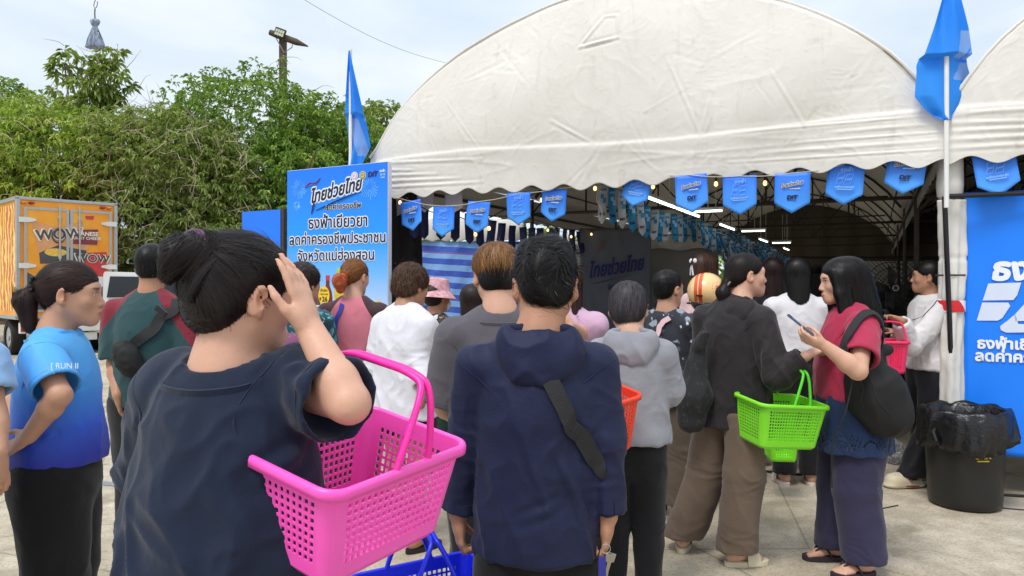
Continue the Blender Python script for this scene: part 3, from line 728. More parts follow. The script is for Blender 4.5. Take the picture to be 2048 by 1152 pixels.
# faded bands painted on the concrete at the left
bm_ = plain('faded_paint', C('82868c'), .8, .25, 14)
for i, (x, y, x2, y2) in enumerate(((196, 966, 256, 972), (20, 938, 45, 942))):
    Yg = 2174 / (y - 565); a = px(x, 0, Yg); b = px(x2, 0, Yg * .985)
    tag(mk('paint_band', [(a[0], a[1] - .045, .004), (b[0], b[1] - .045, .004), (b[0], b[1] + .045, .004), (a[0], a[1] + .045, .004)], [(0, 1, 2, 3)], bm_), kind='structure')

# ================================================================ tents
TL, TR = np.array([-1.39, 7.25]), np.array([2.98, 5.10]); TW = float(np.linalg.norm(TR - TL)); ta = (TR - TL) / TW; tn = np.array([-ta[1], ta[0]])
TA, TN = np.array([ta[0], ta[1], 0]), np.array([tn[0], tn[1], 0])
def tp(u, d, z, o=TL): p = o + ta * TW * u + tn * d; return np.array([p[0], p[1], z])
_u = [0, .05, .09, .13, .18, .22, .30, .39, .45, .5]; _z = [2.64, 3.02, 3.20, 3.35, 3.50, 3.60, 3.745, 3.865, 3.91, 3.925]
_uu = np.array(_u + [1 - k for k in _u[-2::-1]]); _zz = np.array(_z + _z[-2::-1])
def archz(u):
    u = np.asarray(u, float); k = np.interp(u, _uu, _zz); return (k + np.interp(np.clip(u - .02, 0, 1), _uu, _zz) + np.interp(np.clip(u + .02, 0, 1), _uu, _zz)) / 3
q = NT('tent_canvas'); v = q.coord(); n1 = q.noise(v, 1.3, 5, .6); n2 = q.noise(v, 6, 6, .65, .8)
col = q.ramp(n1, [(.3, C('d9d5cd')), (.7, C('e5e2dc'))]); col = q.mix(q.ramp(n2, [(.60, (0, 0, 0)), (.80, (.55, .55, .55))]), col, C('b0a184'))
stn = q.noise(q.coord(scale=(6, 6, .7)), 1.6, 5, .65, .4); col = q.mix(q.ramp(stn, [(.58, (0, 0, 0)), (.80, (.28, .28, .28))]), col, C('9d9484')); q.set(col, .55); q.b.inputs['Specular IOR Level'].default_value = .35; q.bump(q.math('ADD', q.math('MULTIPLY', q.noise(v, 5, 4, .5, 1.5), 1.), q.math('MULTIPLY', q.noise(v, 30, 3), .06)), .16, .02); CANVAS = q.m
q = NT('roof_canvas_shaded'); v = q.coord(); n1 = q.noise(v, 2, 4)
q.set(q.ramp(n1, [(.3, C('93866f')), (.7, C('ab9e86'))]), .7); q.bump(q.noise(v, 5, 4), .4, .02); ROOF_SHADED = q.m  # canvas underside, the roof's interior shade put into the brown
STEEL = plain('dark_steel', C('3a332e'), .5, .3, 20)
WHITE_P = plain('white_paint', C('e4e4e0'), .45, .06)
def gable(o, name_parent, u0=0., u1=1., seed=0):
    nu, nv = int(460 * (u1 - u0)), 150; U, Vv = np.meshgrid(np.linspace(u0, u1, nu), np.linspace(0, 1, nv), indexing='ij')
    ph = U * 15.5; sc_ = .030 - .027 * np.cos(2 * np.pi * ph) + .004 * np.sin(U * 37); zb = 2.262 + sc_ + .012 * np.sin(U * 9 + seed) - .03 * np.sin(np.pi * np.clip((U - 0) / 1, 0, 1)) * 0
    zt = archz(U); Z = zb + (zt - zb) * Vv; s = U * TW; d = np.zeros_like(Z)
    P = np.stack([s, Z, np.full_like(s, seed)], 2).reshape(-1, 3); wp = P + .22 * np.stack([pnoise(P * 2.2 + 5), pnoise(P * 2.2 + 15), 0 * P[:, 0]], 1)
    r1 = ridge(wp * np.array([2.2, 1.1, 1]) @ np.array([[.8, -.6, 0], [.6, .8, 0], [0, 0, 1]])); r2 = ridge(wp * np.array([4.2, 2.4, 1]) @ np.array([[.6, .8, 0], [-.8, .6, 0], [0, 0, 1]]) + 7); r3 = ridge(wp * np.array([9, 7, 1]) + 3)
    m3 = np.clip(pnoise(P * 1.1 + 40) + .3, 0, 1)
    m4 = np.clip(pnoise(P * 1.7 + 70) + .35, 0, 1); r4 = ridge(wp * np.array([5.5, 16, 1]) @ np.array([[.9, -.44, 0], [.44, .9, 0], [0, 0, 1]]) + 11); r5 = ridge(wp * np.array([14, 5, 1]) @ np.array([[.8, .6, 0], [-.6, .8, 0], [0, 0, 1]]) + 17)
    dd = (.003 * (r1 ** 5) + .003 * (r2 ** 6) * m3 + .002 * (r3 ** 4) * m3 + .003 * (r4 ** 6) * m4 + .002 * (r5 ** 6) * (1 - m4) + .03 * fbm(P * .9 + 3, 2)).reshape(Z.shape)
    seam = 2.645 + .03 * np.sin(U * 8 + seed)
    low = np.exp(-((Z - seam + .10) / .13) ** 2); hz = ridge(np.stack([s.ravel() * .8 + seed, Z.ravel() * 9, s.ravel() * 0], 1)).reshape(Z.shape)
    dd += .006 * low * hz ** 3 * np.clip(pnoise(np.stack([s.ravel() * 1.1, Z.ravel() * 3, s.ravel() * 0], 1)).reshape(Z.shape) + .6, 0, 1) + .007 * np.tanh((seam - Z) / .012) * np.exp(-((Z - seam) / .10) ** 2)
    def line(su, sz, eu, ez, w, a):                     # a straight pull crease, in metres on the cloth
        nonlocal dd
        p0, p1 = np.array([su * TW, sz, 0]), np.array([eu * TW, ez, 0]); ds, t = segdist(np.stack([s.ravel(), Z.ravel(), 0 * s.ravel()], 1), p0, p1)
        ds, t = ds.reshape(Z.shape), t.reshape(Z.shape); dd = dd + a * np.sin(np.pi * np.clip(t, .02, .98)) ** .4 * (np.exp(-(ds / w) ** 2) - .55 * np.exp(-((ds - 2 * w) / w) ** 2))
    for (u_, sp) in ((.262, 1), (.478, 1), (.816, 1), (.66, .6)):
        line(u_, 2.63, u_ - .06 * sp - .02 * math.sin(u_ * 30), 3.05 + .2 * math.sin(u_ * 50), .011, .004 + .002 * math.sin(u_ * 70)); line(u_, 2.63, u_ + (.03 + .03 * math.sin(u_ * 90)) * sp, 2.9 + .1 * math.sin(u_ * 40), .010, .0025)
    rl = np.random.default_rng(40 + seed)
    for k in range(46):                                 # short straight creases of cloth that was folded away
        cu, cz = rl.uniform(.03, .97), rl.uniform(2.35, 3.7); an = rl.choice([.9, 2.2, .25, 2.9, 1.5]) + rl.normal(0, .2); ln = rl.uniform(.05, .30)
        line(cu - math.cos(an) * ln / TW, cz - math.sin(an) * ln, cu + math.cos(an) * ln / TW, cz + math.sin(an) * ln, rl.uniform(.009, .015), rl.uniform(.0006, .0022) * rl.choice([-1, 1]))
    line(.455, 3.44, .525, 3.47, .011, .014); line(.525, 3.47, .523, 3.66, .010, .012); line(.455, 3.44, .50, 3.67, .012, .007); line(.523, 3.66, .50, 3.67, .009, .006)
    for u_ in (.17, .335, .5, .665, .83): line(u_, 2.32, u_, float(archz(u_)) - .05, .006, .0022)
    for k in range(5): line(1., 2.63 - .06 * k, .70 + .05 * ((k * 7) % 4), 2.62 - .055 * k, .008 + .004 * (k % 2), .004)
    for k in range(5): line(0., 2.63 - .06 * k, .26 - .05 * ((k * 3) % 4), 2.58 - .05 * k, .012, .005)
    bil = .10 * np.sin(np.pi * U) * np.sin(np.pi * np.clip(Vv * .9, 0, 1)); dd += bil
    edge = np.clip((1 - Vv) / .03, 0, 1); dd *= edge
    V = o[None, None, :2] + ta[None, None] * s[..., None] - tn[None, None] * dd[..., None]
    V = np.concatenate([V, Z[..., None]], 2).reshape(-1, 3)
    i = np.arange(nu * nv).reshape(nu, nv); Q = np.stack([i[:-1, :-1], i[1:, :-1], i[1:, 1:], i[:-1, 1:]], 2).reshape(-1, 4)
    ob = mk('gable', V, Q, CANVAS, name_parent, smooth=True)
    so = ob.modifiers.new('thick', 'SOLIDIFY'); so.thickness = .004; so.offset = -1
    # stitched hem rope along the arch
    m = MB(); uu = np.linspace(u0, u1, 60); m.tube([tp(k, -.004, float(archz(k)) + .004, o[:2]) for k in uu], .012, 8); m.build('arch_edge', CANVAS, name_parent, smooth=True)
LEN = 19.0
def tent(o, label, u1=1.0, seed=0, npole=6):
    t = thing('tent', label, 'tent', (0, 0, 0), group='white arched tents'); o3 = np.array([o[0], o[1], 0])
    gable(o3, t, 0, u1, seed)
    nu, nd = 40, 60; U, D = np.meshgrid(np.linspace(0, 1, nu), np.linspace(0.0, LEN, nd), indexing='ij')
    Z = archz(U) - .035 * np.abs(np.sin(np.pi * D / 3.8)) - .02
    V = np.stack([o[0] + ta[0] * U * TW + tn[0] * D, o[1] + ta[1] * U * TW + tn[1] * D, Z], 2).reshape(-1, 3)
    i = np.arange(nu * nd).reshape(nu, nd); Q = np.stack([i[:-1, :-1], i[1:, :-1], i[1:, 1:], i[:-1, 1:]], 2).reshape(-1, 4)
    r = mk('roof', V, Q, [ROOF_SHADED, CANVAS], t, smooth=True); so = r.modifiers.new('thick', 'SOLIDIFY'); so.thickness = .006; so.offset = 1; so.material_offset = 1
    for side in (0, 1):                                 # scalloped edge strips along the sides
        m = MB(); n_ = 240; vv = []
        for k in range(n_ + 1):
            d = LEN * k / n_; vv += [tp(side, d, 2.64, o), tp(side, d, 2.30 + .035 * abs(math.sin(math.pi * d / .36)), o)]
        m.add(vv, [(2 * k, 2 * k + 2, 2 * k + 3, 2 * k + 1) for k in range(n_)]); e = m.build('side_valance', CANVAS, t); e.modifiers.new('thick', 'SOLIDIFY').thickness = .004
    for k in range(6):
        d = .12 + 3.8 * k if k == 0 else 3.8 * k; m = MB(); zc = 2.45
        us = np.linspace(.012, .988, 25); top = [tp(a, d, float(archz(a)) - .07, o) for a in us]; m.tube(top, .022, 6)
        m.tube([tp(.005, d, zc, o), tp(.995, d, zc, o)], .022, 6)
        if k:
            m.tube([tp(.05, d, zc + .42, o), tp(.95, d, zc + .42, o)], .016, 6)
        for a in (.17, .34, .5, .66, .83): m.tube([tp(a, d, zc, o), tp(a, d, float(archz(a)) - .07, o)], .015, 6)
        for a, b in ((.0, .17), (.34, .17), (.34, .5), (.66, .5), (.66, .83), (1., .83)): m.tube([tp(a, d, zc, o), tp(b, d, float(archz(b)) - .08, o)], .013, 6)
        m.build('truss', STEEL, t, smooth=True)
    m = MB()
    for a in (.03, .2, .35, .5, .65, .8, .97): m.tube([tp(a, .05, float(archz(a)) - .055, o), tp(a, LEN, float(archz(a)) - .055, o)], .013, 6)
    for a in (.005, .995): m.tube([tp(a, .05, 2.45, o), tp(a, LEN, 2.45, o)], .02, 6)
    m.build('purlin', STEEL, t, smooth=True)
    for k in range(npole):
        for side in (0, 1):
            if o is TR and side == 0 or (k == 0 and o is TL and side == 1): continue
            m = MB(); d = .12 if k == 0 else 3.8 * k; m.tube([tp(side, d, 0, o), tp(side, d, 2.66, o)], .03, 10); m.box(tp(side, d, .006, o), (.16, .16, .012)); m.build('pole', STEEL, t, smooth=True)
    return t
T1 = tent(TL, 'white arched canvas tent in the middle, its scalloped front edge hung with blue pennants')
T2 = tent(TR, 'white arched canvas tent at the right edge, only its left slope showing', seed=2)
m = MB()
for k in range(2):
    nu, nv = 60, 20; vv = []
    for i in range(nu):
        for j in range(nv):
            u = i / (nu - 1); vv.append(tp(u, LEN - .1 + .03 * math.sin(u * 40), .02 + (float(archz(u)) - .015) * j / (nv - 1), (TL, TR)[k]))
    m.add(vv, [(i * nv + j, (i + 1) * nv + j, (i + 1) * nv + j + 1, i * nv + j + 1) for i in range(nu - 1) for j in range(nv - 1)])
m.build('dark_backing', plain('shaded_sheet', C('585046'), .8), T1, smooth=True)  # dark sheets added at the far ends, stand in for the dim depth
# the corner pole with its white cloth wrap and tape
P0 = px(1901, 0, 5.22); P0[2] = 0
pw = thing('wrapped_pole', 'tent corner pole wrapped in white canvas with a band of red and white tape', 'tent pole', P0)
m = MB(); m.tube([(0, 0, 0), (0, 0, 2.66)], .034, 12); m.box((0, 0, .006), (.17, .17, .012)); m.build('pole', STEEL, pw, smooth=True)
n_, k_ = 44, 90; vv = []
for i in range(k_):
    z = .62 + (2.05 - .62) * i / (k_ - 1); lean = .006 * math.sin(z * 5)
    for j in range(n_):
        a = 2 * math.pi * j / n_; r = .076 + .010 * math.sin(a * 3 + z * 1.5) + .006 * math.sin(a * 7 - z * 4) + .006 * float(pnoise(np.array([[math.cos(a) * 2, math.sin(a) * 2, z * 9]]))[0]) - .013 * math.exp(-((z - 1.305) / .05) ** 2) - .010 * math.exp(-((z - 1.64) / .012) ** 2)
        vv.append((lean + r * math.cos(a) * 1.12, r * math.sin(a), z))
i = np.arange(n_ * k_).reshape(k_, n_); Q = np.stack([i[:-1], np.roll(i[:-1], -1, 1), np.roll(i[1:], -1, 1), i[1:]], 2).reshape(-1, 4)
mk('cloth_wrap', vv, Q, CANVAS, pw, smooth=True).modifiers.new('thick', 'SOLIDIFY').thickness = .003
m = MB(); m.lathe([(.062, 2.06), (.080, 2.08), (.086, 2.16), (.078, 2.30), (.072, 2.40)], 20, wob=lambda a, z: .06 * math.sin(3 * a + 9 * z)); m.build('cloth_cuff', CANVAS, pw, smooth=True)
q = NT('tape_stripes'); w = q.n('ShaderNodeTexWave', wave_type='BANDS', bands_direction='DIAGONAL'); w.inputs['Scale'].default_value = 2.6; q.l(q.coord(), w.inputs[0])
q.set(q.ramp(w.outputs['Fac'], [(.5, C('d8202a')), (.52, C('eeeeee'))], 'CONSTANT'), .35); TAPE = q.m
m = MB(); m.lathe([(.0835, 1.265), (.0845, 1.28), (.084, 1.33), (.083, 1.345)], 24, wob=lambda a, z: .11 * abs(math.cos(a))); m.build('tape', TAPE, pw, smooth=True)
m = MB(); m.lathe([(.086, 1.515), (.087, 1.521), (.086, 1.527)], 24, wob=lambda a, z: .1 * abs(math.cos(a))); m.build('tie', STEEL, pw)

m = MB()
for k in range(2):                                      # added dark sheet, blocks daylight from the far side of the right-hand tent
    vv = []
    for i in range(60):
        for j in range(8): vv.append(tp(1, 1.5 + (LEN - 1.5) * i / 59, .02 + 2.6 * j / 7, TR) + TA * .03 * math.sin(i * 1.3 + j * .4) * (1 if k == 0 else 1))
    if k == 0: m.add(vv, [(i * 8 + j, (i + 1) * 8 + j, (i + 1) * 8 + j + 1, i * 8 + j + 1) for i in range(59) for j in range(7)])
m.build('daylight_block', bpy.data.materials['shaded_sheet'], T2, smooth=True)

# ================================================================ canopy, tarp and sheets seen under the tent
q = NT('striped_tarp'); v = q.coord(rot=(0, R(-3.2), 0)); sx = q.n('ShaderNodeSeparateXYZ'); q.l(v, sx.inputs[0])
zz = q.math('ADD', sx.outputs['Z'], q.math('MULTIPLY', q.noise(q.coord(), 1.4, 3), .05)); fr = q.math('FRACT', q.math('MULTIPLY', zz, 5.9))
st = q.ramp(fr, [(.0, C('1440b8')), (.48, C('1440b8')), (.5, C('7fb0ea')), (.98, C('7fb0ea'))], 'CONSTANT')
hi_ = q.math('COMPARE', zz, 1.86, .012); st = q.mix(hi_, st, C('7a4aa0'))
q.set(q.mix(q.math('MULTIPLY', q.noise(q.coord(), 14, 5, .7), .25), st, C('a8c8f0')), .4); q.bump(q.noise(q.coord(), 8, 5, .6, 1), .5, .02); TARP = q.m
CANOPY_Y = 10.4
cp = thing('canopy', 'white pop-up canopy beside the tent, walled with blue striped tarpaulin', 'canopy', (0, 0, 0))
def sheet(name, p00, p10, p01, nu, nv, amp, fq, mat, parent, seed=0, hang=0):
    p00, p10, p01 = (np.asarray(k, float) for k in (p00, p10, p01)); ex, ey = p10 - p00, p01 - p00; nn = nrm(np.cross(ex, ey))
    U, Vv = np.meshgrid(np.linspace(0, 1, nu), np.linspace(0, 1, nv), indexing='ij'); P = p00 + U.reshape(-1, 1) * ex + Vv.reshape(-1, 1) * ey
    g = np.c_[U.ravel() * np.linalg.norm(ex), Vv.ravel() * np.linalg.norm(ey), 0 * U.ravel() + seed]
    d = amp * (fbm(g * np.array([fq, fq * .35, 1]), 3) + .6 * ridge(g * np.array([fq * 1.3, fq * .8, 1]) + 9)); P = P + nn * d[:, None]
    i = np.arange(nu * nv).reshape(nu, nv); Q = np.stack([i[:-1, :-1], i[1:, :-1], i[1:, 1:], i[:-1, 1:]], 2).reshape(-1, 4)
    o = mk(name, P, Q, mat, parent, smooth=True); s_ = o.modifiers.new('thick', 'SOLIDIFY'); s_.thickness = .004; s_.offset = 0; return o
a0, a1 = px(790, 0, CANOPY_Y)[0], px(1050, 0, CANOPY_Y)[0]
sheet('tarpaulin', (a0, CANOPY_Y + .06, .05), (a1, CANOPY_Y + .06, .05), (a0, CANOPY_Y + .06, 2.05), 60, 60, .03, 2.2, TARP, cp)
nu, nv = 90, 24; vv = []
for i in range(nu):
    u = i / (nu - 1)
    for j in range(nv):
        w_ = j / (nv - 1); zb_ = 2.06 + .012 * math.sin(u * 60); vv.append((a0 + (a1 - a0) * u, CANOPY_Y + .012 * math.sin(u * 23 + w_ * 4) - .03 * math.sin(w_ * 3), zb_ + w_ * (.30)))
i = np.arange(nu * nv).reshape(nu, nv); Q = np.stack([i[:-1, :-1], i[1:, :-1], i[1:, 1:], i[:-1, 1:]], 2).reshape(-1, 4)
mk('valance', vv, Q, CANVAS, cp, smooth=True).modifiers.new('thick', 'SOLIDIFY').thickness = .003
cx, cz = (a0 + a1) / 2, 2.36
mk('roof', [(a0, CANOPY_Y, cz), (a1, CANOPY_Y, cz), (a1, CANOPY_Y + 2.2, cz), (a0, CANOPY_Y + 2.2, cz), (cx, CANOPY_Y + 1.1, 2.95)], [(0, 1, 4), (1, 2, 4), (2, 3, 4), (3, 0, 4)], CANVAS, cp).modifiers.new('thick', 'SOLIDIFY').thickness = .01
for x in (a0, a1):
    for y in (CANOPY_Y + .12, CANOPY_Y + 2.18):
        m = MB(); m.tube([(x, y, 0), (x, y, 2.36)], .02, 8); m.build('pole', WHITE_P, cp)
GREYCAN = plain('grey_sheet', C('8f8c88'), .7, .1, 3, .3)  # shaded canopy cloth, the shade put into the grey
cp2 = thing('canopy', 'greyish canopy with a toothed edge behind the front man’s head', 'canopy', (0, 0, 0))
b0, b1 = px(1066, 0, 12.2)[0], px(1440, 0, 12.2)[0]
sheet('side_sheet', (b0, 12.3, .05), (b1, 12.3, .05), (b0, 12.3, 2.05), 50, 30, .05, 1.6, GREYCAN, cp2, 4)
vv = []; fs_ = []; n_ = 150
for k in range(n_ + 1):
    u = k / n_; x = b0 + (b1 - b0) * u; vv += [(x, 12.22 + .02 * math.sin(u * 40), 2.02 + .02 * math.sin(u * 30)), (x, 12.2, 2.16 + .16 * abs(((u * 11) % 1) - .5) + .03 * math.sin(u * 71))]
mk('valance', vv, [(2 * k, 2 * k + 2, 2 * k + 3, 2 * k + 1) for k in range(n_)], CANVAS, cp2, smooth=True).modifiers.new('thick', 'SOLIDIFY').thickness = .004
BLACKSHEET = plain('black_sheet', C('15151a'), .6, .2)
tag(sheet('side_curtain', tp(0.01, .18, .0), tp(.01, .85, .0), tp(0.01, .18, 2.42), 40, 30, .04, 3.5, BLACKSHEET, None), 'black curtain hanging at the tent corner beside the tall blue billboard', 'curtain')
# grey printed sheet hung deeper in the tent
LOGO_NAVY, LOGO_RED, LOGO_WHITE = plain('print_navy', C('1a2173'), .55, .05), plain('print_red', C('d02a3c'), .55, .05), plain('print_white', C('e9eef5'), .55, .04)
NAVY_D = plain('print_dark_navy', C('14163e'), .6, .05)
RR = thing('hanging_banner', 'large grey printed banner hung inside the tent, half in the dark', 'banner', px(1160, 600, 11.6) * (1, 1, 0) + (0, 0, .3))
wB = px(1302, 0, 11.6)[0] - px(1160, 0, 11.6)[0]
sheet('cloth', (0, 0, 0), (wB, 0, 0), (0, 0, 2.02), 40, 40, .03, 2.2, plain('banner_grey', C('6c727e'), .5, .06), RR, 8)
text('ไทยช่วยไทย', .30, LOGO_NAVY, 'lettering', RR, frame((wB * .5, -.075, 1.40), nrm((1, 0, .16)), (0, 0, 1)), bold=.03, shear=.25, sx=.62)
text('ลดค่าครองชีพ', .12, LOGO_NAVY, 'lettering', RR, frame((wB * .62, -.075, 1.10), (1, 0, 0), (0, 0, 1)), bold=.02, sx=.8)
m = MB(); m.tube([(wB * .14, -.075, 1.15), (wB * .3, -.075, 1.18), (wB * .75, -.075, 1.30)], [.012, .03, .006], 8, flat=.2); m.tube([(wB * .2, -.075, 1.62), (wB * .3, -.075, 1.72), (wB * .36, -.075, 1.84)], [.01, .03, .01], 8, m=1, flat=.2); m.build('swash', [LOGO_NAVY, LOGO_RED], RR, smooth=True)
# bright ground-floor wall seen through the far side, and a wire fence
tag(mk('wall', *(lambda m: (m.v, m.f))(MB().box((9.0, 17.0, 0.98), (1.9, .2, 1.96))), plain('white_wall', C('e8e8e6'), .7, .05)), 'white boundary wall seen through the far side of the tent', 'wall')
m = MB(); fz = (5.0, 8.6, 13.2)
for k in range(46):
    x0 = 5.0 + k * .08; m.tube([(x0, 13.2, .0 + 0), (x0 + 1.9, 13.2, 1.9)], .004, 4, caps=False); m.tube([(x0 + 1.9, 13.2, 0), (x0, 13.2, 1.9)], .004, 4, caps=False)
fc = thing('wire_fence', 'wire mesh fence in dark frames behind the standing fans', 'fence'); m.build('mesh', STEEL, fc)
for x in (5.0, 7.0, 9.0, 10.5): m = MB(); m.tube([(x, 13.2, 0), (x, 13.2, 1.95)], .03, 8); m.build('post', STEEL, fc)
m = MB(); m.tube([(5, 13.2, 1.92), (10.5, 13.2, 1.92)], .025, 8); m.build('rail', STEEL, fc)
# dark blocks added as the interior's dark mass under the tent
for i, (x0, x1, yt, Y, lab) in enumerate(((1600, 1700, 548, 10.4, 'dark filler block behind the black-haired woman in white'), (1700, 1790, 600, 9.4, 'low dark filler block in front of the standing fans'), (1790, 1890, 585, 9.0, 'dark filler block behind the person in the white tracksuit top'), (1310, 1420, 620, 9.5, 'dark filler block behind the cream helmet'))):
    a, b = px(x0, yt, Y), px(x1, yt, Y); w_ = b[0] - a[0]; m = MB(); m.box((0, 0, a[2] / 2), (w_, .7, a[2]), bev=.03); m.box((w_ * .1, -.05, a[2] + .07), (w_ * .5, .4, .14), bev=.02); m.box((-w_ * .3, .05, a[2] + .05), (w_ * .3, .3, .10), bev=.02)
    tag(m.build('dark_filler', BLACKSHEET, None, ((a[0] + b[0]) / 2, Y, 0), smooth=True), lab, 'dark filler')

# ================================================================ trees
def leaf_mat(name, a, b, c):
    q = NT(name); r = q.attr('rnd'); v = q.coord(); n = q.noise(v, .9, 3)
    col = q.ramp(q.math('ADD', q.math('MULTIPLY', r, .55), q.math('MULTIPLY', n, .45)), [(.2, a), (.5, b), (.82, c)])
    q.set(col, .5); q.b.inputs['Specular IOR Level'].default_value = .35; q.b.inputs['Transmission Weight'].default_value = 0
    tr = q.n('ShaderNodeBsdfTranslucent'); q.l(q.mix(.5, col, (.30, .42, .05)), tr.inputs[0]); mxs = q.n('ShaderNodeMixShader'); mxs.inputs[0].default_value = .32
    out = [n_ for n_ in q.t.nodes if n_.type == 'OUTPUT_MATERIAL'][0]; q.l(q.b.outputs[0], mxs.inputs[1]); q.l(tr.outputs[0], mxs.inputs[2]); q.l(mxs.outputs[0], out.inputs[0]); return q.m
LEAF_L = leaf_mat('leaf_light', C('6c8c2c'), C('a2bc4c'), C('ccd678')); LEAF_D = leaf_mat('leaf_deep', C('446626'), C('749840'), C('a8be5c')); LEAF_O = leaf_mat('leaf_olive', C('54682e'), C('889a4a'), C('b4bc78'))
BARK = plain('bark', C('6a5b4a'), .9, .3, 12, .6); TWIG = plain('twig', C('a89c84'), .9, .25, 12)
def leaves(pts, nrm_, per, size, r_, droop=.5):
    """whorls of drooping leaves: every leaf is two faces folded along the midrib"""
    m = len(pts); n = m * per; c = np.repeat(pts, per, 0); up = np.repeat(nrm_, per, 0)
    a = r_.uniform(0, 6.283, n); el = r_.normal(-.25, .45, n) - droop * .3
    d = np.stack([np.cos(a) * np.cos(el), np.sin(a) * np.cos(el), np.sin(el)], 1) + up * .55; d /= np.linalg.norm(d, axis=1)[:, None]
    L = size * r_.uniform(.6, 1.25, n)[:, None]; w = L * r_.uniform(.13, .2, n)[:, None]
    sd = np.cross(d, [0, 0, 1.]) + r_.normal(0, .3, (n, 3)); sd /= np.linalg.norm(sd, axis=1)[:, None]
    b0 = c + d * L * .08; mid = c + d * L * .55 + np.array([0, 0, .04]) * L; tip = c + d * L + np.array([0, 0, -.22]) * L * (1 + droop)
    V = np.stack([b0, mid + sd * w, tip, mid - sd * w], 1).reshape(-1, 3); Q = np.arange(n * 4).reshape(n, 4); T = np.concatenate([Q[:, [0, 1, 2]], Q[:, [0, 2, 3]]])
    return V, T, np.repeat(np.clip(np.repeat(r_.random(m), per) * .6 + r_.random(n) * .4, 0, 1), 4)
def tree(label, base, lobes, mat, n, per=9, size=.17, trunk=.2, fork=1.6, seed=0, twigs=0, group='trees behind the yard', gap=.0):
    r_ = np.random.default_rng(seed); base = np.asarray(base, float); t = thing('tree', label, 'tree', base, group=group); P = []; Nn = []
    tot = sum(k[3] * k[4] for k in lobes)
    for (x, y, z, rx, rz) in lobes:
        k = int(n * rx * rz / tot); u = r_.normal(size=(k, 3)); u /= np.linalg.norm(u, axis=1)[:, None]; rr = r_.uniform(.45, 1.0, k) ** .45
        lump = 1 + .22 * pnoise(u * 2.4 + seed) + .12 * pnoise(u * 6 + seed * 3); p = np.array([x, y, z]) + u * (np.array([rx, rx, rz])) * (rr * lump)[:, None]
        keep = (p[:, 2] > .5) & (pnoise(p * 1.3 + seed) > -.55 + gap); P.append(p[keep]); Nn.append(u[keep])
    P, Nn = np.concatenate(P), np.concatenate(Nn); V, T, rn = leaves(P, Nn, per, size, r_)
    mk('crown', V, T, mat, t, attrs={'rnd': rn})
    m = MB(); top = np.mean([k[2] for k in lobes]); m.tube([(0, 0, 0), (.05, .03, fork * .5), (0, .05, fork)], [trunk, trunk * .8, trunk * .7], 10)
    for (x, y, z, rx, rz) in lobes:
        for _ in range(4):
            e = np.array([x, y, z]) + r_.normal(0, .4, 3) * (rx, rx, rz); md = np.array([0, .05, fork]) * .45 + e * .55 + r_.normal(0, .15, 3); m.tube([(0, .05, fork * .9), md, e], [trunk * .45, trunk * .25, .02], 6)
    m.build('trunk', BARK, t, smooth=True)
    if twigs:
        m = MB(); idx = r_.choice(len(P), min(twigs, len(P)), replace=False)
        for i in idx:
            p = P[i] + Nn[i] * .1; pts = [p]; d = Nn[i] * .6 + r_.normal(0, .8, 3)
            for k in range(4): d = d + r_.normal(0, .5, 3) + (0, 0, -.15); pts.append(pts[-1] + nrm(d) * .16)
            m.tube(pts, [.011, .009, .007, .005, .003], 4, caps=False)
        tag(m.build('twigs', TWIG, t, smooth=True), kind='stuff')
    return t
def TP(x, y, Y): return px(x, y, Y)
def lobe(base, x, y, Y, rx_px, rz_px): p = px(x, y, Y) - np.asarray(base); return (p[0], p[1], p[2], rx_px * Y / F_PX, rz_px * Y / F_PX)
bA = (px(520, 0, 21)[0], 21, 0)
tree('dense dark green dome-shaped tree behind the billboard, under the lamp post', bA, [lobe(bA, 500, 330, 21.0, 205, 190), lobe(bA, 380, 360, 20.4, 130, 150), lobe(bA, 640, 340, 21.2, 140, 150), lobe(bA, 560, 420, 20, 190, 150), lobe(bA, 720, 330, 21.8, 90, 95), lobe(bA, 560, 520, 20, 200, 90)], LEAF_D, 10500, 9, .165, .26, 1.8, 1, twigs=150)
bB = (px(110, 0, 18.6)[0], 18.6, 0)
tree('broad yellow-green tree with bare grey twigs behind the orange truck', bB, [lobe(bB, 90, 330, 18.6, 190, 130), lobe(bB, -60, 330, 18.4, 150, 150), lobe(bB, 60, 410, 18.0, 170, 110), lobe(bB, 230, 330, 18.8, 110, 110)], LEAF_L, 9000, 9, .14, .24, 1.7, 2, twigs=900)
bC = (px(340, 0, 18.2)[0], 18.2, 0)
tree('olive tree with tangled bare branches between the truck and the billboard', bC, [lobe(bC, 330, 330, 18.2, 140, 115), lobe(bC, 300, 440, 17.6, 105, 90), lobe(bC, 420, 380, 18.0, 100, 110), lobe(bC, 440, 470, 17.8, 90, 70), lobe(bC, 330, 520, 18.4, 150, 45)], LEAF_O, 5400, 9, .14, .2, 1.5, 3, twigs=1100)
bD = (px(185, 0, 19.6)[0], 19.6, 0)
tree('thin sapling rising above the other trees under the hanging bag', bD, [lobe(bD, 165, 175, 19.6, 62, 60), lobe(bD, 215, 160, 19.6, 45, 45), lobe(bD, 175, 235, 19.6, 90, 40), lobe(bD, 130, 130, 19.6, 30, 30), lobe(bD, 225, 110, 19.6, 22, 18)], LEAF_O, 300, 8, .27, .05, 4.4, 4, gap=.35, twigs=40)
bE = (px(5, 0, 26)[0], 26, 0)
tree('dark tree at the far left edge, farther off', bE, [lobe(bE, 0, 235, 26, 90, 75), lobe(bE, -60, 300, 26, 120, 120)], LEAF_D, 1700, 9, .22, .3, 2, 5)
bF = (px(760, 0, 27)[0], 27, 0)
tree('pale tree showing between the left flag and the white tent roof', bF, [lobe(bF, 760, 265, 27, 70, 65), lobe(bF, 700, 330, 27, 110, 120), lobe(bF, 830, 380, 27, 120, 120)], LEAF_O, 2000, 9, .22, .25, 2, 6)
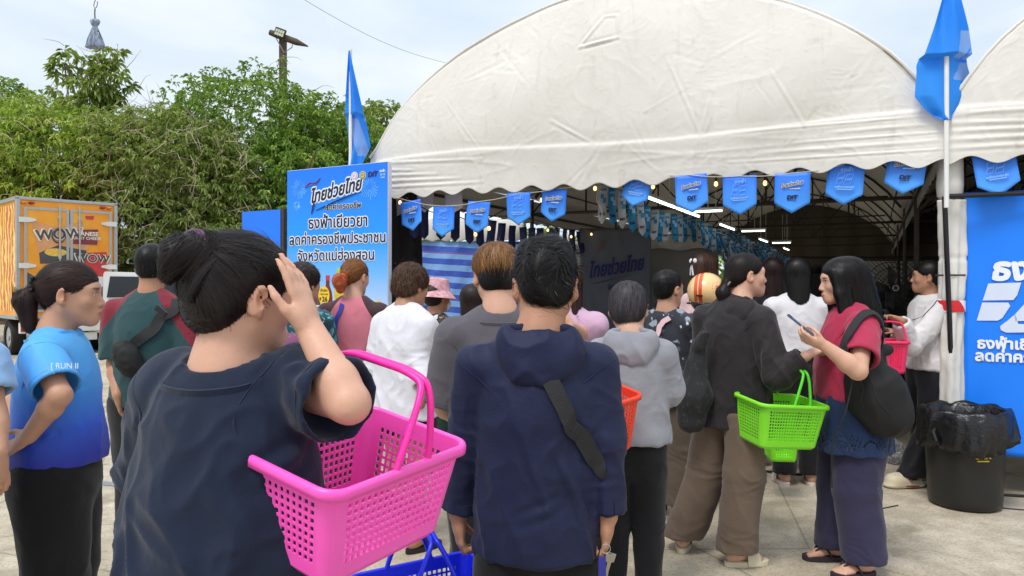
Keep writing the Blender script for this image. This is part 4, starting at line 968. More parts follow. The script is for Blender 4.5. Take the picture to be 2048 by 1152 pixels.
bG = (px(1972, 0, 24)[0], 24, 0)
tree('distant tree tip in the gap between the two tent roofs', bG, [lobe(bG, 1975, 215, 24, 38, 48), lobe(bG, 1960, 300, 24, 80, 80)], LEAF_L, 800, 9, .22, .2, 3.0, 7)
# far hedge of greenery closing the horizon
r_ = np.random.default_rng(9); n = 5200; X = r_.uniform(-46, 34, n); P = np.stack([X, 38 + r_.normal(0, 1.6, n), np.abs(r_.normal(0, 1, n)) * 1.5 + r_.uniform(0, 1.2, n)], 1); V, T, rn = leaves(P, np.tile([0, -.4, .6], (n, 1)), 8, .5, r_)
tag(mk('undergrowth', V, T, LEAF_D, attrs={'rnd': rn}), kind='stuff')
# ---- tin-roofed shed far behind
sh = thing('shed', 'low shed with a grey tin roof far behind the trees', 'shed', px(262, 0, 29) * (1, 1, 0))
m = MB(); m.box((0, 2, 1.1), (6, 4, 2.2)); m.build('wall', plain('shed_wall', C('8a8378'), .85, .15), sh)
q = NT('tin_roof'); w = q.n('ShaderNodeTexWave'); w.inputs['Scale'].default_value = 5; q.l(q.coord(), w.inputs[0]); q.set(q.ramp(q.noise(q.coord(), 2, 4), [(.4, C('9aa3a8')), (.65, C('7a5a48'))]), .5); q.bump(w.outputs['Fac'], .6, .03)
mk('roof', [(-3.4, -.5, 2.15), (3.4, -.5, 2.15), (3.4, 2.2, 2.95), (-3.4, 2.2, 2.95)], [(0, 1, 2, 3)], q.m, sh).modifiers.new('thick', 'SOLIDIFY').thickness = .05
# ================================================================ people
def bvh(VQ): return BVHTree.FromPolygons([tuple(k) for k in VQ[0]], [tuple(map(int, k)) for k in VQ[1]])
def ribbon(fig, pts, width, mat, name='strap', parent=None, off=.006, th=.003, n=40, tree_=None, local=None, taper=0.):
    """a strap laid over the last garment of a figure"""
    t = tree_ or bvh(fig.last[1:]); pts = np.asarray(pts, float); L_ = np.r_[0, np.cumsum(np.linalg.norm(np.diff(pts, axis=0), axis=1))]; L_ /= L_[-1]
    p = np.stack([np.interp(np.linspace(0, 1, n), L_, pts[:, i]) for i in range(3)], 1); c = fig.L(0, 0, 0); out, nn = [], []
    for q_ in p:
        loc, no, _, _ = t.find_nearest(Vector(q_)); no = nrm(no); loc = np.array(loc)
        if no @ (loc - fig.torso(loc[2])) < 0: no = -no
        out.append(loc + no * off); nn.append(no)
    out = relaxpoly(np.array(out), 4); nn = relaxpoly(np.array(nn), 4); T = np.gradient(out, axis=0); S = np.cross(T, nn); S /= np.linalg.norm(S, axis=1)[:, None]; S = S * (np.interp(np.linspace(0, 1, n), (0, 1 - taper, 1), (1, 1, .12))[:, None] if taper else 1); nn /= np.linalg.norm(nn, axis=1)[:, None]
    V = np.stack([out - S * width / 2, out - S * width / 2 + nn * th, out + S * width / 2 + nn * th, out + S * width / 2], 1).reshape(-1, 3)
    f = [(4 * i + j, 4 * i + (j + 1) % 4, 4 * i + 4 + (j + 1) % 4, 4 * i + 4 + j) for i in range(n - 1) for j in range(4)] + [(3, 2, 1, 0), tuple(4 * n - 4 + j for j in range(4))]
    o0 = np.zeros(3) if local is None else np.asarray(local)
    return mk(name, V - o0, f, mat, parent or fig.root)
def relaxpoly(p, it):
    for _ in range(it): p[1:-1] = .5 * p[1:-1] + .25 * (p[:-2] + p[2:])
    return p
def decal(fig, s, size, center, ex, ey, mat, **k):
    t = bvh(fig.last[1:]); ex, ey = nrm(ex), nrm(ey); ez = np.cross(ex, ey)
    def wp(co):
        for i in range(len(co)):
            p = np.asarray(center) + ex * co[i, 0] + ey * co[i, 1]; h = t.ray_cast(Vector(p + ez * .2), Vector(-ez), .5)[0]
            q_ = np.array(h) if h is not None else p; co[i] = q_ + ez * (.0022 + co[i, 2])
        return co
    return text(s, size, mat, k.pop('name', 'lettering'), fig.root, warp=wp, ext=.0003, **k)
def band(fig, pts, width, mat, name='stripe'): return ribbon(fig, pts, width, mat, name, off=.0012, th=.0012, n=24)
def hood(fig, mat, sz=1.0, dz=0., back=.0, seed=0, flop=0.):
    f = Field(fig.nb - .26, fig.nb + .22, fig.vox * .85); B = -fig.fwd; nb = fig.nb; fl = np.array([0, 0, 1.])
    M = fig.Rb
    f.ell(nb + B * (.062 + back) + (0, 0, -.032 + dz), np.array((.118, .048, .078)) * sz, 0, M=M @ rotx(-.35)); f.ell(nb + B * (.085 + back) + (0, 0, -.075 + dz), np.array((.085, .036, .06)) * sz, .04, M=M @ rotx(-.3))
    for g in (1, -1):
        f.cone(nb + B * .05 + fig.rt * g * .075 + (0, 0, -.005 + dz), nb - B * .035 + fig.rt * g * .075 + (0, 0, -.035), .027, .024, .03); f.cone(nb - B * .035 + fig.rt * g * .075 + (0, 0, -.035), nb - B * .10 + fig.rt * g * .015 + (0, 0, -.075), .022, .020, .03)
    f.cone(nb + (0, 0, -.09), nb + nrm(fig.hc - nb) * .16, .068, .066, .012, 'sub')
    f.ell(nb + B * .058 + (0, 0, .022 + dz), np.array((.078, .018, .045)) * sz, .02, 'sub', M=M)
    V, Q = f.mesh(2); N = vnormals(V, Q); g = (V - nb) @ fig.Rb; d = .006 * (ridge(g * np.array([14, 8, 9.]) + seed) - .3) + .005 * fbm(g * 9 + seed, 2)
    for k, (x0, x1) in enumerate(((-.09, -.01), (-.055, .0), (.085, .01), (.05, .005), (.0, .0))):
        p0 = nb + B * (.06 + back) + fig.rt * x0 * sz + (0, 0, .03 + dz); p1 = nb + B * (.11 + back) + fig.rt * x1 + (0, 0, -.115 * sz + dz); ds, t = segdist(V, p0, p1); d += .007 * np.sin(np.pi * np.clip(t, .03, .97)) * (np.exp(-(ds / .009) ** 2) - .7 * np.exp(-((ds - .018) / .009) ** 2))
    return mk('hood', relax(V + N * d[:, None], Q, 1, .4), Q, mat, fig.root, smooth=True)
def wrap(fig, mat, name, top, bot, r0, r1, flat=.75, amp=.008, seed=1, gap=None, fq=1.):
    H = fig.H; f = Field(fig.L(-.34, -.3, bot * H).min() * 0 + np.array([-.36, -.36, bot * H - .02]) + fig.L(0, 0, .5 * H) * (1, 1, 0), np.array([.36, .36, top * H + .03]) + fig.L(0, 0, .5 * H) * (1, 1, 0), fig.vox)
    f.cone(fig.L(0, -.005, top * H + .03), fig.L(0, -.005, bot * H - .03), r0, r1, 0, flat=(fig.fwd, flat)); f.plane((0, 0, top * H), (0, 0, 1), .008); f.plane((0, 0, bot * H), (0, 0, -1), .005)
    f.cone(fig.L(0, -.005, bot * H + .04), fig.L(0, -.005, bot * H - .05), r1 - .014, r1 - .012, .004, 'sub', flat=(fig.fwd, flat))
    V, Q = f.mesh(3); N = vnormals(V, Q); g = V @ fig.Rb + seed; an = np.arctan2(g[:, 1] - seed, g[:, 0] - seed)
    low = np.clip((top * H - V[:, 2]) / (.1), .3, 1); d = amp * low * (np.sin(an * 9 * fq + 3 * pnoise(g * 5)) + (.4 * pnoise(np.c_[g[:, :2] * 10, g[:, 2] * 4])))
    V = relax(V + N * d[:, None], Q, 1); return mk(name, V, Q, mat, fig.root, smooth=True)
# ---- hair shapes, in head axes (x right, y forward, z up)
EARS = lambda E: [E((g * .096, .004, -.022), (.036, .034, .046), .008, 'sub') for g in (1, -1)]
FACE = lambda E, y=.105, z=-.03: E((0, y, z), (.078, .058, .085), .012, 'sub')
def down(top=(0, -.03, .125), fz=1.0):
    t = np.array(top)
    return lambda h: np.c_[(h[:, 0] - t[0]) * 6, (h[:, 1] - t[1]) * 6, -fz * np.clip((t[2] - h[:, 2]) * 12, .1, 1.5)]
def hair_short(E, K):
    E((0, -.016, .042), (.082, .100, .084), 0); E((0, -.052, -.018), (.064, .048, .050), .03); FACE(E); EARS(E)
def hair_bob(low=-.085, wide=.088):
    def b(E, K):
        E((0, -.016, .040), (wide, .103, .086), 0); E((0, -.045, low + .06), (wide * .92, .07, .075), .03); FACE(E)
        for g in (1, -1): E((g * .10, .045, low + .02), (.05, .04, .06), .02, 'sub')
    return b
def hair_curly(s_=1.0):
    def b(E, K):
        E((0, -.016, .040), (.094 * s_, .108 * s_, .094 * s_), 0); E((0, -.05, -.02), (.085 * s_, .065, .06), .03); FACE(E)
        for g in (1, -1): E((g * .105, .015, -.03), (.03, .03, .035), .01, 'sub')
    return b
def hair_tail(tie, end, r0=.030, r1=.018, low=True, mid=None):
    def b(E, K):
        E((0, -.014, .040), (.081, .099, .083), 0); E((0, -.058, -.012), (.056, .044, .048), .035); FACE(E, .108); EARS(E)
        t, e = np.array(tie), np.array(end); m = np.array(mid) if mid is not None else (t + e) / 2 + np.array([0, -.03, .0])
        K(np.array([0, -.07, t[2] * .6 + .02]), t, .05, .022, .03); K(t, m, .018, r0, .012); K(m, e, r0, r1, .02)
    return b
def flow_tail(tie, end):
    t, e = np.array(tie), np.array(end)
    def f(h):
        d = t - h; d /= np.linalg.norm(d, axis=1)[:, None] + 1e-9; far = h @ nrm(e - t) > t @ nrm(e - t) - .002
        back = (np.linalg.norm((h - t) - np.outer((h - t) @ nrm(e - t), nrm(e - t)), axis=1) < .055) & far & (np.linalg.norm(h - t, axis=1) < np.linalg.norm(e - t) * 1.25)
        d[back] = nrm(e - t); d[((h - t) @ nrm(e - t) > np.linalg.norm(e - t) * .96) & back] *= .05; d[((h - t) @ nrm(e - t) > np.linalg.norm(e - t) * 1.2)] *= .03; return d
    return f
def hair_long(low=-.27, wide=.088, back=0.):
    def b(E, K):
        E((0, -.014, .040), (wide, .102, .086), 0); FACE(E, .118, -.02)
        K((0, -.055, .02), (0, -.075, low), wide * .98, wide * .80, .03, flat=((0, 1, 0), .62))
        if back: K((0, -.075, .03), (0, -.085 - back, low * .85), .075, .060, .04)
        for g in (1, -1): K((g * .068, .012, .03), (g * .080, -.01, low * .92), .026, .024, .03); K((g * .060, .050, .055), (g * .074, .040, -.06), .016, .018, .025); K((g * .074, .040, -.06), (g * .085, .035, low * .85), .018, .014, .025)
    return b
def flow_long(h):
    s_ = np.sign(h[:, 0] + 1e-6); up = np.clip((h[:, 2] - .05) / .06, 0, 1)
    return np.c_[s_ * up * 1.6 + s_ * .05, -.35 * up, -(1.05 - up)]

# ---- fabrics
def C_(h): return C(h)
NAVY_TEE, NAVY_HOOD = cloth('navy_cotton', C('141f35')), cloth('navy_jersey', C('171d3c'), var=.06, rough=.6, sheen=.05)
BLACK_TR = cloth('black_trouser', C('121113'), var=.2); BLACK_TR2 = cloth('soft_black_trouser', C('17171b'), var=.2)
TAUPE = cloth('taupe_twill', C('67574a'), wr=.3); TAUPE2 = cloth('grey_taupe_twill', C('62564b')); DUSK = cloth('dusky_purple_twill', C('33304a')); OLIVE = cloth('olive_twill', C('564a38'))
GREY_TEE, GREY_HOOD = cloth('grey_cotton', C('57535a')), cloth('grey_fleece', C('8f9098')); BLACK_JK = cloth('black_windproof', C('262224'), var=.12, rough=.7); MAROON = cloth('maroon_cotton', C('a82c4c'))
WHITE_SH = cloth('white_linen', C('dcdbe2'), var=.03); WHITE_BL = cloth('white_blouse', C('d5d2d6'), var=.03); PINK_TEE = cloth('pale_pink_cotton', C('c9a3bd')); PINKWHITE = cloth('pale_rose_cotton', C('d8b6b8')); BLACKTOP = cloth('dark_plum_cotton', C('1e161d')); WHITE_JK = cloth('white_track_nylon', C('d4d0d0'), var=.04, rough=.6)
LBLUE = cloth('light_blue_cotton', C('8db2dc')); NAVYJK = cloth('navy_tied_jacket', C('1e3052')); TRACK = cloth('black_track_nylon', C('14141c'), rough=.6)
WEBBING = plain('black_webbing', C('17171a'), .7, .15, 60, .5); NYLON = plain('black_nylon', C('0e0e10'), .75, .15, 14, .3, bscale=25)
CREAM_EVA, PLUM_EVA, BLACK_EVA = plain('cream_foam', C('d2c6ab'), .6, .06), plain('plum_foam', C('2d2230'), .6, .1), plain('black_foam', C('161618'), .6, .1)
def seamed(name, a, b, attr='seam', wr=.25):              # two-colour raglan cloth, the seam read from a distance stored on the cloth
    q = NT(name); v = q.coord(); f = q.noise(v, 6, 4); m = q.math('GREATER_THAN', q.attr(attr), 0.0)
    c = q.mix(m, a, b); q.set(q.mix(q.math('MULTIPLY', f, .25), c, (c_ := tuple(k * .6 for k in a))), .85); q.b.inputs['Sheen Weight'].default_value = .12; q.bump(q.noise(v, 38, 3), wr, .004); return q.m
def raglan(fig, w=.085, k=.55):
    def at(V):
        g = (V - fig.L(0, 0, .8 * fig.H)) @ fig.Rb; ax = np.abs(g[:, 0]); return {'seam': ax - (w - (g[:, 2] - .02) * k)}
    return at
def floral(name, base, spots, scale, bg2=None):
    q = NT(name); v = q.coord(); c = q.mix(q.math('MULTIPLY', q.noise(v, 9, 4), .6), base, bg2 or tuple(k * 1.6 for k in base))
    for i, (col, sc_, th) in enumerate(spots):
        vo = q.n('ShaderNodeTexVoronoi'); vo.inputs['Scale'].default_value = scale * sc_; mpv = q.mix(.035, v, q.n('ShaderNodeTexNoise', noise_dimensions='3D').outputs['Color'], 'ADD')
        nn = q.n('ShaderNodeTexNoise'); nn.inputs['Scale'].default_value = scale * 2.6; nn.inputs['Detail'].default_value = 3; q.l(v, nn.inputs['Vector']); wv_ = q.mix(.06, v, nn.outputs['Color'], 'ADD'); ad = q.n('ShaderNodeVectorMath', operation='ADD'); ad.inputs[1].default_value = (i * 3.3, i * 1.7, i * .9); q.l(wv_, ad.inputs[0]); q.l(ad.outputs[0], vo.inputs['Vector'])
        c = q.mix(q.ramp(vo.outputs['Distance'], [(th - .03, (1, 1, 1)), (th + .03, (0, 0, 0))]), c, col)
    q.set(c, .8); q.b.inputs['Sheen Weight'].default_value = .1; q.bump(q.noise(v, 38, 3), .2, .004); return q.m
FL_DARK = floral('dark_floral', C('17181f'), [(C('8e98a6'), 1., .30), (C('c9d0d8'), 1.7, .19), (C('59606e'), .8, .26)], 11, C('3a3f4b'))
FL_TEAL = floral('teal_floral', C('14272e'), [(C('2f8ea0'), 1., .34), (C('9fc6c4'), 1.9, .20), (C('8a4a5c'), 1.4, .16)], 15, C('1f6374'))
FL_PURP = floral('purple_print', C('6d3a5c'), [(C('b98fae'), 1., .16), (C('c9a8c2'), 1.7, .12)], 17)
FL_MOS = floral('mosaic_print', C('2b2420'), [(C('a08a52'), 1.1, .24), (C('5a5648'), 1.6, .26), (C('8e5a6a'), 1.3, .14), (C('c0b49c'), 2.4, .16)], 19, C('453a30'))
FL_RED = floral('red_white_print', C('c8b4ae'), [(C('a04248'), 1.5, .25), (C('7c3a44'), 2.2, .2)], 22)
q = NT('grey_pattern'); w = q.n('ShaderNodeTexWave', bands_direction='Z'); w.inputs['Scale'].default_value = 22; w.inputs['Distortion'].default_value = 3; q.l(q.coord(), w.inputs[0]); q.set(q.ramp(w.outputs['Fac'], [(.4, C('6c7078')), (.6, C('a0a4aa'))]), .85); GREYPAT = q.m
q = NT('running_shirt'); sx = q.n('ShaderNodeSeparateXYZ'); q.l(q.coord(), sx.inputs[0]); n = q.noise(q.coord(), 5, 3)
z_ = q.math('ADD', sx.outputs['Z'], q.math('MULTIPLY', n, .10)); q.set(q.ramp(q.math('MULTIPLY', q.math('SUBTRACT', z_, .84), 2.0), [(.10, C('1d2b97')), (.36, C('2152c4')), (.62, C('3a8ddd')), (.95, C('4fa8ea'))]), .6); q.b.inputs['Sheen Weight'].default_value = .05; q.bump(q.noise(q.coord(), 40, 3), .2, .004); RUNSHIRT = q.m
q = NT('pink_bucket'); q.set(q.ramp(q.noise(q.coord(), 30, 4), [(.35, C('b98088')), (.5, C('cf9aa2')), (.65, C('d9b3b8'))]), .85); PINKHAT = q.m
BROWN_TIP = hair_mat('hair_dyed_brown', C('4a2c1a'), C('b0804e'), .4); ORANGE_TAIL = hair_mat('hair_blond_orange', C('4a2a1a'), C('b4743c'), .4, C('c0603a')); DKBROWN = hair_mat('hair_dark_brown', C('1b1110'), C('46302a'), .42); BROWNPERM = hair_mat('hair_brown_perm', C('2a1a14'), C('6f4e38'), .55); GREYISH = hair_mat('hair_greying', C('17151a'), C('5a555a'), .38); MAROONHAIR = hair_mat('hair_wine', C('170a0d'), C('3d2023'), .4); LONGBROWN = hair_mat('hair_long_brown', C('21130f'), C('5f4031'), .38)
TIEPURPLE = plain('purple_scrunchie', C('6a4468'), .8, .2, 40); TIEBLACK = plain('black_clip', C('141416'), .3)

# ---- 1. woman in navy T-shirt with the pink basket
P = Fig('woman in dark navy T-shirt, black hair in a bun, hand to her face', 456, 1.42, 462, -22, (-20, -8, 0), w=1.04, skin='light', vox=.0055, headoff=(.012, .015, -.002))
W = P.W; P.armk = .96
P.sh['R'] = W(596, 752, 1.43); P.sh['L'] = W(356, 756, 1.50)
P.arm('R', W(700, 808, 1.32), W(622, 664, 1.385), d=(-.30, .06, 1), n=(-1, .30, 0), curl=[.14, .16, .2, .26], tcurl=.05, spread=.35)
P.arm('L', W(300, 985, 1.60), W(340, 1100, 1.76), d=(.3, .6, -.5), n=(.6, 0, .4))
P.body(feet=False)
P.shirt(NAVY_TEE, hem=.42, ease=.026, sleeve=.82, slr=(.084, .080), neck=(.078, .004), folds=1.7, vox=.006, hemflare=.02, seed=1, shape=[(.40, .182, .80), (.50, .182, .82), (.58, .175, .84), (.66, .165, .82), (.73, .150, .74), (.775, .122, .60)],
        lines=[(W(640, 890, 1.36), W(430, 1010, 1.2), .016, .012), (W(560, 960, 1.2), W(330, 1090, 1.2), .020, .016), (W(545, 1020, 1.2), W(300, 1140, 1.2), .016, .012), (W(470, 700, 1.3), W(620, 740, 1.35), .010, .006), (W(400, 740, 1.2), W(350, 930, 1.2), .014, .007), (W(450, 760, 1.2), W(410, 950, 1.2), .014, .006), (W(560, 800, 1.3), W(540, 900, 1.2), .016, .009), (W(600, 760, 1.3), W(660, 850, 1.3), .012, .008)])
P.trousers(cloth('navy_skirt', C('1a2336')), top=.47, vox=.01, rad=(.12, .09, .08))
tie, end = (.008, -.094, .074), (-.004, -.138, .010)
def hb(E, K):
    E((0, -.014, .040), (.084, .103, .087), 0); E((0, -.062, -.018), (.068, .050, .062), .035); FACE(E, .112, -.02); EARS(E)
    K((.006, -.075, .055), (.008, -.094, .074), .048, .030, .03); E((.008, -.104, .074), (.036, .024, .036), .012); K((.004, -.118, .078), (-.002, -.136, .062), .027, .030, .012); K((-.002, -.136, .062), (-.006, -.146, .020), .030, .014, .02)
P.hair(SOFTBLACK, hb, flow_tail(tie, end), 5200, .13, .0012, .004, seed=3, steps=10, vox=.0045)
m = MB(); tt = [P.hp(.005 + .002 * math.sin(a * 7), -.116 + .030 * math.cos(a) * .3, .076 + .031 * math.sin(a)) + P.Rh @ np.array([.033 * math.cos(a), 0, 0]) for a in np.linspace(0, 6.283, 30)]
m.tube(tt, [.007 + .0022 * math.sin(a * 13) for a in range(30)], 8); m.build('hair_tie', TIEPURPLE, P.root, smooth=True)
PW = P
# ---- 2. man in the navy hooded top
P = Fig('man in a navy hooded top with short black hair, seen from behind', 1078, 2.0, 478, 0, (2, -6, 0), w=1.01, skin='tan', vox=.005, headoff=(.018, .02, -.004)); W = P.W; FM = P
P.sh['L'] = W(954, 716, 2.0); P.sh['R'] = W(1192, 716, 2.0)
P.arm('L', W(934, 880, 2.02), W(916, 1028, 2.04), d=(.06, .10, -1), n=(.9, .3, .0), curl=1.05, tcurl=.9); P.arm('R', W(1208, 880, 1.97), W(1216, 1032, 1.95), d=(-.08, .05, -1), n=(-1, .15, 0), curl=1.25, tcurl=1.0)
P.body(feet=False, neck=.057)
P.shirt(NAVY_HOOD, hem=.475, ease=.022, long=True, slr=(.062, .042), neck=(.070, 0), folds=.95, seed=2, vox=.0052, cuff=.98, shape=[(.44, .152, .74), (.50, .148, .76), (.56, .144, .78), (.63, .142, .80), (.70, .146, .78), (.745, .138, .72), (.775, .114, .60)],
        lines=[(W(1190, 760, 1.85), W(1130, 960, 1.85), .014, .010), (W(1165, 860, 1.85), W(1180, 1040, 1.88), .016, .012), (W(1110, 900, 1.85), W(1190, 1060, 1.9), .013, .008), (W(960, 760, 1.85), W(950, 980, 1.85), .014, .008), (W(935, 720, 1.9), W(925, 860, 1.9), .01, .006), (W(1215, 700, 1.9), W(1228, 860, 1.9), .01, .006), (W(1140, 1010, 1.85), W(960, 1070, 1.85), .012, .005), (W(1180, 985, 1.85), W(1080, 1030, 1.85), .010, .006), (W(1185, 950, 1.85), W(1100, 990, 1.85), .009, .005)])
FMT = bvh(P.last[1:])
hood(P, NAVY_HOOD, 1.0, .012)
P.trousers(BLACK_TR, top=.52, rad=(.088, .085, .078), vox=.008, pel=(.138, .72))
def hb(E, K):
    E((0, -.016, .046), (.081, .102, .084), 0); E((0, -.055, -.016), (.062, .045, .050), .03); FACE(E); EARS(E); E((0, .0, .10), (.066, .080, .034), .03)
P.hair(BLACKHAIR, hb, lambda h: np.c_[h[:, 0] * 8 + 3 * np.sin(h[:, 1] * 60), (h[:, 1] + .02) * 9 + 2 * np.sin(h[:, 0] * 70), -np.clip((.115 - h[:, 2]) * 14, -.4, 1.2)], 6500, .036, .0011, .010, seed=5, rough=.003, vox=.0042, steps=6)
# ---- 3. man with brown bowl cut
P = Fig('man with brown-dyed bowl cut over a black undercut, in a grey T-shirt', 1000, 2.78, 483, 4, (3, -6, 0), w=1.05, skin='light', vox=.006, headoff=(-.012, .02, -.004)); W = P.W
P.arm('L', W(888, 812, 2.80), W(900, 830, 2.98), d=(.2, 1, 0)); P.arm('R', W(1110, 812, 2.8), W(1090, 840, 3.0), d=(-.2, 1, 0))
P.body(feet=False, neck=.055)
P.shirt(GREY_TEE, hem=.48, ease=.03, sleeve=.95, slr=(.080, .084), neck=(.078, -.004), folds=.8, seed=7)
P.trousers(BLACK_TR2, top=.52, rad=(.11, .09, .08), vox=.009)
def hb(E, K):
    E((0, -.016, .036), (.080, .098, .080), 0); E((0, -.045, -.022), (.070, .052, .050), .03); FACE(E); [E((g * .088, .030, -.045), (.03, .035, .04), .008, 'sub') for g in (1, -1)]
P.hair(BLACKHAIR, hb, down(), 900, .03, .0012, .002, seed=6, name='undercut_hair')
def hb(E, K):
    E((0, -.006, .046), (.092, .108, .086), 0); FACE(E, .128, -.04); E((0, 0, -.100), (.14, .16, .075), .008, 'sub')
P.hair(BROWN_TIP, hb, down((.004, -.02, .13), .8), 3200, .085, .0013, .004, seed=8, steps=8)
# ---- 4. woman in the blue running shirt
P = Fig('woman in a blue gradient running shirt, black ponytail, hands clasped behind her back', 118, 2.7, 520, -72, (-2, -4, 0), w=1.04, skin='mid', vox=.006, headoff=(0, .03, 0)); W = P.W
P.arm('R', W(120, 790, 2.46), W(58, 872, 2.50), d=(-.75, .15, -.45), n=(-.3, -.75, .6), curl=[.25, .3, .35, .4], tcurl=.25)
P.arm('L', W(30, 786, 2.80), W(42, 850, 2.66), d=(.25, -.2, -1), n=(.8, -.3, .2), curl=.6)
P.body(feet=False)
P.shirt(RUNSHIRT, hem=.535, ease=.020, sleeve=.82, slr=(.074, .080), neck=(.066, 0), folds=.6, seed=3, belly=.004, shape=[(.50, .165, .86), (.56, .160, .86), (.62, .150, .84), (.70, .146, .82), (.745, .142, .76), (.775, .118, .62)], lines=[(W(140, 820, 2.5), W(190, 860, 2.6), .012, .006), (W(120, 860, 2.5), W(60, 900, 2.6), .012, .006)])
WPRINT = plain('white_print', C('d8e6f2'), .6, .03)
for dx in (0, 7): band(P, [W(136 + dx, 676, 2.36), W(135 + dx, 706, 2.36)], .004, WPRINT)
for dx in (0, 7): band(P, [W(130 + dx, 756, 2.36), W(129 + dx, 778, 2.36)], .004, WPRINT)
decal(P, '[ RUN II', .026, W(130, 732, 2.36), (1, .0, 0), (0, 0, 1), WPRINT)
P.trousers(BLACK_TR, top=.56, rad=(.115, .098, .088), pel=(.160, .92), flat=.95, vox=.008)
tie, end = (.0, -.112, .028), (.0, -.125, -.13)
P.hair(DKBROWN, hair_tail(tie, end, .036, .022, mid=(0, -.150, -.035)), flow_tail(tie, end), 3000, .11, .0014, .003, seed=9, steps=9)
m = MB()
for a in range(9): an = a * .7; m.ball(P.hp(.026 + .010 * math.cos(a * 2.1), -.112 + .018 * math.cos(an), .030 + .024 * math.sin(an)), .0085, 8)
m.build('hair_clip', TIEBLACK, P.root, smooth=True)
m = MB(); ax = nrm(P.wr['L'] - P.el['L']); m.tube([P.wr['L'] - ax * .030, P.wr['L'] - ax * .012], .0325, 16); m.build('watch', TIEBLACK, P.root, smooth=True)
# ---- 5. person cut off by the left edge
P = Fig('person mostly out of view, only a light blue sleeve and a hand showing', -150, 2.3, 500, 20, w=1.05, skin='mid', vox=.008); W = P.W
P.arm('R', W(-14, 828, 2.3), W(-4, 905, 2.24), d=(.1, .1, -1), n=(-1, 0, 0), curl=.5); P.body(feet=False); P.shirt(LBLUE, hem=.50, sleeve=.62, slr=(.07, .076)); P.trousers(cloth('blue_trouser', C('27407e')), top=.53, vox=.012); P.hair(BLACKHAIR, hair_short, down(), 300, .04)
# ---- 6. man in red and green raglan
P = Fig('man in a teal raglan T-shirt with dark red sleeves and a black sling bag', 304, 3.9, 486, -6, (10, 0, 0), w=1.14, skin='tan', vox=.007); W = P.W
P.arm('L', W(230, 728, 3.88), W(236, 790, 3.76), d=(.05, .35, -1), n=(.9, .2, 0), curl=.9, tcurl=.7); P.body(feet=False, neck=.056)
P.shirt(seamed('raglan_teal_red', C('1d4347'), C('80162a')), hem=.50, ease=.024, sleeve=.92, slr=(.080, .084), neck=(.072, 0), seed=4, folds=.8, attrs=raglan(P, .115, .75))
RGP, RGT = P, bvh(P.last[1:]); P.trousers(BLACK_TR2, top=.53, rad=(.11, .09, .075), vox=.01)
P.hair(BLACKHAIR, hair_short, down(), 1500, .035, .0014, .006, seed=10)
# ---- 7..12 people nearer the billboard
P = Fig('short woman in a purple printed blouse mostly hidden by the raised arm', 536, 4.05, 575, -8, w=1.12, skin='mid', vox=.009); P.body(feet=False, arms='RL'); P.shirt(FL_PURP, hem=.46, sleeve=.7, slr=(.075, .08), vox=.009); P.trousers(BLACK_TR2, top=.5, vox=.012, rad=(.11, .09, .08)); P.hair(SOFTBLACK, hair_bob(), down(), 500, .06)
P = Fig('woman with dark curly hair in a teal floral blouse facing the billboard', 606, 4.5, 526, -28, (-4, 0, 0), w=1.02, skin='mid', vox=.009); W = P.W
P.arm('R', W(652, 700, 4.5), W(662, 690, 4.75), d=(.2, .8, .3)); P.body(feet=False); P.shirt(FL_TEAL, hem=.44, sleeve=.85, slr=(.074, .082), vox=.009, seed=5); ribbon(P, [W(600, 590, 4.3), W(612, 610, 4.3), W(622, 640, 4.3)], .05, LBLUE, 'towel'); P.trousers(BLACK_TR2, top=.5, vox=.012)
P.hair(DKBROWN, hair_curly(1.02), down(), 1600, .035, .0022, .008, seed=11, rough=.006, wav=1.2, steps=7)
P = Fig('woman with blond-orange ponytail in a pink and black raglan T-shirt', 707, 4.8, 516, -4, (-22, -10, 0), w=1.08, skin='light', vox=.009, headoff=(.0, .03, 0)); W = P.W
P.arm('R', W(760, 690, 4.85), W(742, 700, 5.1), d=(-.3, .8, .2)); P.arm('L', W(654, 690, 4.85), W(672, 705, 5.1), d=(.4, 1, 0)); P.body(feet=True)
P.shirt(seamed('raglan_pink_black', C('cc7484'), C('1a151b')), hem=.53, ease=.024, sleeve=1.3, slr=(.074, .070), seed=6, folds=.8, attrs=raglan(P, .105, .62)); ribbon(P, [W(668, 590, 4.6), W(656, 640, 4.6), W(650, 700, 4.6)], .03, plain('blue_strap', C('2237a8'), .6), 'strap')
P.trousers(OLIVE, top=.56, rad=(.105, .09, .085), vox=.01); tie, end = (.0, -.118, -.005), (.0, -.135, -.10)
P.hair(ORANGE_TAIL, hair_tail(tie, end, .046, .030, mid=(0, -.150, -.05)), flow_tail(tie, end), 1600, .09, .0018, .004, seed=12, shell=lambda h: np.clip((-h[:, 1] - .105) / .03, 0, 1) * np.clip((.03 - h[:, 2]) / .04, 0, 1))
P = Fig('older person with short brown permed hair in a long white shirt and black shorts', 812, 4.1, 524, -34, (-8, -12, 0), w=1.0, skin='tan', vox=.008, headoff=(.0, .035, -.01)); W = P.W
P.arm('R', W(838, 716, 4.0), W(847, 775, 3.92), d=(.02, .15, -1), n=(-1, .2, 0), curl=.8); P.body(legs=True, toes=False)
P.shirt(WHITE_SH, hem=.465, ease=.042, long=True, slr=(.070, .060), neck=(.066, .004), folds=1.25, seed=8, cuff=.95, hemflare=.02, vox=.008); P.trousers(BLACK_TR, top=.55, rad=(.115, .105, .10), hem=.40, vox=.009)
P.hair(BROWNPERM, hair_curly(1.0), down((0, -.02, .12)), 2200, .035, .0020, .010, seed=13, rough=.006, wav=.9, steps=6)
for k in 'RL': sandal(P, k, BLACK_EVA, BLACK_EVA)
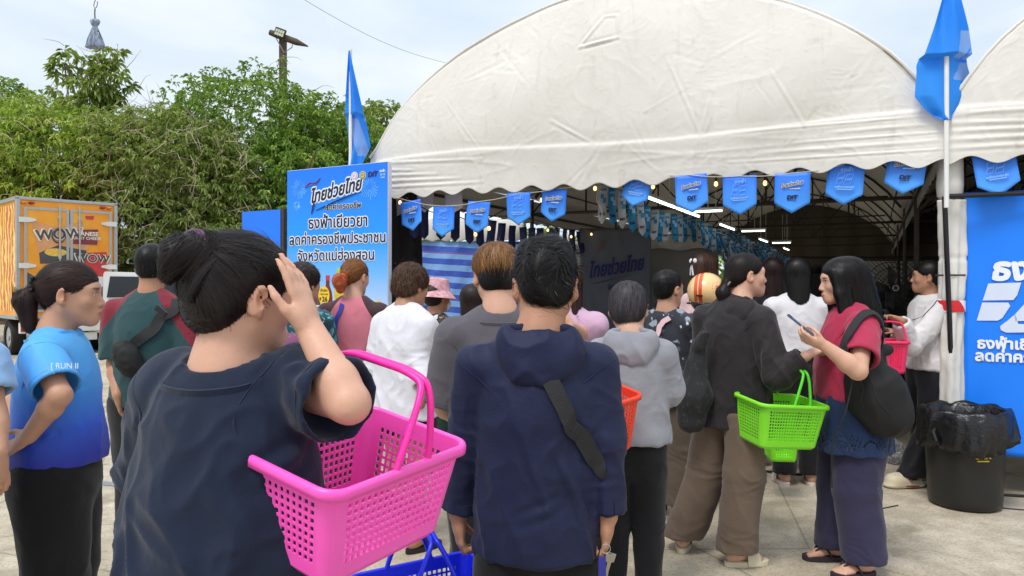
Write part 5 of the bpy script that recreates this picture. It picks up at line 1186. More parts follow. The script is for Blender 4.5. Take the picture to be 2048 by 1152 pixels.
P = Fig('person in a pink bucket hat and white face mask, in a patterned jacket', 872, 5.6, 556, -42, w=.98, skin='tan', vox=.010, H=1.47); W = P.W
P.body(feet=True); P.shirt(FL_MOS, hem=.46, long=True, slr=(.07, .055), vox=.010, seed=9); ribbon(P, [W(868, 612, 5.4), W(852, 636, 5.4), W(846, 680, 5.4)], .035, WHITE_SH, 'strap'); P.trousers(cloth('green_trouser', C('25463c')), top=.5, vox=.012)
P.hair(DKBROWN, hair_bob(-.06), down(), 400, .05)
m = MB(); m.lathe([(.0, .128), (.05, .126), (.083, .112), (.096, .06), (.100, .032), (.104, .024), (.150, -.024), (.153, -.028), (.149, -.027), (.100, .020)], 28, wob=lambda a, z: .04 * math.sin(2 * a) + .02 * math.sin(5 * a)); vv = [P.hp(*p) for p in (np.array(m.v) @ rotx(-.10).T + (0, -.008, .022))]; m.v = vv; m.build('bucket_hat', PINKHAT, P.root, smooth=True)
m = MB(); m.ball((0, .078, -.058), (.058, .040, .052), 16); m.v = [P.hp(*p) for p in m.v]; m.build('face_mask', WHITE_SH, P.root, smooth=True)
P = Fig('person in a grey patterned top with a black strap, half behind the bowl-cut man', 948, 5.2, 566, -20, w=1.1, skin='mid', vox=.010); W = P.W; P.body(feet=True); P.shirt(GREYPAT, hem=.46, sleeve=.7, slr=(.076, .08), vox=.010); ribbon(P, [W(940, 600, 5.0), W(960, 640, 5.0), W(975, 690, 5.0)], .035, WEBBING, 'strap'); P.trousers(BLACK_TR2, top=.5, vox=.012); P.hair(DKBROWN, hair_long(-.2), flow_long, 500, .1)
P = Fig('person in a pale pink T-shirt raising a hand to the chin behind the navy top', 1130, 4.0, 520, 150, (0, 0, 0), w=1.08, skin='light', vox=.008); W = P.W
P.arm('L', W(1172, 672, 3.95), W(1140, 652, 3.75), d=(-.7, -.1, .5), n=(-.4, .5, .4), curl=.9); P.body(feet=True); P.shirt(PINK_TEE, hem=.46, sleeve=.7, slr=(.078, .082), vox=.008); P.trousers(BLACK_TR2, top=.5, vox=.012); P.hair(LONGBROWN, hair_long(-.24), flow_long, 500, .12)
# ---- 13. grey hooded top
P = Fig('woman with a short greying bob in a grey hooded jacket and slim black trousers', 1262, 3.3, 560, -10, (-6, -14, 0), w=.95, skin='light', vox=.0068, headoff=(-.012, .035, -.005)); W = P.W
P.arm('R', W(1340, 780, 3.30), W(1322, 800, 3.52), d=(-.3, .8, .1)); P.arm('L', W(1196, 790, 3.15), W(1215, 812, 3.38), d=(.3, .9, -.1), curl=.8); P.body(feet=True, toes=False)
P.shirt(GREY_HOOD, hem=.52, ease=.032, long=True, slr=(.072, .054), folds=.8, seed=10, lines=[(W(1320, 720, 3.1), W(1290, 830, 3.1), .014, .009), (W(1235, 720, 3.1), W(1250, 850, 3.1), .014, .007)]); hood(P, GREY_HOOD, 1.02, .010, seed=4)
P.trousers(BLACK_TR2, top=.56, rad=(.092, .070, .058), seed=6); GH = P
P.hair(GREYISH, hair_bob(-.07, .087), down((.012, -.02, .13)), 2200, .075, .0015, .003, seed=14)
for k in 'RL': sandal(P, k, BLACK_EVA, BLACK_EVA)
# ---- 14. dark floral blouse
P = Fig('woman with short black hair in a dark floral blouse with a pale pink bag strap', 1335, 4.65, 539, -40, (-14, -2, 0), w=1.02, skin='mid', vox=.008); W = P.W
P.arm('R', W(1376, 718, 4.6), W(1368, 735, 4.82), d=(-.1, 1, -.2)); P.body(feet=True)
P.shirt(FL_DARK, hem=.46, ease=.03, sleeve=.98, slr=(.076, .082), neck=(.082, .0), seed=11, vox=.008); ribbon(P, [W(1324, 618, 4.4), W(1300, 640, 4.4), W(1284, 672, 4.4), W(1270, 720, 4.4)], .034, PINKWHITE, 'strap', off=.014); P.trousers(TAUPE2, top=.50, rad=(.10, .088, .082), hem=.06, vox=.008)
P.hair(BLACKHAIR, hair_short, down(), 1500, .05, .0016, .006, seed=15, rough=.003)
for k in 'RL': sandal(P, k, BLACK_EVA, BLACK_EVA, kind='slide')
# ---- 15. helmet wearer, long brown hair, wine hair, white blouse
P = Fig('short person wearing a cream open-face helmet with orange stripes', 1412, 5.0, 552, -14, (-10, 0, 0), w=1.0, skin='mid', vox=.009, H=1.49); W = P.W; HELM = P; P.body(feet=True); P.shirt(FL_RED, hem=.44, sleeve=.8, slr=(.074, .08), vox=.009); P.trousers(BLACK_TR2, top=.5, vox=.012); P.hair(GREYISH, hair_bob(-.10, .094), down(), 900, .06, .002, .008, wav=.5)
P = Fig('woman with long brown hair and a white hair bow, in pale rose, looking right', 1408, 5.7, 506, -66, (-8, -2, 0), w=.98, skin='light', vox=.009); P.hairlow = .2; P.body(feet=True); P.shirt(PINKWHITE, hem=.46, long=True, slr=(.07, .055), vox=.010); P.trousers(cloth('denim', C('3a4a68')), top=.5, vox=.012); P.hair(LONGBROWN, hair_long(-.34), flow_long, 1800, .16, .0018, .004, seed=17)
m = MB()
for g in (1, -1): m.ball((g * .028, -.108, .060), (.026, .010, .020), 10)
for g in (1, -1): m.tube([(0, -.108, .055), (g * .012, -.115, .0), (g * .020, -.112, -.05)], [.006, .011, .009], 6, flat=.4)
m.v = [P.hp(*p) for p in m.v]; m.build('hair_bow', WHITE_SH, P.root, smooth=True)
P = Fig('person with wine-brown hair in dark clothes behind the ponytailed woman', 1546, 5.9, 514, -16, w=1.06, skin='tan', vox=.011); P.hairlow = .15; P.body(feet=True); P.shirt(BLACKTOP, hem=.46, long=True, slr=(.07, .055), vox=.011); P.trousers(BLACK_TR, top=.5, vox=.012); P.hair(MAROONHAIR, hair_long(-.26), flow_long, 900, .12, .002)
P = Fig('woman in a white blouse and black trousers with shoulder-length black hair', 1594, 5.4, 515, -4, (-6, -2, 0), w=1.04, skin='mid', vox=.0085); W = P.W; P.hairlow = .12
P.arm('R', W(1652, 690, 5.45), W(1640, 715, 5.68), d=(-.2, 1, 0)); P.arm('L', W(1538, 680, 5.45), W(1552, 715, 5.68), d=(.2, 1, 0)); P.body(feet=True, toes=False)
P.shirt(WHITE_BL, hem=.585, ease=.026, long=True, slr=(.078, .058), folds=1.0, seed=12); P.trousers(BLACK_TR, top=.60, rad=(.105, .088, .080), hem=.05, vox=.009); P.hair(BLACKHAIR, hair_long(-.20, .090), flow_long, 1800, .13, .0018, .004, seed=18); WB = P
for k in 'RL': sandal(P, k, plain('pale_sole', C('d6c4bc'), .6, .05), plain('pale_strap', C('d6c4bc'), .6, .05))
# ---- 16. black jacket, green basket
P = Fig('woman in a black hooded jacket and wide taupe trousers carrying a lime green basket', 1468, 3.95, 504, -48, (-36, 0, 0), w=1.01, skin='light', vox=.006, headoff=(.035, .055, 0)); W = P.W; BJ = P; P.nb = P.nb + P.L(.025, .03, 0) - P.L(0, 0, 0)
P.an['R'] = W(1472, 1098, 3.84); P.toe['R'] = P.an['R'] + np.array([.17, .03, 0]); P.an['L'] = W(1366, 1072, 4.06); P.toe['L'] = P.an['L'] + np.array([.05, .16, 0]); 
for k in 'RL': P.an[k][2] = .07
P.hip['R'] = W(1490, 838, 3.85); P.hip['L'] = W(1428, 838, 4.02); P.kn['R'] = W(1487, 950, 3.83); P.kn['L'] = W(1412, 950, 4.04)
P.arm('R', W(1556, 752, 3.72), W(1612, 712, 3.66), d=(.9, .05, .42), n=(.3, .2, -1), curl=[.25, .3, .3, .35], tcurl=.2); P.arm('L', W(1412, 760, 4.1), W(1460, 770, 4.25), d=(.6, .6, 0)); P.footz = .030; P.body(feet=True)
P.shirt(BLACK_JK, hem=.435, ease=.036, long=True, slr=(.082, .056), folds=1.0, seed=13, hemflare=.02, vox=.0065, lines=[(W(1480, 680, 3.7), W(1450, 830, 3.7), .014, .009), (W(1530, 690, 3.7), W(1530, 800, 3.7), .016, .010), (W(1420, 690, 3.8), W(1415, 820, 3.8), .014, .009), (W(1545, 790, 3.65), W(1500, 740, 3.65), .012, .009)]); hood(P, BLACK_JK, 1.12, .004, seed=9)
BJT = bvh(P.last[1:])
P.trousers(TAUPE, top=.49, rad=(.098, .104, .104), hem=.050, pel=(.140, .74), flat=.9, vox=.0065, folds=1.1)
tie, end = (.01, -.115, -.035), (.012, -.125, -.150)
P.hair(SOFTBLACK, hair_tail(tie, end, .034, .026, mid=(.01, -.135, -.09)), flow_tail(tie, end), 3000, .12, .0014, .003, seed=19)
m = MB(); m.tube([P.hp(.01 + .026 * math.cos(a), -.112 + .01 * math.sin(a * 2), -.04 + .022 * math.sin(a)) for a in np.linspace(0, 6.283, 20)], .006, 8); m.build('hair_tie', plain('pearl_tie', C('8f8a86'), .4, .3, 90), P.root, smooth=True)
for k in 'RL': sandal(P, k, CREAM_EVA, CREAM_EVA)
# ---- 17. maroon T-shirt, phone
P = Fig('woman with long black hair in a maroon T-shirt looking down at a phone', 1700, 3.82, 512, 82, (2, -7, 0), w=1.10, skin='light', vox=.006, headoff=(0, .035, -.004)); W = P.W; MT = P; P.armk = 1.12; P.hairlow = .16
P.an['L'] = W(1728, 1128, 3.70); P.toe['L'] = P.an['L'] + np.array([-.17, -.03, 0]); P.an['R'] = W(1672, 1098, 3.92); P.toe['R'] = P.an['R'] + np.array([-.17, .0, 0])
for k in 'RL': P.an[k][2] = .07
P.hip['L'] = W(1722, 850, 3.74); P.hip['R'] = W(1690, 850, 3.92); P.kn['L'] = W(1712, 980, 3.72); P.kn['R'] = W(1680, 980, 3.92)
P.arm('L', W(1716, 742, 3.44), W(1650, 692, 3.46), d=(-.85, .25, .35), n=(.25, .55, .75), curl=[.7, .8, .85, .9], tcurl=.8); P.arm('R', W(1690, 745, 4.0), W(1640, 690, 3.72), d=(-.8, -.2, .4), n=(.1, -.5, .8), curl=.8, tcurl=.4); P.footz = .030; P.body(feet=True)
P.shirt(MAROON, hem=.55, ease=.026, sleeve=.74, slr=(.078, .086), neck=(.070, 0), folds=.9, seed=14, shape=[(.50, .165, .80), (.58, .165, .84), (.64, .160, .84), (.70, .152, .82), (.745, .142, .72), (.775, .118, .60)], lines=[(W(1700, 650, 3.5), W(1690, 690, 3.5), .010, .006), (W(1760, 700, 3.6), W(1680, 740, 3.5), .012, .008)])
MTT = bvh(P.last[1:])
wrap(P, NAVYJK, 'tied_jacket', .625, .385, .192, .240, .84, .006, 3)
P.trousers(DUSK, top=.56, rad=(.118, .108, .102), hem=.050, pel=(.165, .85), flat=.95, vox=.0065, folds=1.0)
P.hair(BLACKHAIR, hair_long(-.27, .088, .045), lambda h: np.c_[np.sign(h[:, 0] + .02) * np.clip((h[:, 2] - .05) / .06, 0, 1) * 1.2, -.5 * np.clip((h[:, 2] - .0) / .1, 0, 1) - .05, -(1.05 - np.clip((h[:, 2] - .05) / .06, 0, 1))], 3600, .17, .0014, .004, seed=20, steps=11)
for k in 'RL': sandal(P, k, PLUM_EVA, PLUM_EVA, kind='flip')
# ---- 18. white tracksuit top behind the pole
P = Fig('young person in a white tracksuit top and black track trousers beside the wrapped pole', 1858, 5.42, 520, 84, (-22, 0, 0), w=1.06, skin='tan', vox=.0075); W = P.W; WT = P
P.arm('L', W(1822, 690, 5.24), W(1800, 640, 5.16), d=(-.85, .1, .3), n=(-.2, -.2, -.9), curl=.9, tcurl=.6); P.arm('R', W(1835, 700, 5.6), W(1790, 665, 5.55), d=(-.8, 0, .3), n=(0, 0, -1)); P.footz = .045
P.an['L'] = W(1822, 942, 5.32); P.toe['L'] = P.an['L'] + np.array([-.17, -.02, 0]); P.an['R'] = W(1862, 934, 5.52); P.toe['R'] = P.an['R'] + np.array([-.16, .05, 0])
for k in 'RL': P.an[k][2] = .09
P.body(feet=True, toes=False); P.shirt(WHITE_JK, hem=.52, ease=.036, long=True, slr=(.084, .060), folds=1.2, seed=15, collar=.03, vox=.0075); band(P, [W(1872, 592, 5.2), W(1845, 612, 5.2), W(1820, 640, 5.2)], .006, TIEBLACK, 'piping')
P.trousers(TRACK, top=.56, rad=(.108, .095, .088), hem=.05, flat=.95, vox=.008); P.hair(BLACKHAIR, hair_short, down(), 1200, .05, .0018, .004, seed=21)
CLOGRED = plain('clog_red', C('7c2a30'), .5)
for k in 'RL':
    a = P.an[k]; d = nrm((P.toe[k] - a) * (1, 1, 0)); t = np.array([d[1], -d[0], 0]); f = Field(np.array([a[0], a[1], 0]) - (.25, .25, .02), np.array([a[0], a[1], .16]) + (.25, .25, 0), .006); z0 = np.array([a[0], a[1], 0]); Mx = np.stack([d, t, [0, 0, 1.]], 1)
    f.cone(z0 - d * .03 + (0, 0, .040), z0 + d * .13 + (0, 0, .040), .050, .058, 0, flat=(np.array([0, 0, 1.]), .9)); f.ell(z0 + d * .105 + (0, 0, .055), (.085, .058, .050), .03, M=Mx); f.cone(z0 - d * .05 + (0, 0, .02), z0 + d * .15 + (0, 0, .02), .054, .060, .02, flat=(np.array([0, 0, 1.]), .35))
    f.plane((0, 0, .002), (0, 0, -1), .004); f.ell(z0 - d * .005 + (0, 0, .115), (.062, .044, .075), .008, 'sub', M=Mx)
    for i in range(6): f.ell(z0 + d * (.075 + .03 * (i // 2)) + t * (.022 if i % 2 else -.022) * 1. + (0, 0, .100 - .008 * (i // 2)), (.008, .008, .02), .002, 'sub')
    V, Q = f.mesh(2); cl = mk('clog', V, Q, CREAM_EVA, P.root, smooth=True)
    m = MB(); m.tube([z0 - d * .055 + t * .02 * 0 + (0, 0, .055)] + [z0 + d * x + t * s_ * .060 + (0, 0, .068) for x, s_ in ((.01, -1), (.05, -1.03))], [.008, .012, .012], 8, flat=.5); m.tube([z0 + d * x + t * -.062 + (0, 0, .022) for x in (-.02, .03, .08)], [.006, .011, .006], 8, flat=.6); m.build('strap', CLOGRED, cl, smooth=True)
# ================================================================ objects
def rotvec(r):
    r = np.asarray(r, float); t = np.linalg.norm(r) + 1e-12; k = r / t; K = np.array([[0, -k[2], k[1]], [k[2], 0, -k[0]], [-k[1], k[0], 0]]); return np.eye(3) + math.sin(t) * K + (1 - math.cos(t)) * K @ K
def plastic(name, c, rough=.35):
    q = NT(name); v = q.coord(); n = q.noise(v, 12, 4); cc = q.ramp(n, [(.3, tuple(k * .92 for k in c)), (.7, c)]); cc = q.mix(q.ramp(q.noise(q.coord(scale=(1, 1, 4)), 55, 5, .7), [(.60, (0, 0, 0)), (.72, (.35, .35, .35))]), cc, tuple(min(1, k * .8 + .2) for k in c)); q.set(cc, q.math('ADD', q.math('MULTIPLY', q.noise(v, 40, 3), .15), rough - .07))
    q.b.inputs['Subsurface Weight'].default_value = .25; q.b.inputs['Subsurface Radius'].default_value = (.02, .02, .02); q.bump(q.noise(v, 90, 2), .06, .002); return q.m
def rrect(a, b, r, side_x, side_y, nc=6):
    """rounded rectangle, counter-clockwise, with the given break points along its sides; returns points and a hole flag per step"""
    P, H = [], []
    def side(p0, p1, br):
        for i, t in enumerate(br): P.append(np.array(p0) + (np.array(p1) - np.array(p0)) * t); H.append(i % 2 == 1 and i < len(br) - 1)
    def corner(cx, cy, a0):
        for k in range(1, nc): an = a0 + math.pi / 2 * k / nc; P.append(np.array([cx + r * math.cos(an), cy + r * math.sin(an)])); H.append(False)
    side((-a + r, -b), (a - r, -b), side_x); corner(a - r, -b + r, -math.pi / 2); side((a, -b + r), (a, b - r), side_y); corner(a - r, b - r, 0)
    side((a - r, b), (-a + r, b), side_x); corner(-a + r, b - r, math.pi / 2); side((-a, b - r), (-a, -b + r), side_y); corner(-a + r, -b + r, math.pi)
    return np.array(P), H
def breaks(L, solid, pitch=.0155, bar=.36):
    n = max(2, int((L - 2 * solid) / pitch)); u = [0.]; p = (L - 2 * solid) / n
    for k in range(n): u += [solid + p * (k + bar / 2), solid + p * (k + 1 - bar / 2)]
    return [k / L for k in u] + [1.]
def basket(label, mat, hmat, c, M, W_, L_, H_, hand=((-.03, .05), (.07, .06)), hh=.15, taper=.84, hang=None, pitch=.0155):
    t = thing('shopping_basket', label, 'basket', c, group='plastic shopping baskets'); M = np.asarray(M); a, b = W_ / 2 - .013, L_ / 2 - .013; r = .030
    bx, by = breaks(2 * (a - r), .006, pitch), breaks(2 * (b - r), .006, pitch); P, Hh = rrect(a, b, r, bx, by); n = len(P)
    zb = [-.012] + [z for k in range(int((H_ - .055) / pitch)) for z in (-.030 - pitch * (k + .18), -.030 - pitch * (k + .82))] + [-H_ + .012, -H_]
    lev = [0.] + [-.03] * 0 + zb; V, F = [], []
    for z in lev:
        s_ = 1 - (1 - taper) * (-z / H_); e = 1 - .06 * max(0, (-z - H_ + .012) / .012); V += [np.array([p[0] * s_ * e, p[1] * s_ * e, z]) for p in P]
    for j in range(len(lev) - 1):
        hole_row = j >= 2 and j < len(lev) - 2 and (j % 2 == 0)
        for i in range(n):
            if hole_row and Hh[i]: continue
            k = (i + 1) % n; F.append((j * n + i, (j + 1) * n + i, (j + 1) * n + k, j * n + k))
    F.append(tuple((len(lev) - 1) * n + i for i in range(n))[::-1])
    o = mk('body', np.array(V) @ M.T, F, mat, t); so = o.modifiers.new('thick', 'SOLIDIFY'); so.thickness = .0028; so.offset = 0
    prof = [(-.002, -.004), (.001, .002), (.006, .004), (.011, .002), (.0135, -.004), (.0135, -.016), (.0105, -.016), (.0105, -.006), (.004, -.006), (0., -.014)]
    V, F = [], []; nr = np.gradient(np.r_[P[-1:], P, P[:1]], axis=0)[1:-1]; nr = np.stack([nr[:, 1], -nr[:, 0]], 1); nr /= np.linalg.norm(nr, axis=1)[:, None]
    for d, z in prof: V += [np.array([*(P[i] + nr[i] * d), z]) for i in range(n)]
    for j in range(len(prof)):
        for i in range(n): k = (i + 1) % n; j2 = (j + 1) % len(prof); F.append((j * n + i, j * n + k, j2 * n + k, j2 * n + i))
    mk('rim', np.array(V) @ M.T, F, mat, t, smooth=True)
    for y0, y1 in hand:
        hp = [(a + .004, y0, -.010), (a + .004, y0 * .8 + y1 * .2, hh * .22), (a - .006, y0 * .3 + y1 * .7, hh * .72), (a - .020, y1, hh * .95), (a - .05, y1, hh)]
        pts = np.array(hp + [(x, y1, hh + .004) for x in np.linspace(a - .07, -a + .07, 5)] + [(-x, y, z) for x, y, z in hp[::-1]]); pts = resample(pts, 60)
        m = MB(); m.tube(pts @ M.T, .0068, 10); m.build('handle', hmat, t, smooth=True)
    return t
def resample(p, n, it=3):
    L_ = np.r_[0, np.cumsum(np.linalg.norm(np.diff(p, axis=0), axis=1))]; L_ /= L_[-1]; q_ = np.stack([np.interp(np.linspace(0, 1, n), L_, p[:, i]) for i in range(3)], 1)
    return relaxpoly(q_, it)
PINK, PINKH = plastic('pink_plastic', C('ff5cc4')), plastic('deep_pink_plastic', C('f42ca4')); LIME, LIMEH = plastic('lime_plastic', C('86e62c')), plastic('lime_handle', C('58d62a'))
BLUEP, ORANGEP, ROSEP = plastic('blue_plastic', C('1426d8')), plastic('orange_red_plastic', C('f04426')), plastic('rose_plastic', C('ee2c64'))
basket('bright pink basket hung in the crook of the nearest woman’s arm', PINK, PINKH, (-.300, 1.406, 1.164), rotvec((.101, .165, -.584)), .292, .380, .190, hand=((-.035, .045), (.055, .058)), hh=.150)
basket('lime green basket hung on the black-jacketed woman’s forearm', LIME, LIMEH, (1.350, 3.707, .883), rotvec((-.012, .122, -1.30)), .281, .397, .222, hand=((-.02, .03), (.07, .05)), hh=.165)
p = px(905, 1064, 1.99); basket('dark blue basket held low by the man in the navy hooded top', BLUEP, BLUEP, p + (-.085, .06, -.150), rotz(-1.15) @ rotx(.05), .27, .38, .20, hand=((-.075, .0), (.065, .012)), hh=.142)
p = px(1180, 790, 2.98); basket('orange-red basket on the grey-hooded woman’s arm, partly behind the navy top', ORANGEP, ORANGEP, p, rotz(-.95) @ roty(.18) @ rotx(.15), .27, .36, .24, hand=((-.04, .0), (.04, .01)), hh=.12)
p = px(1772, 680, 5.16); basket('rose pink basket held by the person in the white tracksuit top', ROSEP, ROSEP, p, rotz(-.25), .25, .32, .22, hand=((-.05, -.02), (.05, -.01)), hh=.125)
p = px(1560, 868, 5.0); basket('second lime green basket, its base showing under the first one', LIME, LIMEH, p, rotz(-.1), .22, .26, .165, hand=((-.04, .0), (.04, .01)), hh=.12)
# ---- keys, phone
kt = thing('key_ring', 'bunch of keys with a blue fob hanging from the right hand of the navy-topped man', 'keys', px(1212, 1088, 1.90)); m = MB()
m.tube([(.011 * math.cos(a), .0, -.012 + .012 * math.sin(a)) for a in np.linspace(0, 6.283, 20)], .0013, 6); m.build('ring', plain('steel', C('b8b8b8'), .3, .1, 30, metal=1.), kt, smooth=True)
m = MB(); m.box((-.010, 0, -.058), (.020, .006, .052), bev=.002); m.build('fob', plain('blue_fob', C('2a2a86'), .4), kt)
for i, (x, a) in enumerate(((.010, .15), (.018, .3))):
    m = MB(); m.box((0, 0, -.012), (.020, .002, .022), bev=.0009); m.box((0, 0, -.040), (.007, .0018, .038)); m.v = [tuple(np.array(k) @ roty(a).T + (x, .004 * i, -.024)) for k in m.v]; m.build('key', plain('key_metal', C('a8a49a'), .3, .1, 30, metal=1.), kt)
m = MB(); m.tube([(-.016, 0, -.015), (-.024, 0, -.05), (-.022, .002, -.105)], .0018, 6); m.build('cord', TIEBLACK, kt)
c_ = px(1601, 650, 3.60); u_ = nrm(px(1628, 676, 3.58) - px(1575, 634, 3.62)); sd = np.array([.12, 1., .22]); sd = nrm(sd - u_ * (sd @ u_)); m = MB(); m.box((0, 0, 0), (.155, .074, .009), 0, bev=.004); Mx = np.stack([u_, sd, np.cross(u_, sd)], 1)
ph = thing('phone', 'blue-grey mobile phone in the maroon-shirted woman’s hand', 'phone', c_); m.v = [tuple(Mx @ np.array(k)) for k in m.v]; m.build('case', plain('phone_case', C('4a5a74'), .4), ph)
m = MB(); m.box((0, 0, .0052), (.146, .066, .001)); m.v = [tuple(Mx @ np.array(k)) for k in m.v]; m.build('screen', plain('dark_glass', C('0c0f14'), .12, .05), ph)
# ---- bags
def wbag(label, fig, cat='bag', name='sling_bag'): return thing(name, label, cat, fig.base)
b = wbag('black sling strap crossing the back of the navy hooded top', FM); W = FM.W
FM.last = (FM.last[0], FM.last[1], FM.last[2]); ribbon(FM, [W(1040, 690, 1.8), W(1105, 745, 1.8), W(1150, 830, 1.8), W(1172, 884, 1.86), W(1192, 922, 1.90), W(1206, 942, 1.94), W(1216, 962, 1.98)], .044, WEBBING, 'strap', b, tree_=FMT, n=60, off=.007, taper=.22)
m = MB(); m.box(W(1090, 960, 2.24), (.24, .09, .16), bev=.03); m.build('pouch', NYLON, b, smooth=True)
b = wbag('black sling bag with a buckled strap on the teal and red raglan shirt', RGP); W = RGP.W
ribbon(RGP, [W(350, 578, 3.8), W(330, 612, 3.7), W(300, 655, 3.7), W(268, 690, 3.75)], .055, WEBBING, 'strap', b, tree_=RGT, n=40, off=.008)
f = Field(W(253, 718, 3.7) - .2, W(253, 718, 3.7) + .2, .008); f.ell(W(256, 716, 3.70), (.060, .06, .075), 0); f.cone(W(242, 700, 3.7), W(266, 735, 3.7), .046, .052, .03); V, Q = f.mesh(2); V += vnormals(V, Q) * (.006 * (ridge(V * 16) - .3))[:, None]; mk('pouch', V, Q, NYLON, b, smooth=True)
m = MB(); m.box(W(322, 622, 3.63), (.065, .012, .03), rot=roty(.7), bev=.004); m.build('buckle', TIEBLACK, b)
b = wbag('large black drawstring gym bag hanging at the maroon-shirted woman’s side', MT, 'bag', 'gym_bag'); W = MT.W
f = Field(W(1765, 790, 3.75) - .38, W(1765, 790, 3.75) + .38, .008)
f.cone(W(1722, 722, 3.58), W(1748, 780, 3.60), .075, .125, .05, flat=(np.array([0, 1., 0]), .8)); f.ell(W(1758, 800, 3.60), (.128, .11, .175), .06, M=roty(-.45)); f.ell(W(1778, 832, 3.60), (.110, .10, .095), .06); f.cone(W(1712, 715, 3.58), W(1775, 700, 3.66), .045, .03, .05)
V, Q = f.mesh(3); N = vnormals(V, Q); d = .010 * (ridge(V * np.array([9, 9, 4.]) + 3) - .3) + .008 * fbm(V * 6, 2)
for p0, p1 in ((W(1715, 720, 3.4), W(1700, 840, 3.45)), (W(1730, 715, 3.4), W(1790, 850, 3.4)), (W(1745, 705, 3.4), W(1825, 800, 3.45)), (W(1725, 720, 3.4), W(1745, 860, 3.4))):
    ds, t = segdist(V, p0, p1); d += .010 * np.sin(np.pi * np.clip(t, .03, .97)) * np.exp(-(ds / .016) ** 2)
V = relax(V + N * d[:, None], Q, 1); mk('sack', V, Q, NYLON, b, smooth=True); st_ = bvh((V, Q)); ribbon(MT, [W(1712, 728, 3.4), W(1700, 790, 3.4), W(1712, 850, 3.42)], .010, WEBBING, 'zip', b, tree_=st_, off=.0, th=.003); ribbon(MT, [W(1738, 722, 3.4), W(1762, 790, 3.38), W(1800, 850, 3.42)], .006, WEBBING, 'seam', b, tree_=st_, off=0., th=.0025)
ribbon(MT, [W(1688, 705, 3.5), W(1694, 660, 3.52), W(1710, 632, 3.56), W(1730, 622, 3.58), W(1745, 622, 3.60), W(1764, 645, 3.60), W(1774, 680, 3.60), W(1778, 715, 3.60), W(1776, 750, 3.60)], .045, WEBBING, 'strap', b, tree_=MTT, n=40, off=.012, th=.006)
m = MB(); m.tube(resample(np.array([W(1706, 760, 3.47), W(1690, 830, 3.45), W(1668, 872, 3.5), W(1662, 920, 3.5), W(1664, 975, 3.5)]), 30), .006, 6, flat=.5); m.build('drawstring', WEBBING, b, smooth=True)
b = wbag('black patterned tote hanging behind the black-jacketed woman', BJ, 'bag', 'tote_bag'); W = BJ.W
f = Field(W(1378, 790, 3.95) - .35, W(1378, 790, 3.95) + .35, .008); f.cone(W(1398, 690, 3.86), W(1388, 790, 3.86), .035, .085, .04, flat=(np.array([0, 1., 0]), .6)); f.cone(W(1388, 790, 3.86), W(1383, 835, 3.88), .088, .080, .04, flat=(np.array([0, 1., 0]), .6)); f.cone(W(1440, 600, 3.75), W(1400, 690, 3.84), .012, .03, .03)
V, Q = f.mesh(3); V = V + vnormals(V, Q) * (.009 * (ridge(V * np.array([14, 14, 5.])) - .3))[:, None]; mk('sack', V, Q, floral('tote_print', C('1a1a1d'), [(C('2f2f34'), 1.2, .3)], 26), b, smooth=True)
# ---- helmet
hl = thing('helmet', 'cream open-face helmet with two orange stripes and an orange burst emblem', 'helmet', HELM.base + HELM.hc + (0, 0, .0)); Rh = HELM.Rh; f = Field((-.22,) * 3, (.22,) * 3, .006)
f.ell((0, -.010, .035), (.126, .140, .125), 0, M=Rh); f.ell((0, -.010, .030), (.112, .126, .112), .003, 'sub', M=Rh); f.plane((0, 0, -.052), (0, 0, -1), .008); f.ell(Rh @ np.array((0, .15, -.02)), (.12, .08, .09), .008, 'sub', M=Rh)
V, Q = f.mesh(2); h = V @ Rh; a_ = np.arctan2(h[:, 0], -h[:, 1])
q = NT('helmet_paint'); st1 = q.math('LESS_THAN', q.math('ABSOLUTE', q.math('SUBTRACT', q.attr('band'), .024)), .0085); st2 = q.math('LESS_THAN', q.math('ABSOLUTE', q.math('SUBTRACT', q.attr('band'), .002)), .0085); cc = q.mix(q.math('MAXIMUM', st1, st2), C('efc68a'), C('d8581e')); cc = q.mix(q.math('LESS_THAN', q.attr('burst'), 0.0), cc, C('e0622c')); q.set(cc, .22); q.b.inputs['Coat Weight'].default_value = .5
bc = np.array([.075, -.085, .055]); bd = h - bc; bx_ = nrm(np.array([.75, .66, 0])); bu, bw = bd @ bx_, bd[:, 2]; br_ = np.hypot(bu, bw); ba = np.arctan2(bw, bu); burst = br_ - (.017 + .011 * np.cos(8 * ba)); burst = np.where(np.abs(br_ - .040) < .0028, np.where(np.sin(ba * 14) > -.2, -.01, .01), burst); burst = np.where(bd @ np.array([.66, -.75, 0]) < -.05, .1, burst)
mk('shell', V, Q, q.m, hl, smooth=True, attrs={'band': h[:, 0] * .7 + h[:, 1] * 0 + .034, 'burst': burst})
m = MB(); tr_ = [Rh @ np.array([.122 * math.sin(a), -.010 - .136 * math.cos(a), -.048]) for a in np.linspace(-1.9, 1.9, 40)]; m.tube(tr_, .006, 8); m.build('edge_trim', TIEBLACK, hl, smooth=True)
m = MB(); m.box(Rh @ np.array((-.020, -.150, .005)), (.045, .012, .012), rot=Rh, bev=.004); m.build('clip', TIEBLACK, hl)

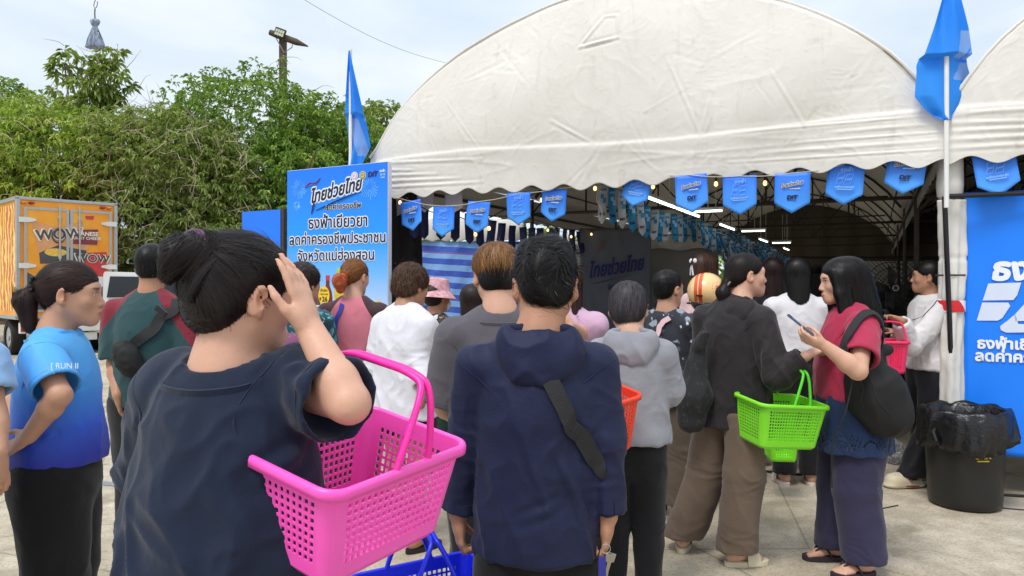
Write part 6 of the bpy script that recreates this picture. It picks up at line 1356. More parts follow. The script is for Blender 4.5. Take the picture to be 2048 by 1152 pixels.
# ================================================================ printed boards and flags
def grad_mat(name, stops, axis='Z', rough=.4, z0=0., z1=1., bumpy=.15):
    q = NT(name); sx = q.n('ShaderNodeSeparateXYZ'); q.l(q.coord(), sx.inputs[0]); q.set(q.ramp(q.math('DIVIDE', q.math('SUBTRACT', sx.outputs[axis], z0), z1 - z0), stops), rough)
    q.bump(q.noise(q.coord(), 5, 3), bumpy, .01); return q.m
BB0, BB1 = px(574, 0, 7.38), px(776, 0, 6.80); BBd = nrm((BB1 - BB0) * (1, 1, 0)); BBw = float(np.linalg.norm((BB1 - BB0)[:2])); Zt = 2.585
bb = thing('billboard', 'tall blue campaign billboard with Thai lettering, fireworks and bottles at its foot', 'billboard', (BB0[0], BB0[1], 0)); X_, Z_ = BBd, np.array([0, 0, 1.]); n_ = np.cross(X_, Z_)
Mb = np.stack([X_, -n_, Z_], 1)
m = MB(); m.box(X_ * BBw / 2 + Z_ * (Zt + .15) / 2 + Z_ * 0 - n_ * .03, (BBw, .056, Zt - .15), rot=Mb, bev=.004); m.build('box_frame', plain('board_white', C('dcdff0'), .5, .04), bb)
def on(x, z, lift=.0): return X_ * x + Z_ * z + n_ * lift
pv = [on(.004, .16, .001), on(BBw - .004, .16, .001), on(BBw - .004, Zt - .004, .001), on(.004, Zt - .004, .001)]
mk('poster', pv, [(0, 1, 2, 3)], grad_mat('poster_blue', [(.30, C('cfdcf8')), (.48, C('b4cdf6')), (.60, C('6ab4ff')), (.72, C('1498ff')), (.97, C('0a78f4'))], 'Z', .4, 0, 2.6), bb)
for x in (.15, BBw - .15):
    m = MB(); m.tube([on(x, 0, -.09), on(x, Zt - .2, -.09)], .02, 8); m.tube([on(x, 0.02, -.6), on(x, 1.3, -.09)], .015, 8); m.tube([on(x, 0.02, -.62), on(x, 0.02, .02)], .015, 8); m.build('support', STEEL, bb)
FR = lambda x, z, l=.004: frame(on(x, z, l), X_, Z_)
S = BBw / 205.                                          # metres per photo pixel across the board
for s_, x, z, sz, k in (('ธงฟ้าเยียวยา', 107, 2.045, .155, 1.), ('ลดค่าครองชีพประชาชน', 104, 1.885, .140, 1.), ('จังหวัดแม่ฮ่องสอน', 102, 1.725, .140, 1.)):
    text(s_, sz, LOGO_WHITE, 'lettering', bb, FR(x * S, z, .003), bold=.075, sx=.93); text(s_, sz, NAVY_D, 'lettering', bb, FR(x * S, z, .0055), bold=.016, sx=.93)
def thai_logo(parent, at, sz, white=True, sx=.82, red=LOGO_RED):
    """slanting campaign wordmark with its red and white stroke and navy underline"""
    M0 = at(0, 0, .001)
    def tilt(co): co[:, 1] += co[:, 0] * .16; return co
    if white: text('ไทยช่วยไทย', sz, LOGO_WHITE, 'lettering', parent, at(0, 0, .001), bold=.12, shear=.22, sx=sx, warp=tilt)
    text('ไทยช่วยไทย', sz, NAVY_D, 'lettering', parent, at(0, 0, .003 if sz > .1 else .0018), bold=.035, shear=.22, sx=sx, warp=tilt)
    m = MB(); k = sz
    def st(pts, w, mm, l): 
        P_ = [np.array(at(x * k, y * k, l))[:3, 3] for x, y in pts]; m.tube(resample(np.array(P_), 14), [w * k * math.sin(math.pi * (.12 + .8 * i / 13)) for i in range(14)], 8, mm, flat=.12)
    st([(-2.35, .35), (-1.9, .62), (-1.4, .55), (-1.15, .85)], .11, 0, .004); st([(-2.1, .42), (-1.75, .52), (-1.45, .50)], .045, 1, .008 if sz > .1 else .005); st([(-1.85, -1.25), (-1.72, -.75), (-1.5, -.3)], .14, 0, .004)
    st([(-1.5, -1.05), (-.8, -.85), (.6, -.42), (1.9, -.12)], .10, 2, .004); m.build('swash', [red, LOGO_WHITE, NAVY_D], parent, smooth=True)
def atb(cx, cz): return lambda x, y, l: frame(on(cx + x, cz + y, l), X_, Z_)
thai_logo(bb, atb(103 * S, 2.345), .165)
text('ลดค่าครองชีพ', .078, LOGO_WHITE, 'lettering', bb, FR(118 * S, 2.195, .003), bold=.07, shear=.1); text('ลดค่าครองชีพ', .078, NAVY_D, 'lettering', bb, FR(118 * S, 2.195, .0055), bold=.02, shear=.1)
m = MB(); r_ = np.random.default_rng(3)
for cx, cz, R_ in ((27, 2.40, .10), (170, 2.36, .11), (22, 2.24, .05)):
    for k in range(22):
        a = k * .2856; r0, r1 = R_ * r_.uniform(.2, .4), R_ * r_.uniform(.7, 1.05); m.tube([on(cx * S + r0 * math.cos(a), cz + r0 * math.sin(a), .002), on(cx * S + r1 * math.cos(a), cz + r1 * math.sin(a) - .01, .002)], [.0012, .0026], 5)
tag(m.build('fireworks', plain('print_pale_cyan', C('7fc8f0'), .5), bb), kind='stuff')
def disc(c, r, nrm_, ex, th=.002, n=28): return [(r * math.cos(2 * math.pi * i / n), r * math.sin(2 * math.pi * i / n)) for i in range(n)]
for cx, col, inner in ((141, C('e4d8e2'), C('c0a4b4')), (157, C('c9bd86'), C('6f7440'))):
    m = MB(); m.prism(disc(0, .040, 0, 0), on(cx * S, 2.475, .004), X_, Z_, .002, 0); m.prism(disc(0, .031, 0, 0), on(cx * S, 2.475, .0055), X_, Z_, .002, 1); m.prism(disc(0, .024, 0, 0), on(cx * S, 2.475, .007), X_, Z_, .002, 0)
    m.tube([on(cx * S - .012, 2.47, .0085), on(cx * S, 2.487, .0085), on(cx * S + .012, 2.47, .0085)], .003, 6, 1); m.build('emblem', [plain('seal', col, .5), plain('seal_ring', inner, .5)], bb)
text('DiT', .062, LOGO_NAVY, 'lettering', bb, FR(176 * S, 2.475, .004), bold=.05, shear=.15, sx=1.15); m = MB(); m.tube([on(178 * S, 2.505, .006), on(183 * S, 2.512, .006)], .004, 6, flat=.2); m.build('swash', LOGO_RED, bb)
text('ธงฟ้า', .030, LOGO_WHITE, 'lettering', bb, FR(195 * S, 2.50, .004), bold=.03); m = MB(); m.box(on(193 * S, 2.468, .004), (.024, .002, .022), rot=Mb); m.box(on(198.5 * S, 2.468, .004), (.020, .002, .022), rot=Mb); m.box(on(195.5 * S, 2.440, .004), (.05, .002, .014), rot=Mb); m.build('emblem', plain('print_sky', C('7cc0f2'), .5), bb)
# bottles and price tags printed on the poster
BT = [(60, .27, 1.03, C('5b3a34'), '43', C('7e1f2e')), (87, .23, 1.02, C('6d1f2a'), '26', C('b9304a')), (110, .235, 1.09, C('cdb62c'), '41', C('a8c83c'))]
YEL, PRT = plain('print_yellow', C('e9c51e'), .45, .03), plain('print_plum', C('5a2048'), .5)
for i, (cx, hw, zz_, col, price, cap) in enumerate(BT):
    w_ = hw * .19 * 1.35; base = zz_; out = [(-w_, 0), (w_, 0), (w_, .30), (w_ * .85, .36), (w_ * .4, .42), (w_ * .36, .47), (-w_ * .36, .47), (-w_ * .4, .42), (-w_ * .85, .36), (-w_, .30)]
    m = MB(); m.prism(out, on(cx * S, base, .0035), X_, Z_, .002, 0); m.prism([(-w_ * .42, .47), (w_ * .42, .47), (w_ * .42, .52), (-w_ * .42, .52)], on(cx * S, base, .0035), X_, Z_, .002, 1); m.prism([(-w_ * .98, .05), (w_ * .98, .05), (w_ * .98, .22), (-w_ * .98, .22)], on(cx * S, base, .005), X_, Z_, .001, 2); m.prism([(-w_ * .98, .17), (w_ * .98, .17), (w_ * .98, .205), (-w_ * .98, .205)], on(cx * S, base, .0065), X_, Z_, .001, 3)
    m.build('bottle', [plain('bottle_print', col, .35, .25, 12), plain('cap_print', cap, .4), plain('label_print', C('d8d6d0'), .5), LOGO_RED], bb)
text('น้ำมัน', .052, LOGO_RED, 'lettering', bb, FR(111 * S, 1.235, .0075), bold=.03)
for cx, zc, pr in ((57, 1.385, '43'), (80, 1.345, '26'), (113, 1.47, '41'), (187, 1.215, '30')):
    m = MB(); m.prism([(.070 * math.cos(k * .2244), .088 * math.sin(k * .2244)) for k in range(28)], on(cx * S, zc, .0085), X_, Z_, .002); m.build('price_tag', YEL, bb)
    text(pr, .068, PRT, 'lettering', bb, FR(cx * S + .012, zc - .038, .010), bold=.02); text('฿', .04, PRT, 'lettering', bb, FR(cx * S - .045, zc - .035, .010)); text('น้ำมันพืช' if pr == '41' else 'น้ำปลา', .036, PRT, 'lettering', bb, FR(cx * S, zc + .048, .010)); text('1 ลิตร / ขวด', .022, PRT, 'lettering', bb, FR(cx * S, zc + .012, .010))
m = MB(); m.prism([(-.07, -.16), (.07, -.16), (.075, .12), (-.075, .12)], on(187 * S, 1.02, .0035), X_, Z_, .002); m.build('bag_print', plain('detergent_print', C('dfe6f4'), .5), bb); text('ซักผ้า', .075, NAVY_D, 'lettering', bb, FR(182 * S, 1.05, .0065), bold=.03, shear=.1)
m = MB()
for k in range(16): m.ball(on((62 + 7 * (k % 5) + 3 * (k // 5 % 2)) * S, .93 + .045 * (k // 5), .006), (.024, .004, .028), 10)
m.build('eggs_print', plain('egg_print', C('c98248'), .5), bb, smooth=True)
# plain blue board farther left
q0, q1 = px(486, 0, 8.4), px(562, 0, 8.1); d_ = nrm((q1 - q0) * (1, 1, 0)); w_ = float(np.linalg.norm((q1 - q0)[:2])); nn_ = np.cross(d_, Z_); bl = thing('display_board', 'plain blue cloth board with a dark frame left of the campaign billboard', 'board', (q0[0], q0[1], 0)); zt = 2.28
Mq = np.stack([d_, -nn_, Z_], 1); m = MB(); m.box(d_ * w_ / 2 + Z_ * (zt + .1) / 2, (w_, .02, zt - .12), rot=Mq); m.build('cloth', plain('blue_print', C('0a76f4'), .45, .08, 3), bl)
m = MB()
for x in (.0, w_ + .02): m.box(d_ * x + Z_ * zt / 2 - nn_ * .02, (.045, .045, zt), rot=Mq)
m.box(d_ * w_ / 2 + Z_ * (zt - .03) - nn_ * .035, (w_, .03, .03), rot=Mq); m.build('frame', STEEL, bl)
# blue banner at the right edge
BLUEPR = plain('banner_blue', C('0480ff'), .42, .05, 3); rb0 = px(1928, 0, 5.2); rbd = TA.copy(); rn = np.cross(rbd, Z_); rw = 1.2; rz0, rz1 = .275, 2.10
rb = thing('banner_stand', 'tall blue banner with white logo and Thai lettering at the right edge', 'banner', (rb0[0], rb0[1], 0)); ron = lambda x, z, l=.004: rbd * x + Z_ * z + rn * l
sheet('cloth', ron(0, rz0, 0), ron(rw, rz0, 0), ron(0, rz1, 0), 40, 50, .006, 2.0, BLUEPR, rb, 3)
m = MB(); pA = px(1889, 393, 5.10) - np.array([rb0[0], rb0[1], 0]); pB = px(1906, 815, 5.17) - np.array([rb0[0], rb0[1], 0]); pB2 = pA + (pB - pA) * (pA[2] - .01) / (pA[2] - pB[2]); m.tube([pB2, pA], .017, 10); m.tube([pA, ron(rw, rz1 - .02, -.03)], .017, 10); m.tube([ron(rw, .0, -.03), ron(rw, rz1, -.03)], .017, 10); m.tube([ron(.02, 0, -.03), ron(.02, rz1 - .03, -.03)], .014, 8); m.tube([ron(.02, .30, -.03), ron(rw, .30, -.03)], .014, 8); m.build('frame', TIEBLACK, rb, smooth=True)
RF = lambda x, z, l=.008: frame(ron(x, z, l), rbd, Z_)
def rx(x_, y_): k_ = (x_ - X0) / F_PX; s_ = (k_ * rb0[1] - rb0[0]) / (rbd[0] - k_ * rbd[1]); p_ = px(x_, y_, rb0[1] + s_ * rbd[1]); return s_, p_[2]
x_, z_ = rx(1984, 541); text('ธงฟ้า', .205, LOGO_WHITE, 'lettering', rb, RF(x_ - .01, z_, .012), bold=.05, shear=.15, align='LEFT'); rb.children[-1].location = (0, 0, 0)
tl = rb.children[-1]; tl.location = tuple(-(rbd * .0))
def par(pts, mat, nm): 
    P_ = [rx(*k) for k in pts]; m = MB(); m.prism(P_, rn * .012, rbd, Z_, .004); return m.build(nm, mat, rb)
def arc(cx, cy, r, a0, a1, n=7): return [(cx + r * math.cos(R(a0 + (a1 - a0) * i / n)), cy + r * math.sin(R(a0 + (a1 - a0) * i / n))) for i in range(n + 1)]
PALE = plain('print_pale', C('d4def4'), .5, .03)
par([(1976, 567), (2042, 565), (2034, 590), (2026, 600), (1965, 601)][::-1], PALE, 'emblem'); par([(1964, 605), (2016, 605), (2020, 612), (2004, 636), (1995, 641), (1953, 641)][::-1], PALE, 'emblem')
par([(2066, 567), (2138, 565), (2124, 601), (2052, 602)][::-1], PALE, 'emblem'); par([(2050, 606), (2122, 605), (2108, 640), (2030, 642), (2028, 630)][::-1], PALE, 'emblem'); par([(2016, 640), (2030, 628), (2036, 648), (2100, 648), (2092, 664), (2012, 665), (2001, 660), (2000, 652)][::-1], PALE, 'emblem')
for s_, yy in (('ธงฟ้าเยียวยา', 687), ('ลดค่าครองชีพ', 712)):
    x_, z_ = rx(1953 if yy < 700 else 1949, yy); text(s_, .100, LOGO_WHITE, 'lettering', rb, RF(x_, z_, .012), bold=.04, align='LEFT')

# ---- pennants along the front valance
PENB = grad_mat('pennant_blue', [(.1, C('4aa0ff')), (.9, C('2a78ee'))], 'Z', .5, -.28, 0, .2); PENW = plain('pennant_white_back', C('d6d3e4'), .6, .03); OUTL = plain('print_pale_blue', C('8cc0f4'), .5, .03)
def pennant(label, kind, c, ex, tilt=0., w=.185, h=.26, back=False):
    t = thing('pennant', label, 'pennant', c, group='blue pennants along the front of the tent' if not back else 'white-backed pennants behind the front row'); ex = nrm(ex); ez = rotaxis(np.cross(ex, Z_), tilt) @ Z_; ex = nrm(ex - ez * (ex @ ez)); nv = np.cross(ex, ez)
    m = MB(); n1, n2 = 9, 12; V = []
    for j in range(n2):
        for i in range(n1):
            u, v_ = i / (n1 - 1) - .5, j / (n2 - 1); zb_ = -h * (.74 + .26 * (1 - abs(u) * 2)); V.append(ex * u * w + ez * zb_ * v_ + nv * (.010 * math.sin(u * 5 + c[0] * 7) * v_ + .006 * math.sin(v_ * 4 + c[0] * 3)))
    m.add(V, [(j * n1 + i, (j + 1) * n1 + i, (j + 1) * n1 + i + 1, j * n1 + i + 1) for j in range(n2 - 1) for i in range(n1 - 1)]); o = m.build('cloth', PENW if back else PENB, t, smooth=True); s_ = o.modifiers.new('thick', 'SOLIDIFY'); s_.thickness = .0015
    if back: return t
    at = lambda x, y, l: frame(ex * x + ez * y + nv * (l + .012), ex, ez)
    if kind == 'logo':
        thai_logo(t, lambda x, y, l: at(x, y - .085, l), .034, True, .95); text('ลดค่าครองชีพ', .013, LOGO_WHITE, 'lettering', t, at(.02, -.118, .001), bold=.03)
        text('DiT', .038, NAVY_D, 'lettering', t, at(0, -.182, .001), bold=.06, shear=.15, sx=1.2); m = MB(); m.tube([at(.012, -.170, .003)[:3, 3], at(.036, -.166, .003)[:3, 3]], .003, 6, flat=.2); m.build('swash', LOGO_RED, t); m = MB(); m.box(at(.0, -.203, .001)[:3, 3], (.062, .001, .0035), rot=np.stack([ex, -nv, ez], 1)); m.build('underline', NAVY_D, t)
    else:
        text('ธงฟ้า', .040, OUTL, 'lettering', t, at(0.006, -.045, .001), bold=.0, shear=.15); m = MB()
        for quad in ([(-.045, -.07), (-.002, -.065), (-.01, -.10), (-.052, -.105)], [(.012, -.078), (.055, -.073), (.046, -.108), (.0, -.112)], [(-.052, -.112), (-.012, -.108), (-.022, -.140), (-.06, -.143)], [(.0, -.118), (.045, -.114), (.038, -.146), (-.012, -.150)]):
            P_ = [at(x, y, .001)[:3, 3] for x, y in quad]; m.tube(P_ + [P_[0]], .0016, 5, caps=False)
        m.build('emblem', OUTL, t); text('ธงฟ้าราคาประหยัด', .020, OUTL, 'lettering', t, at(0, -.170, .001), bold=.04, sx=.9); m = MB(); m.box(at(0, -.186, .001)[:3, 3], (.105, .001, .006), rot=np.stack([ex, -nv, ez], 1)); m.build('underline', OUTL, t)
    return t
def rotaxis(k, a):
    k = nrm(k); K = np.array([[0, -k[2], k[1]], [k[2], 0, -k[0]], [-k[1], k[0], 0]]); return np.eye(3) + math.sin(a) * K + (1 - math.cos(a)) * K @ K
def on_front(x, y, off=.06):                            # where the photo's ray meets the plane of the tent front, a little outside it
    k = (x - X0) / F_PX; o = TL - tn * off; s_ = (k * o[1] - o[0]) / (ta[0] - k * ta[1]); Yq = o[1] + s_ * ta[1]; return px(x, y, Yq)
PENS = [(820, 402, 'logo', .12), (887, 412, 'flag', -.02), (958, 403, 'logo', -.10), (1037, 386, 'flag', .0), (1110, 378, 'logo', -.12), (1280, 345, 'flag', -.22), (1381, 350, 'logo', .06), (1479, 352, 'flag', .01), (1585, 346, 'logo', -.02), (1693, 328, 'flag', -.08), (1816, 304, 'logo', -.12), (1986, 304, 'flag', .14)]
ORD = ['first', 'second', 'third', 'fourth', 'fifth', 'sixth', 'seventh', 'eighth', 'ninth', 'tenth', 'eleventh', 'twelfth']
sp = []
for i, (x, y, kd, tl_) in enumerate(PENS):
    behind = i in (4, 5, 9, 10, 11); c = on_front(x, y, -.05 if behind else .05)
    lab = 'blue pennant %s, %s from the left along the tent front' % ('with the slanting wordmark' if kd == 'logo' else 'with the pale outline emblem', ORD[i])
    pennant(lab, kd, c, TA, tl_, w=.25 if i > 5 else .23, h=.30 if i > 5 else .285); sp.append(c)
for i, (x, y) in enumerate(((790, 396), (850, 385), (906, 386))): pennant('white back of a turned pennant under the valance, %s from its left end' % ORD[i], '', on_front(x, y, -.35), TA, .05 * (i - 1), back=True, w=.20, h=.20)
m = MB(); pts = []
for a, b in zip(sp, sp[1:]):
    for t in np.linspace(0, 1, 8)[:-1]: pts.append(a + (b - a) * t - Z_ * .06 * math.sin(math.pi * t) * float(np.linalg.norm(b - a)) * .5)
m.tube([sp[0] - TA * .25 + Z_ * .06] + pts + [sp[-1], sp[-1] + TA * .4 + Z_ * .05], .003, 5); tag(m.build('bunting_cord', plain('cord_white', C('c9c4b4'), .7)), 'pale cord strung along the tent front carrying the pennants', 'cord')
# ---- bulbs on their cable
BULB, SOCK = emit('bulb_glow', (1., .55, .22), 2.6), plain('socket_grey', C('4a4642'), .6)
def bulb(c, first=[]):
    if first: return dup(first[0], loc=c)
    t = thing('string_bulb', 'small warm bulb hanging from a cable under the tent', 'bulb', c, group='warm bulbs strung under the tent'); first.append(t)
    m = MB(); m.lathe([(.0, .0), (.009, .0), (.011, -.02), (.010, -.045), (.0, -.045)], 10); m.build('socket', SOCK, t, smooth=True); m = MB(); m.lathe([(.008, -.045), (.014, -.056), (.016, -.068), (.012, -.080), (.0, -.086)], 12); m.build('glass', BULB, t, smooth=True); return t
Bp = [on_front(x, y, -.22) for x, y in ((800, 392), (868, 436), (893, 428), (951, 455), (978, 443), (1083, 386), (1190, 362), (1306, 358), (1432, 352), (1530, 350))]
for c in Bp: bulb(c)
pts = []
for i in range(16):
    d = .7 + .85 * i; c = tp(.10, d, 2.24 - .05 * math.sin(i * 2.1)); pts.append(c + Z_ * .02)
    for j in range(2 if i > 4 else 1): bulb(c + TN * (.42 * j) - Z_ * .01 * j)
m = MB(); m.tube(resample(np.array(pts), 60), .006, 5); m.tube(resample(np.array([q_ + Z_ * .03 for q_ in sorted(Bp, key=lambda k: k[0])]), 60), .005, 5); tag(m.build('light_cable', TIEBLACK), 'black cable carrying the warm bulbs under the tent', 'cable')
# ---- fluorescent tubes down the middle of the tent
TUBE = emit('tube_glow', (.86, 1., .97), 4.)
for i, (d, along) in enumerate(((1.15, 1), (2.4, 1), (2.9, 0), (5.0, 1), (6.6, 0), (9.0, 1), (10.6, 0), (13.2, 1))):
    c = tp(.5 if along else .51, d, 2.305); ax = TN if along else TA; t = thing('tube_light', 'lit fluorescent tube hung lengthwise, %s of its line from the front' % ORD[i // 2] if along else 'lit fluorescent tube hung crosswise, %s of its kind from the front' % ORD[i // 2], 'tube light', c, group='fluorescent tubes under the tent roof')
    t['label'] = ('lit fluorescent tube hung lengthwise under the roof, %s from the front' % ORD[[0, 1, 3, 5, 7].index(i)] if along else 'lit fluorescent tube hung crosswise under the roof, %s from the front' % ORD[[2, 4, 6].index(i)])
    ln_ = 1.16 if along else .36; m = MB(); m.tube([ax * 0, ax * ln_], .011, 10); m.build('tube', TUBE, t, smooth=True); m = MB(); m.box(ax * ln_ / 2 + Z_ * .028, (.05, 1.2, .03) if along else (.4, .05, .03), rot=rotz(math.atan2(ta[1], ta[0]))); m.tube([ax * .2 + Z_ * .04, ax * .2 + Z_ * .6], .004, 5); m.tube([ax * ln_ * .8 + Z_ * .04, ax * ln_ * .8 + Z_ * .6], .004, 5); m.build('batten', WHITE_P, t)
# ---- long strip flags in rows
STC, STW, STN = plain('strip_cyan', C('1c86bc'), .6, .06), plain('strip_white', C('c2c6d4'), .6, .04), plain('strip_navy', C('1c2760'), .6, .08)
def strip(m0, h=.38, w=.085, print_=None):
    m = MB(); V = []
    for j in range(8):
        for i in (0, 1, 2): u = i / 2 - .5; v_ = j / 7; V.append((u * w, .012 * math.sin(v_ * 5), -h * (.86 + .14 * (1 - abs(u) * 2)) * v_))
    m.add(V, [(j * 3 + i, (j + 1) * 3 + i, (j + 1) * 3 + i + 1, j * 3 + i + 1) for j in range(7) for i in (0, 1)])
    o = m.build('strip_flag', m0, None, smooth=True); o.modifiers.new('thick', 'SOLIDIFY').thickness = .0015
    if print_:
        for f_ in (1, -1):
            M0 = frame((0, -.014 * f_, -h * .74), (f_, 0, 0), (0, 0, 1)); text('DiT', .032, print_[0], 'lettering', o, M0, bold=.05, sx=1.15)
            M0 = frame((0, -.014 * f_, -h * .14), (f_, 0, 0), (0, 0, 1)); text('ธงฟ้า', .032, print_[1], 'lettering', o, M0, bold=.03); m = MB(); m.box((-.012, -.016 * f_, -h * .30), (.032, .003, .04)); m.box((.012, -.016 * f_, -h * .40), (.034, .003, .05)); m.build('emblem', print_[1], o)
    return o
sA, sB, sN = strip(STC, print_=(NAVY_D, OUTL)), strip(STW, print_=(NAVY_D, STC)), strip(STN, .36, .10)
def row(d0, d1, step, u, z, pat, lab, group, rz, sway=.03, seed=0):
    k = 0; d = d0; r_ = np.random.default_rng(seed)
    while d < d1:
        src = pat[k % len(pat)]; loc = tp(u, d, z + .04 * math.sin(d * 1.7) - .02); rr = rz + r_.normal(0, .25)
        nm = {sA: 'cyan', sB: 'white', sN: 'navy'}[src]
        if not src.get('category'): o = src; o.location = tuple(loc); o.rotation_euler = (r_.normal(0, .12), r_.normal(0, .06), rr)
        else: o = dup(src, loc=loc); o.rotation_euler = (r_.normal(0, .12), r_.normal(0, .06), rr)
        tag(o, 'narrow %s strip flag hanging %s' % (nm, lab), 'flag', '%s strip flags %s' % (nm, group)); k += 1; d += step * (1 + .1 * r_.normal())
an_n = math.atan2(tn[1], tn[0])
row(.75, 14.5, .30, .44, 2.38, [sB, sA], 'in the row down the middle of the tent', 'in the middle row', an_n - .9, seed=1)
row(.35, 13, .30, .055, 2.26, [sN], 'in the row along the tent’s left side', 'along the left side', an_n - .9, seed=2)
for u_, lab, pat in ((.47, 'in the middle', [sA, sB]),):
    row(5.0, 14.5, .32, u_ + .03, 2.16, pat, 'in the lower row deeper in the tent', 'in the lower middle row', an_n - .8, seed=3)
m = MB(); m.tube([tp(.44, .4, 2.40), tp(.44, 15, 2.36)], .004, 5); m.tube([tp(.055, .1, 2.28), tp(.055, 14, 2.24)], .004, 5); m.tube([tp(.50, 4.6, 2.18), tp(.50, 15, 2.14)], .004, 5); tag(m.build('flag_lines', TIEBLACK, None), 'thin lines the strip flags hang from inside the tent', 'line', kind='stuff')
m = MB(); c = on_front(1197, 372, -.5); m.tube(resample(np.array([c, c + (-.02, 0, -.12), c + (.03, 0, -.22), c + (.035, 0, -.29), c + (.0, 0, -.31)]), 30), .005, 6); tag(m.build('loose_cord', plain('cord_cream', C('d8d2c0'), .7)), 'loose white cord dangling under the valance', 'cord')

# ---- flags on their poles
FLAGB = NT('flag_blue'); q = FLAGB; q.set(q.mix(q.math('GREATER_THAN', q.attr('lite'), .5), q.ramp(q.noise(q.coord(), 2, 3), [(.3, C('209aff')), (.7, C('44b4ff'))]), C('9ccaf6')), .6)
tr = q.n('ShaderNodeBsdfTranslucent'); tr.inputs[0].default_value = C('3aa2ff') + (1,); ms = q.n('ShaderNodeMixShader'); ms.inputs[0].default_value = .4; out = [k for k in q.t.nodes if k.type == 'OUTPUT_MATERIAL'][0]; q.l(q.b.outputs[0], ms.inputs[1]); q.l(tr.outputs[0], ms.inputs[2]); q.l(ms.outputs[0], out.inputs[0])
def flagpole(label, x, Yf, ytop, outline, base_z, fold, lite, seam=None):
    """a limp flag: its outline in photo pixels round the pole, given real folds in depth"""
    p0 = px(x, ytop, Yf); t = thing('flag', label, 'flag', (p0[0], Yf, 0), group='blue flags on white poles')
    m = MB(); m.tube([(0, 0, base_z), (0, 0, p0[2] + .02)], .016, 10); m.build('pole', WHITE_P, t, smooth=True)
    nv, nu = 90, 44; V = []; L_ = []
    ys = [o[0] for o in outline]; lf = [o[1] for o in outline]; rt = [o[2] for o in outline]
    for j in range(nv):
        y = ys[0] + (ys[-1] - ys[0]) * j / (nv - 1); a, b_ = np.interp(y, ys, lf), np.interp(y, ys, rt); w_ = b_ - a
        for i in range(nu):
            u = i / (nu - 1); xx = a + w_ * u; dep = -.035 + min(1, w_ / 40) * fold(u, (y - ys[0]) / (ys[-1] - ys[0])); q_ = px(xx, y, Yf); V.append((q_[0] - p0[0], dep, q_[2])); L_.append(lite(xx, y))
    i = np.arange(nu * nv).reshape(nv, nu); Q = np.stack([i[:-1, :-1], i[1:, :-1], i[1:, 1:], i[:-1, 1:]], 2).reshape(-1, 4)
    o = mk('cloth', V, Q, FLAGB.m, t, smooth=True, attrs={'lite': L_}); s_ = o.modifiers.new('thick', 'SOLIDIFY'); s_.thickness = .0015; return t
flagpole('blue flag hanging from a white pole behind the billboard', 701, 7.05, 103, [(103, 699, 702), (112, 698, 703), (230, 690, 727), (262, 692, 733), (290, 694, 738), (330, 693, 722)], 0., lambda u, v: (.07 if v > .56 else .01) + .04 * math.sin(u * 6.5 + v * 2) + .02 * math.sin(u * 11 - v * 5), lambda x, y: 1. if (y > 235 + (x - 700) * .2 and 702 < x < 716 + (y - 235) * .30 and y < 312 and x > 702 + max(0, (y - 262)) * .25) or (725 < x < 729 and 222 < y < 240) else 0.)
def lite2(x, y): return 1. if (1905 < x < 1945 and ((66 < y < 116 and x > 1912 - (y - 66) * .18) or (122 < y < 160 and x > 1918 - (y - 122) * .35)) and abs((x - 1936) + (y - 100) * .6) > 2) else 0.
flagpole('large blue flag with a pale emblem on the pole between the two tents', 1893, 5.04, -40, [(-40, 1890, 1896), (-4, 1880, 1914), (60, 1862, 1930), (128, 1840, 1942), (140, 1841, 1946), (190, 1838, 1950), (215, 1858, 1930), (240, 1886, 1902)], 1.98, lambda u, v: (.055 if v > .54 else -.01) + .022 * math.sin(u * 6.0 + v * 1.5 + .5) + .010 * math.sin(u * 13 - v * 6), lite2)

# ================================================================ truck, car, lamp post, hanging bag, wire
TO, TRr = np.array([px(36, 0, 14.4)[0], 14.4]), np.array([px(231, 0, 15.7)[0], 15.7]); tw_ = float(np.linalg.norm(TRr - TO)); tda = (TRr - TO) / tw_; A3 = np.array([*tda, 0]); B3 = np.array([-tda[1], tda[0], 0])  # B3 points away from the viewer along the box
tk = thing('box_truck', 'orange box truck with printed noodle packets on its rear doors', 'truck', (TO[0], TO[1], 0)); Mt = np.stack([A3, B3, Z_], 1); zt0, zt1 = .78, 3.12; Lb = 3.4
T = lambda x, y, z: A3 * x + B3 * y + Z_ * z
q = NT('truck_orange'); v = q.coord(); q.set(q.ramp(q.noise(v, 1.2, 5), [(.3, C('e08e20')), (.6, C('f0a838')), (.8, C('f4b84c'))]), .4); ORG = q.m; ALU = plain('aluminium', C('b4b6b6'), .38, .08, 20, metal=.6); TGREY = plain('dark_print', C('4c4a4c'), .45, .1); TRED = plain('packet_red', C('c03a3c'), .45, .1); TPEACH = plain('packet_peach', C('d69a6a'), .45, .1); TWH = plain('truck_white', C('d8d8d4'), .45, .08); TBLACK = plain('rubber', C('1a1a1a'), .8, .2)
m = MB(); m.box(T(tw_ / 2, Lb / 2, (zt0 + zt1) / 2), (tw_, Lb, zt1 - zt0), rot=Mt); m.build('cargo_box', ORG, tk)
q = NT('noodle_print'); w = q.n('ShaderNodeTexWave'); w.inputs['Scale'].default_value = 2.2; w.inputs['Distortion'].default_value = 9; w.inputs['Detail'].default_value = 3; q.l(q.coord(), w.inputs[0]); q.set(q.ramp(w.outputs['Fac'], [(.25, C('c8641a')), (.5, C('ee9a2a')), (.8, C('f6cf6a'))]), .4)
mk('side_print', [T(-.002, .10, zt0 + .12), T(-.002, Lb - .1, zt0 + .12), T(-.002, Lb - .1, zt1 - .1), T(-.002, .10, zt1 - .1)], [(0, 3, 2, 1)], q.m, tk)
m = MB()
for x in (0, tw_): m.box(T(x, .02, (zt0 + zt1) / 2), (.07, .09, zt1 - zt0 + .04), rot=Mt, bev=.01)
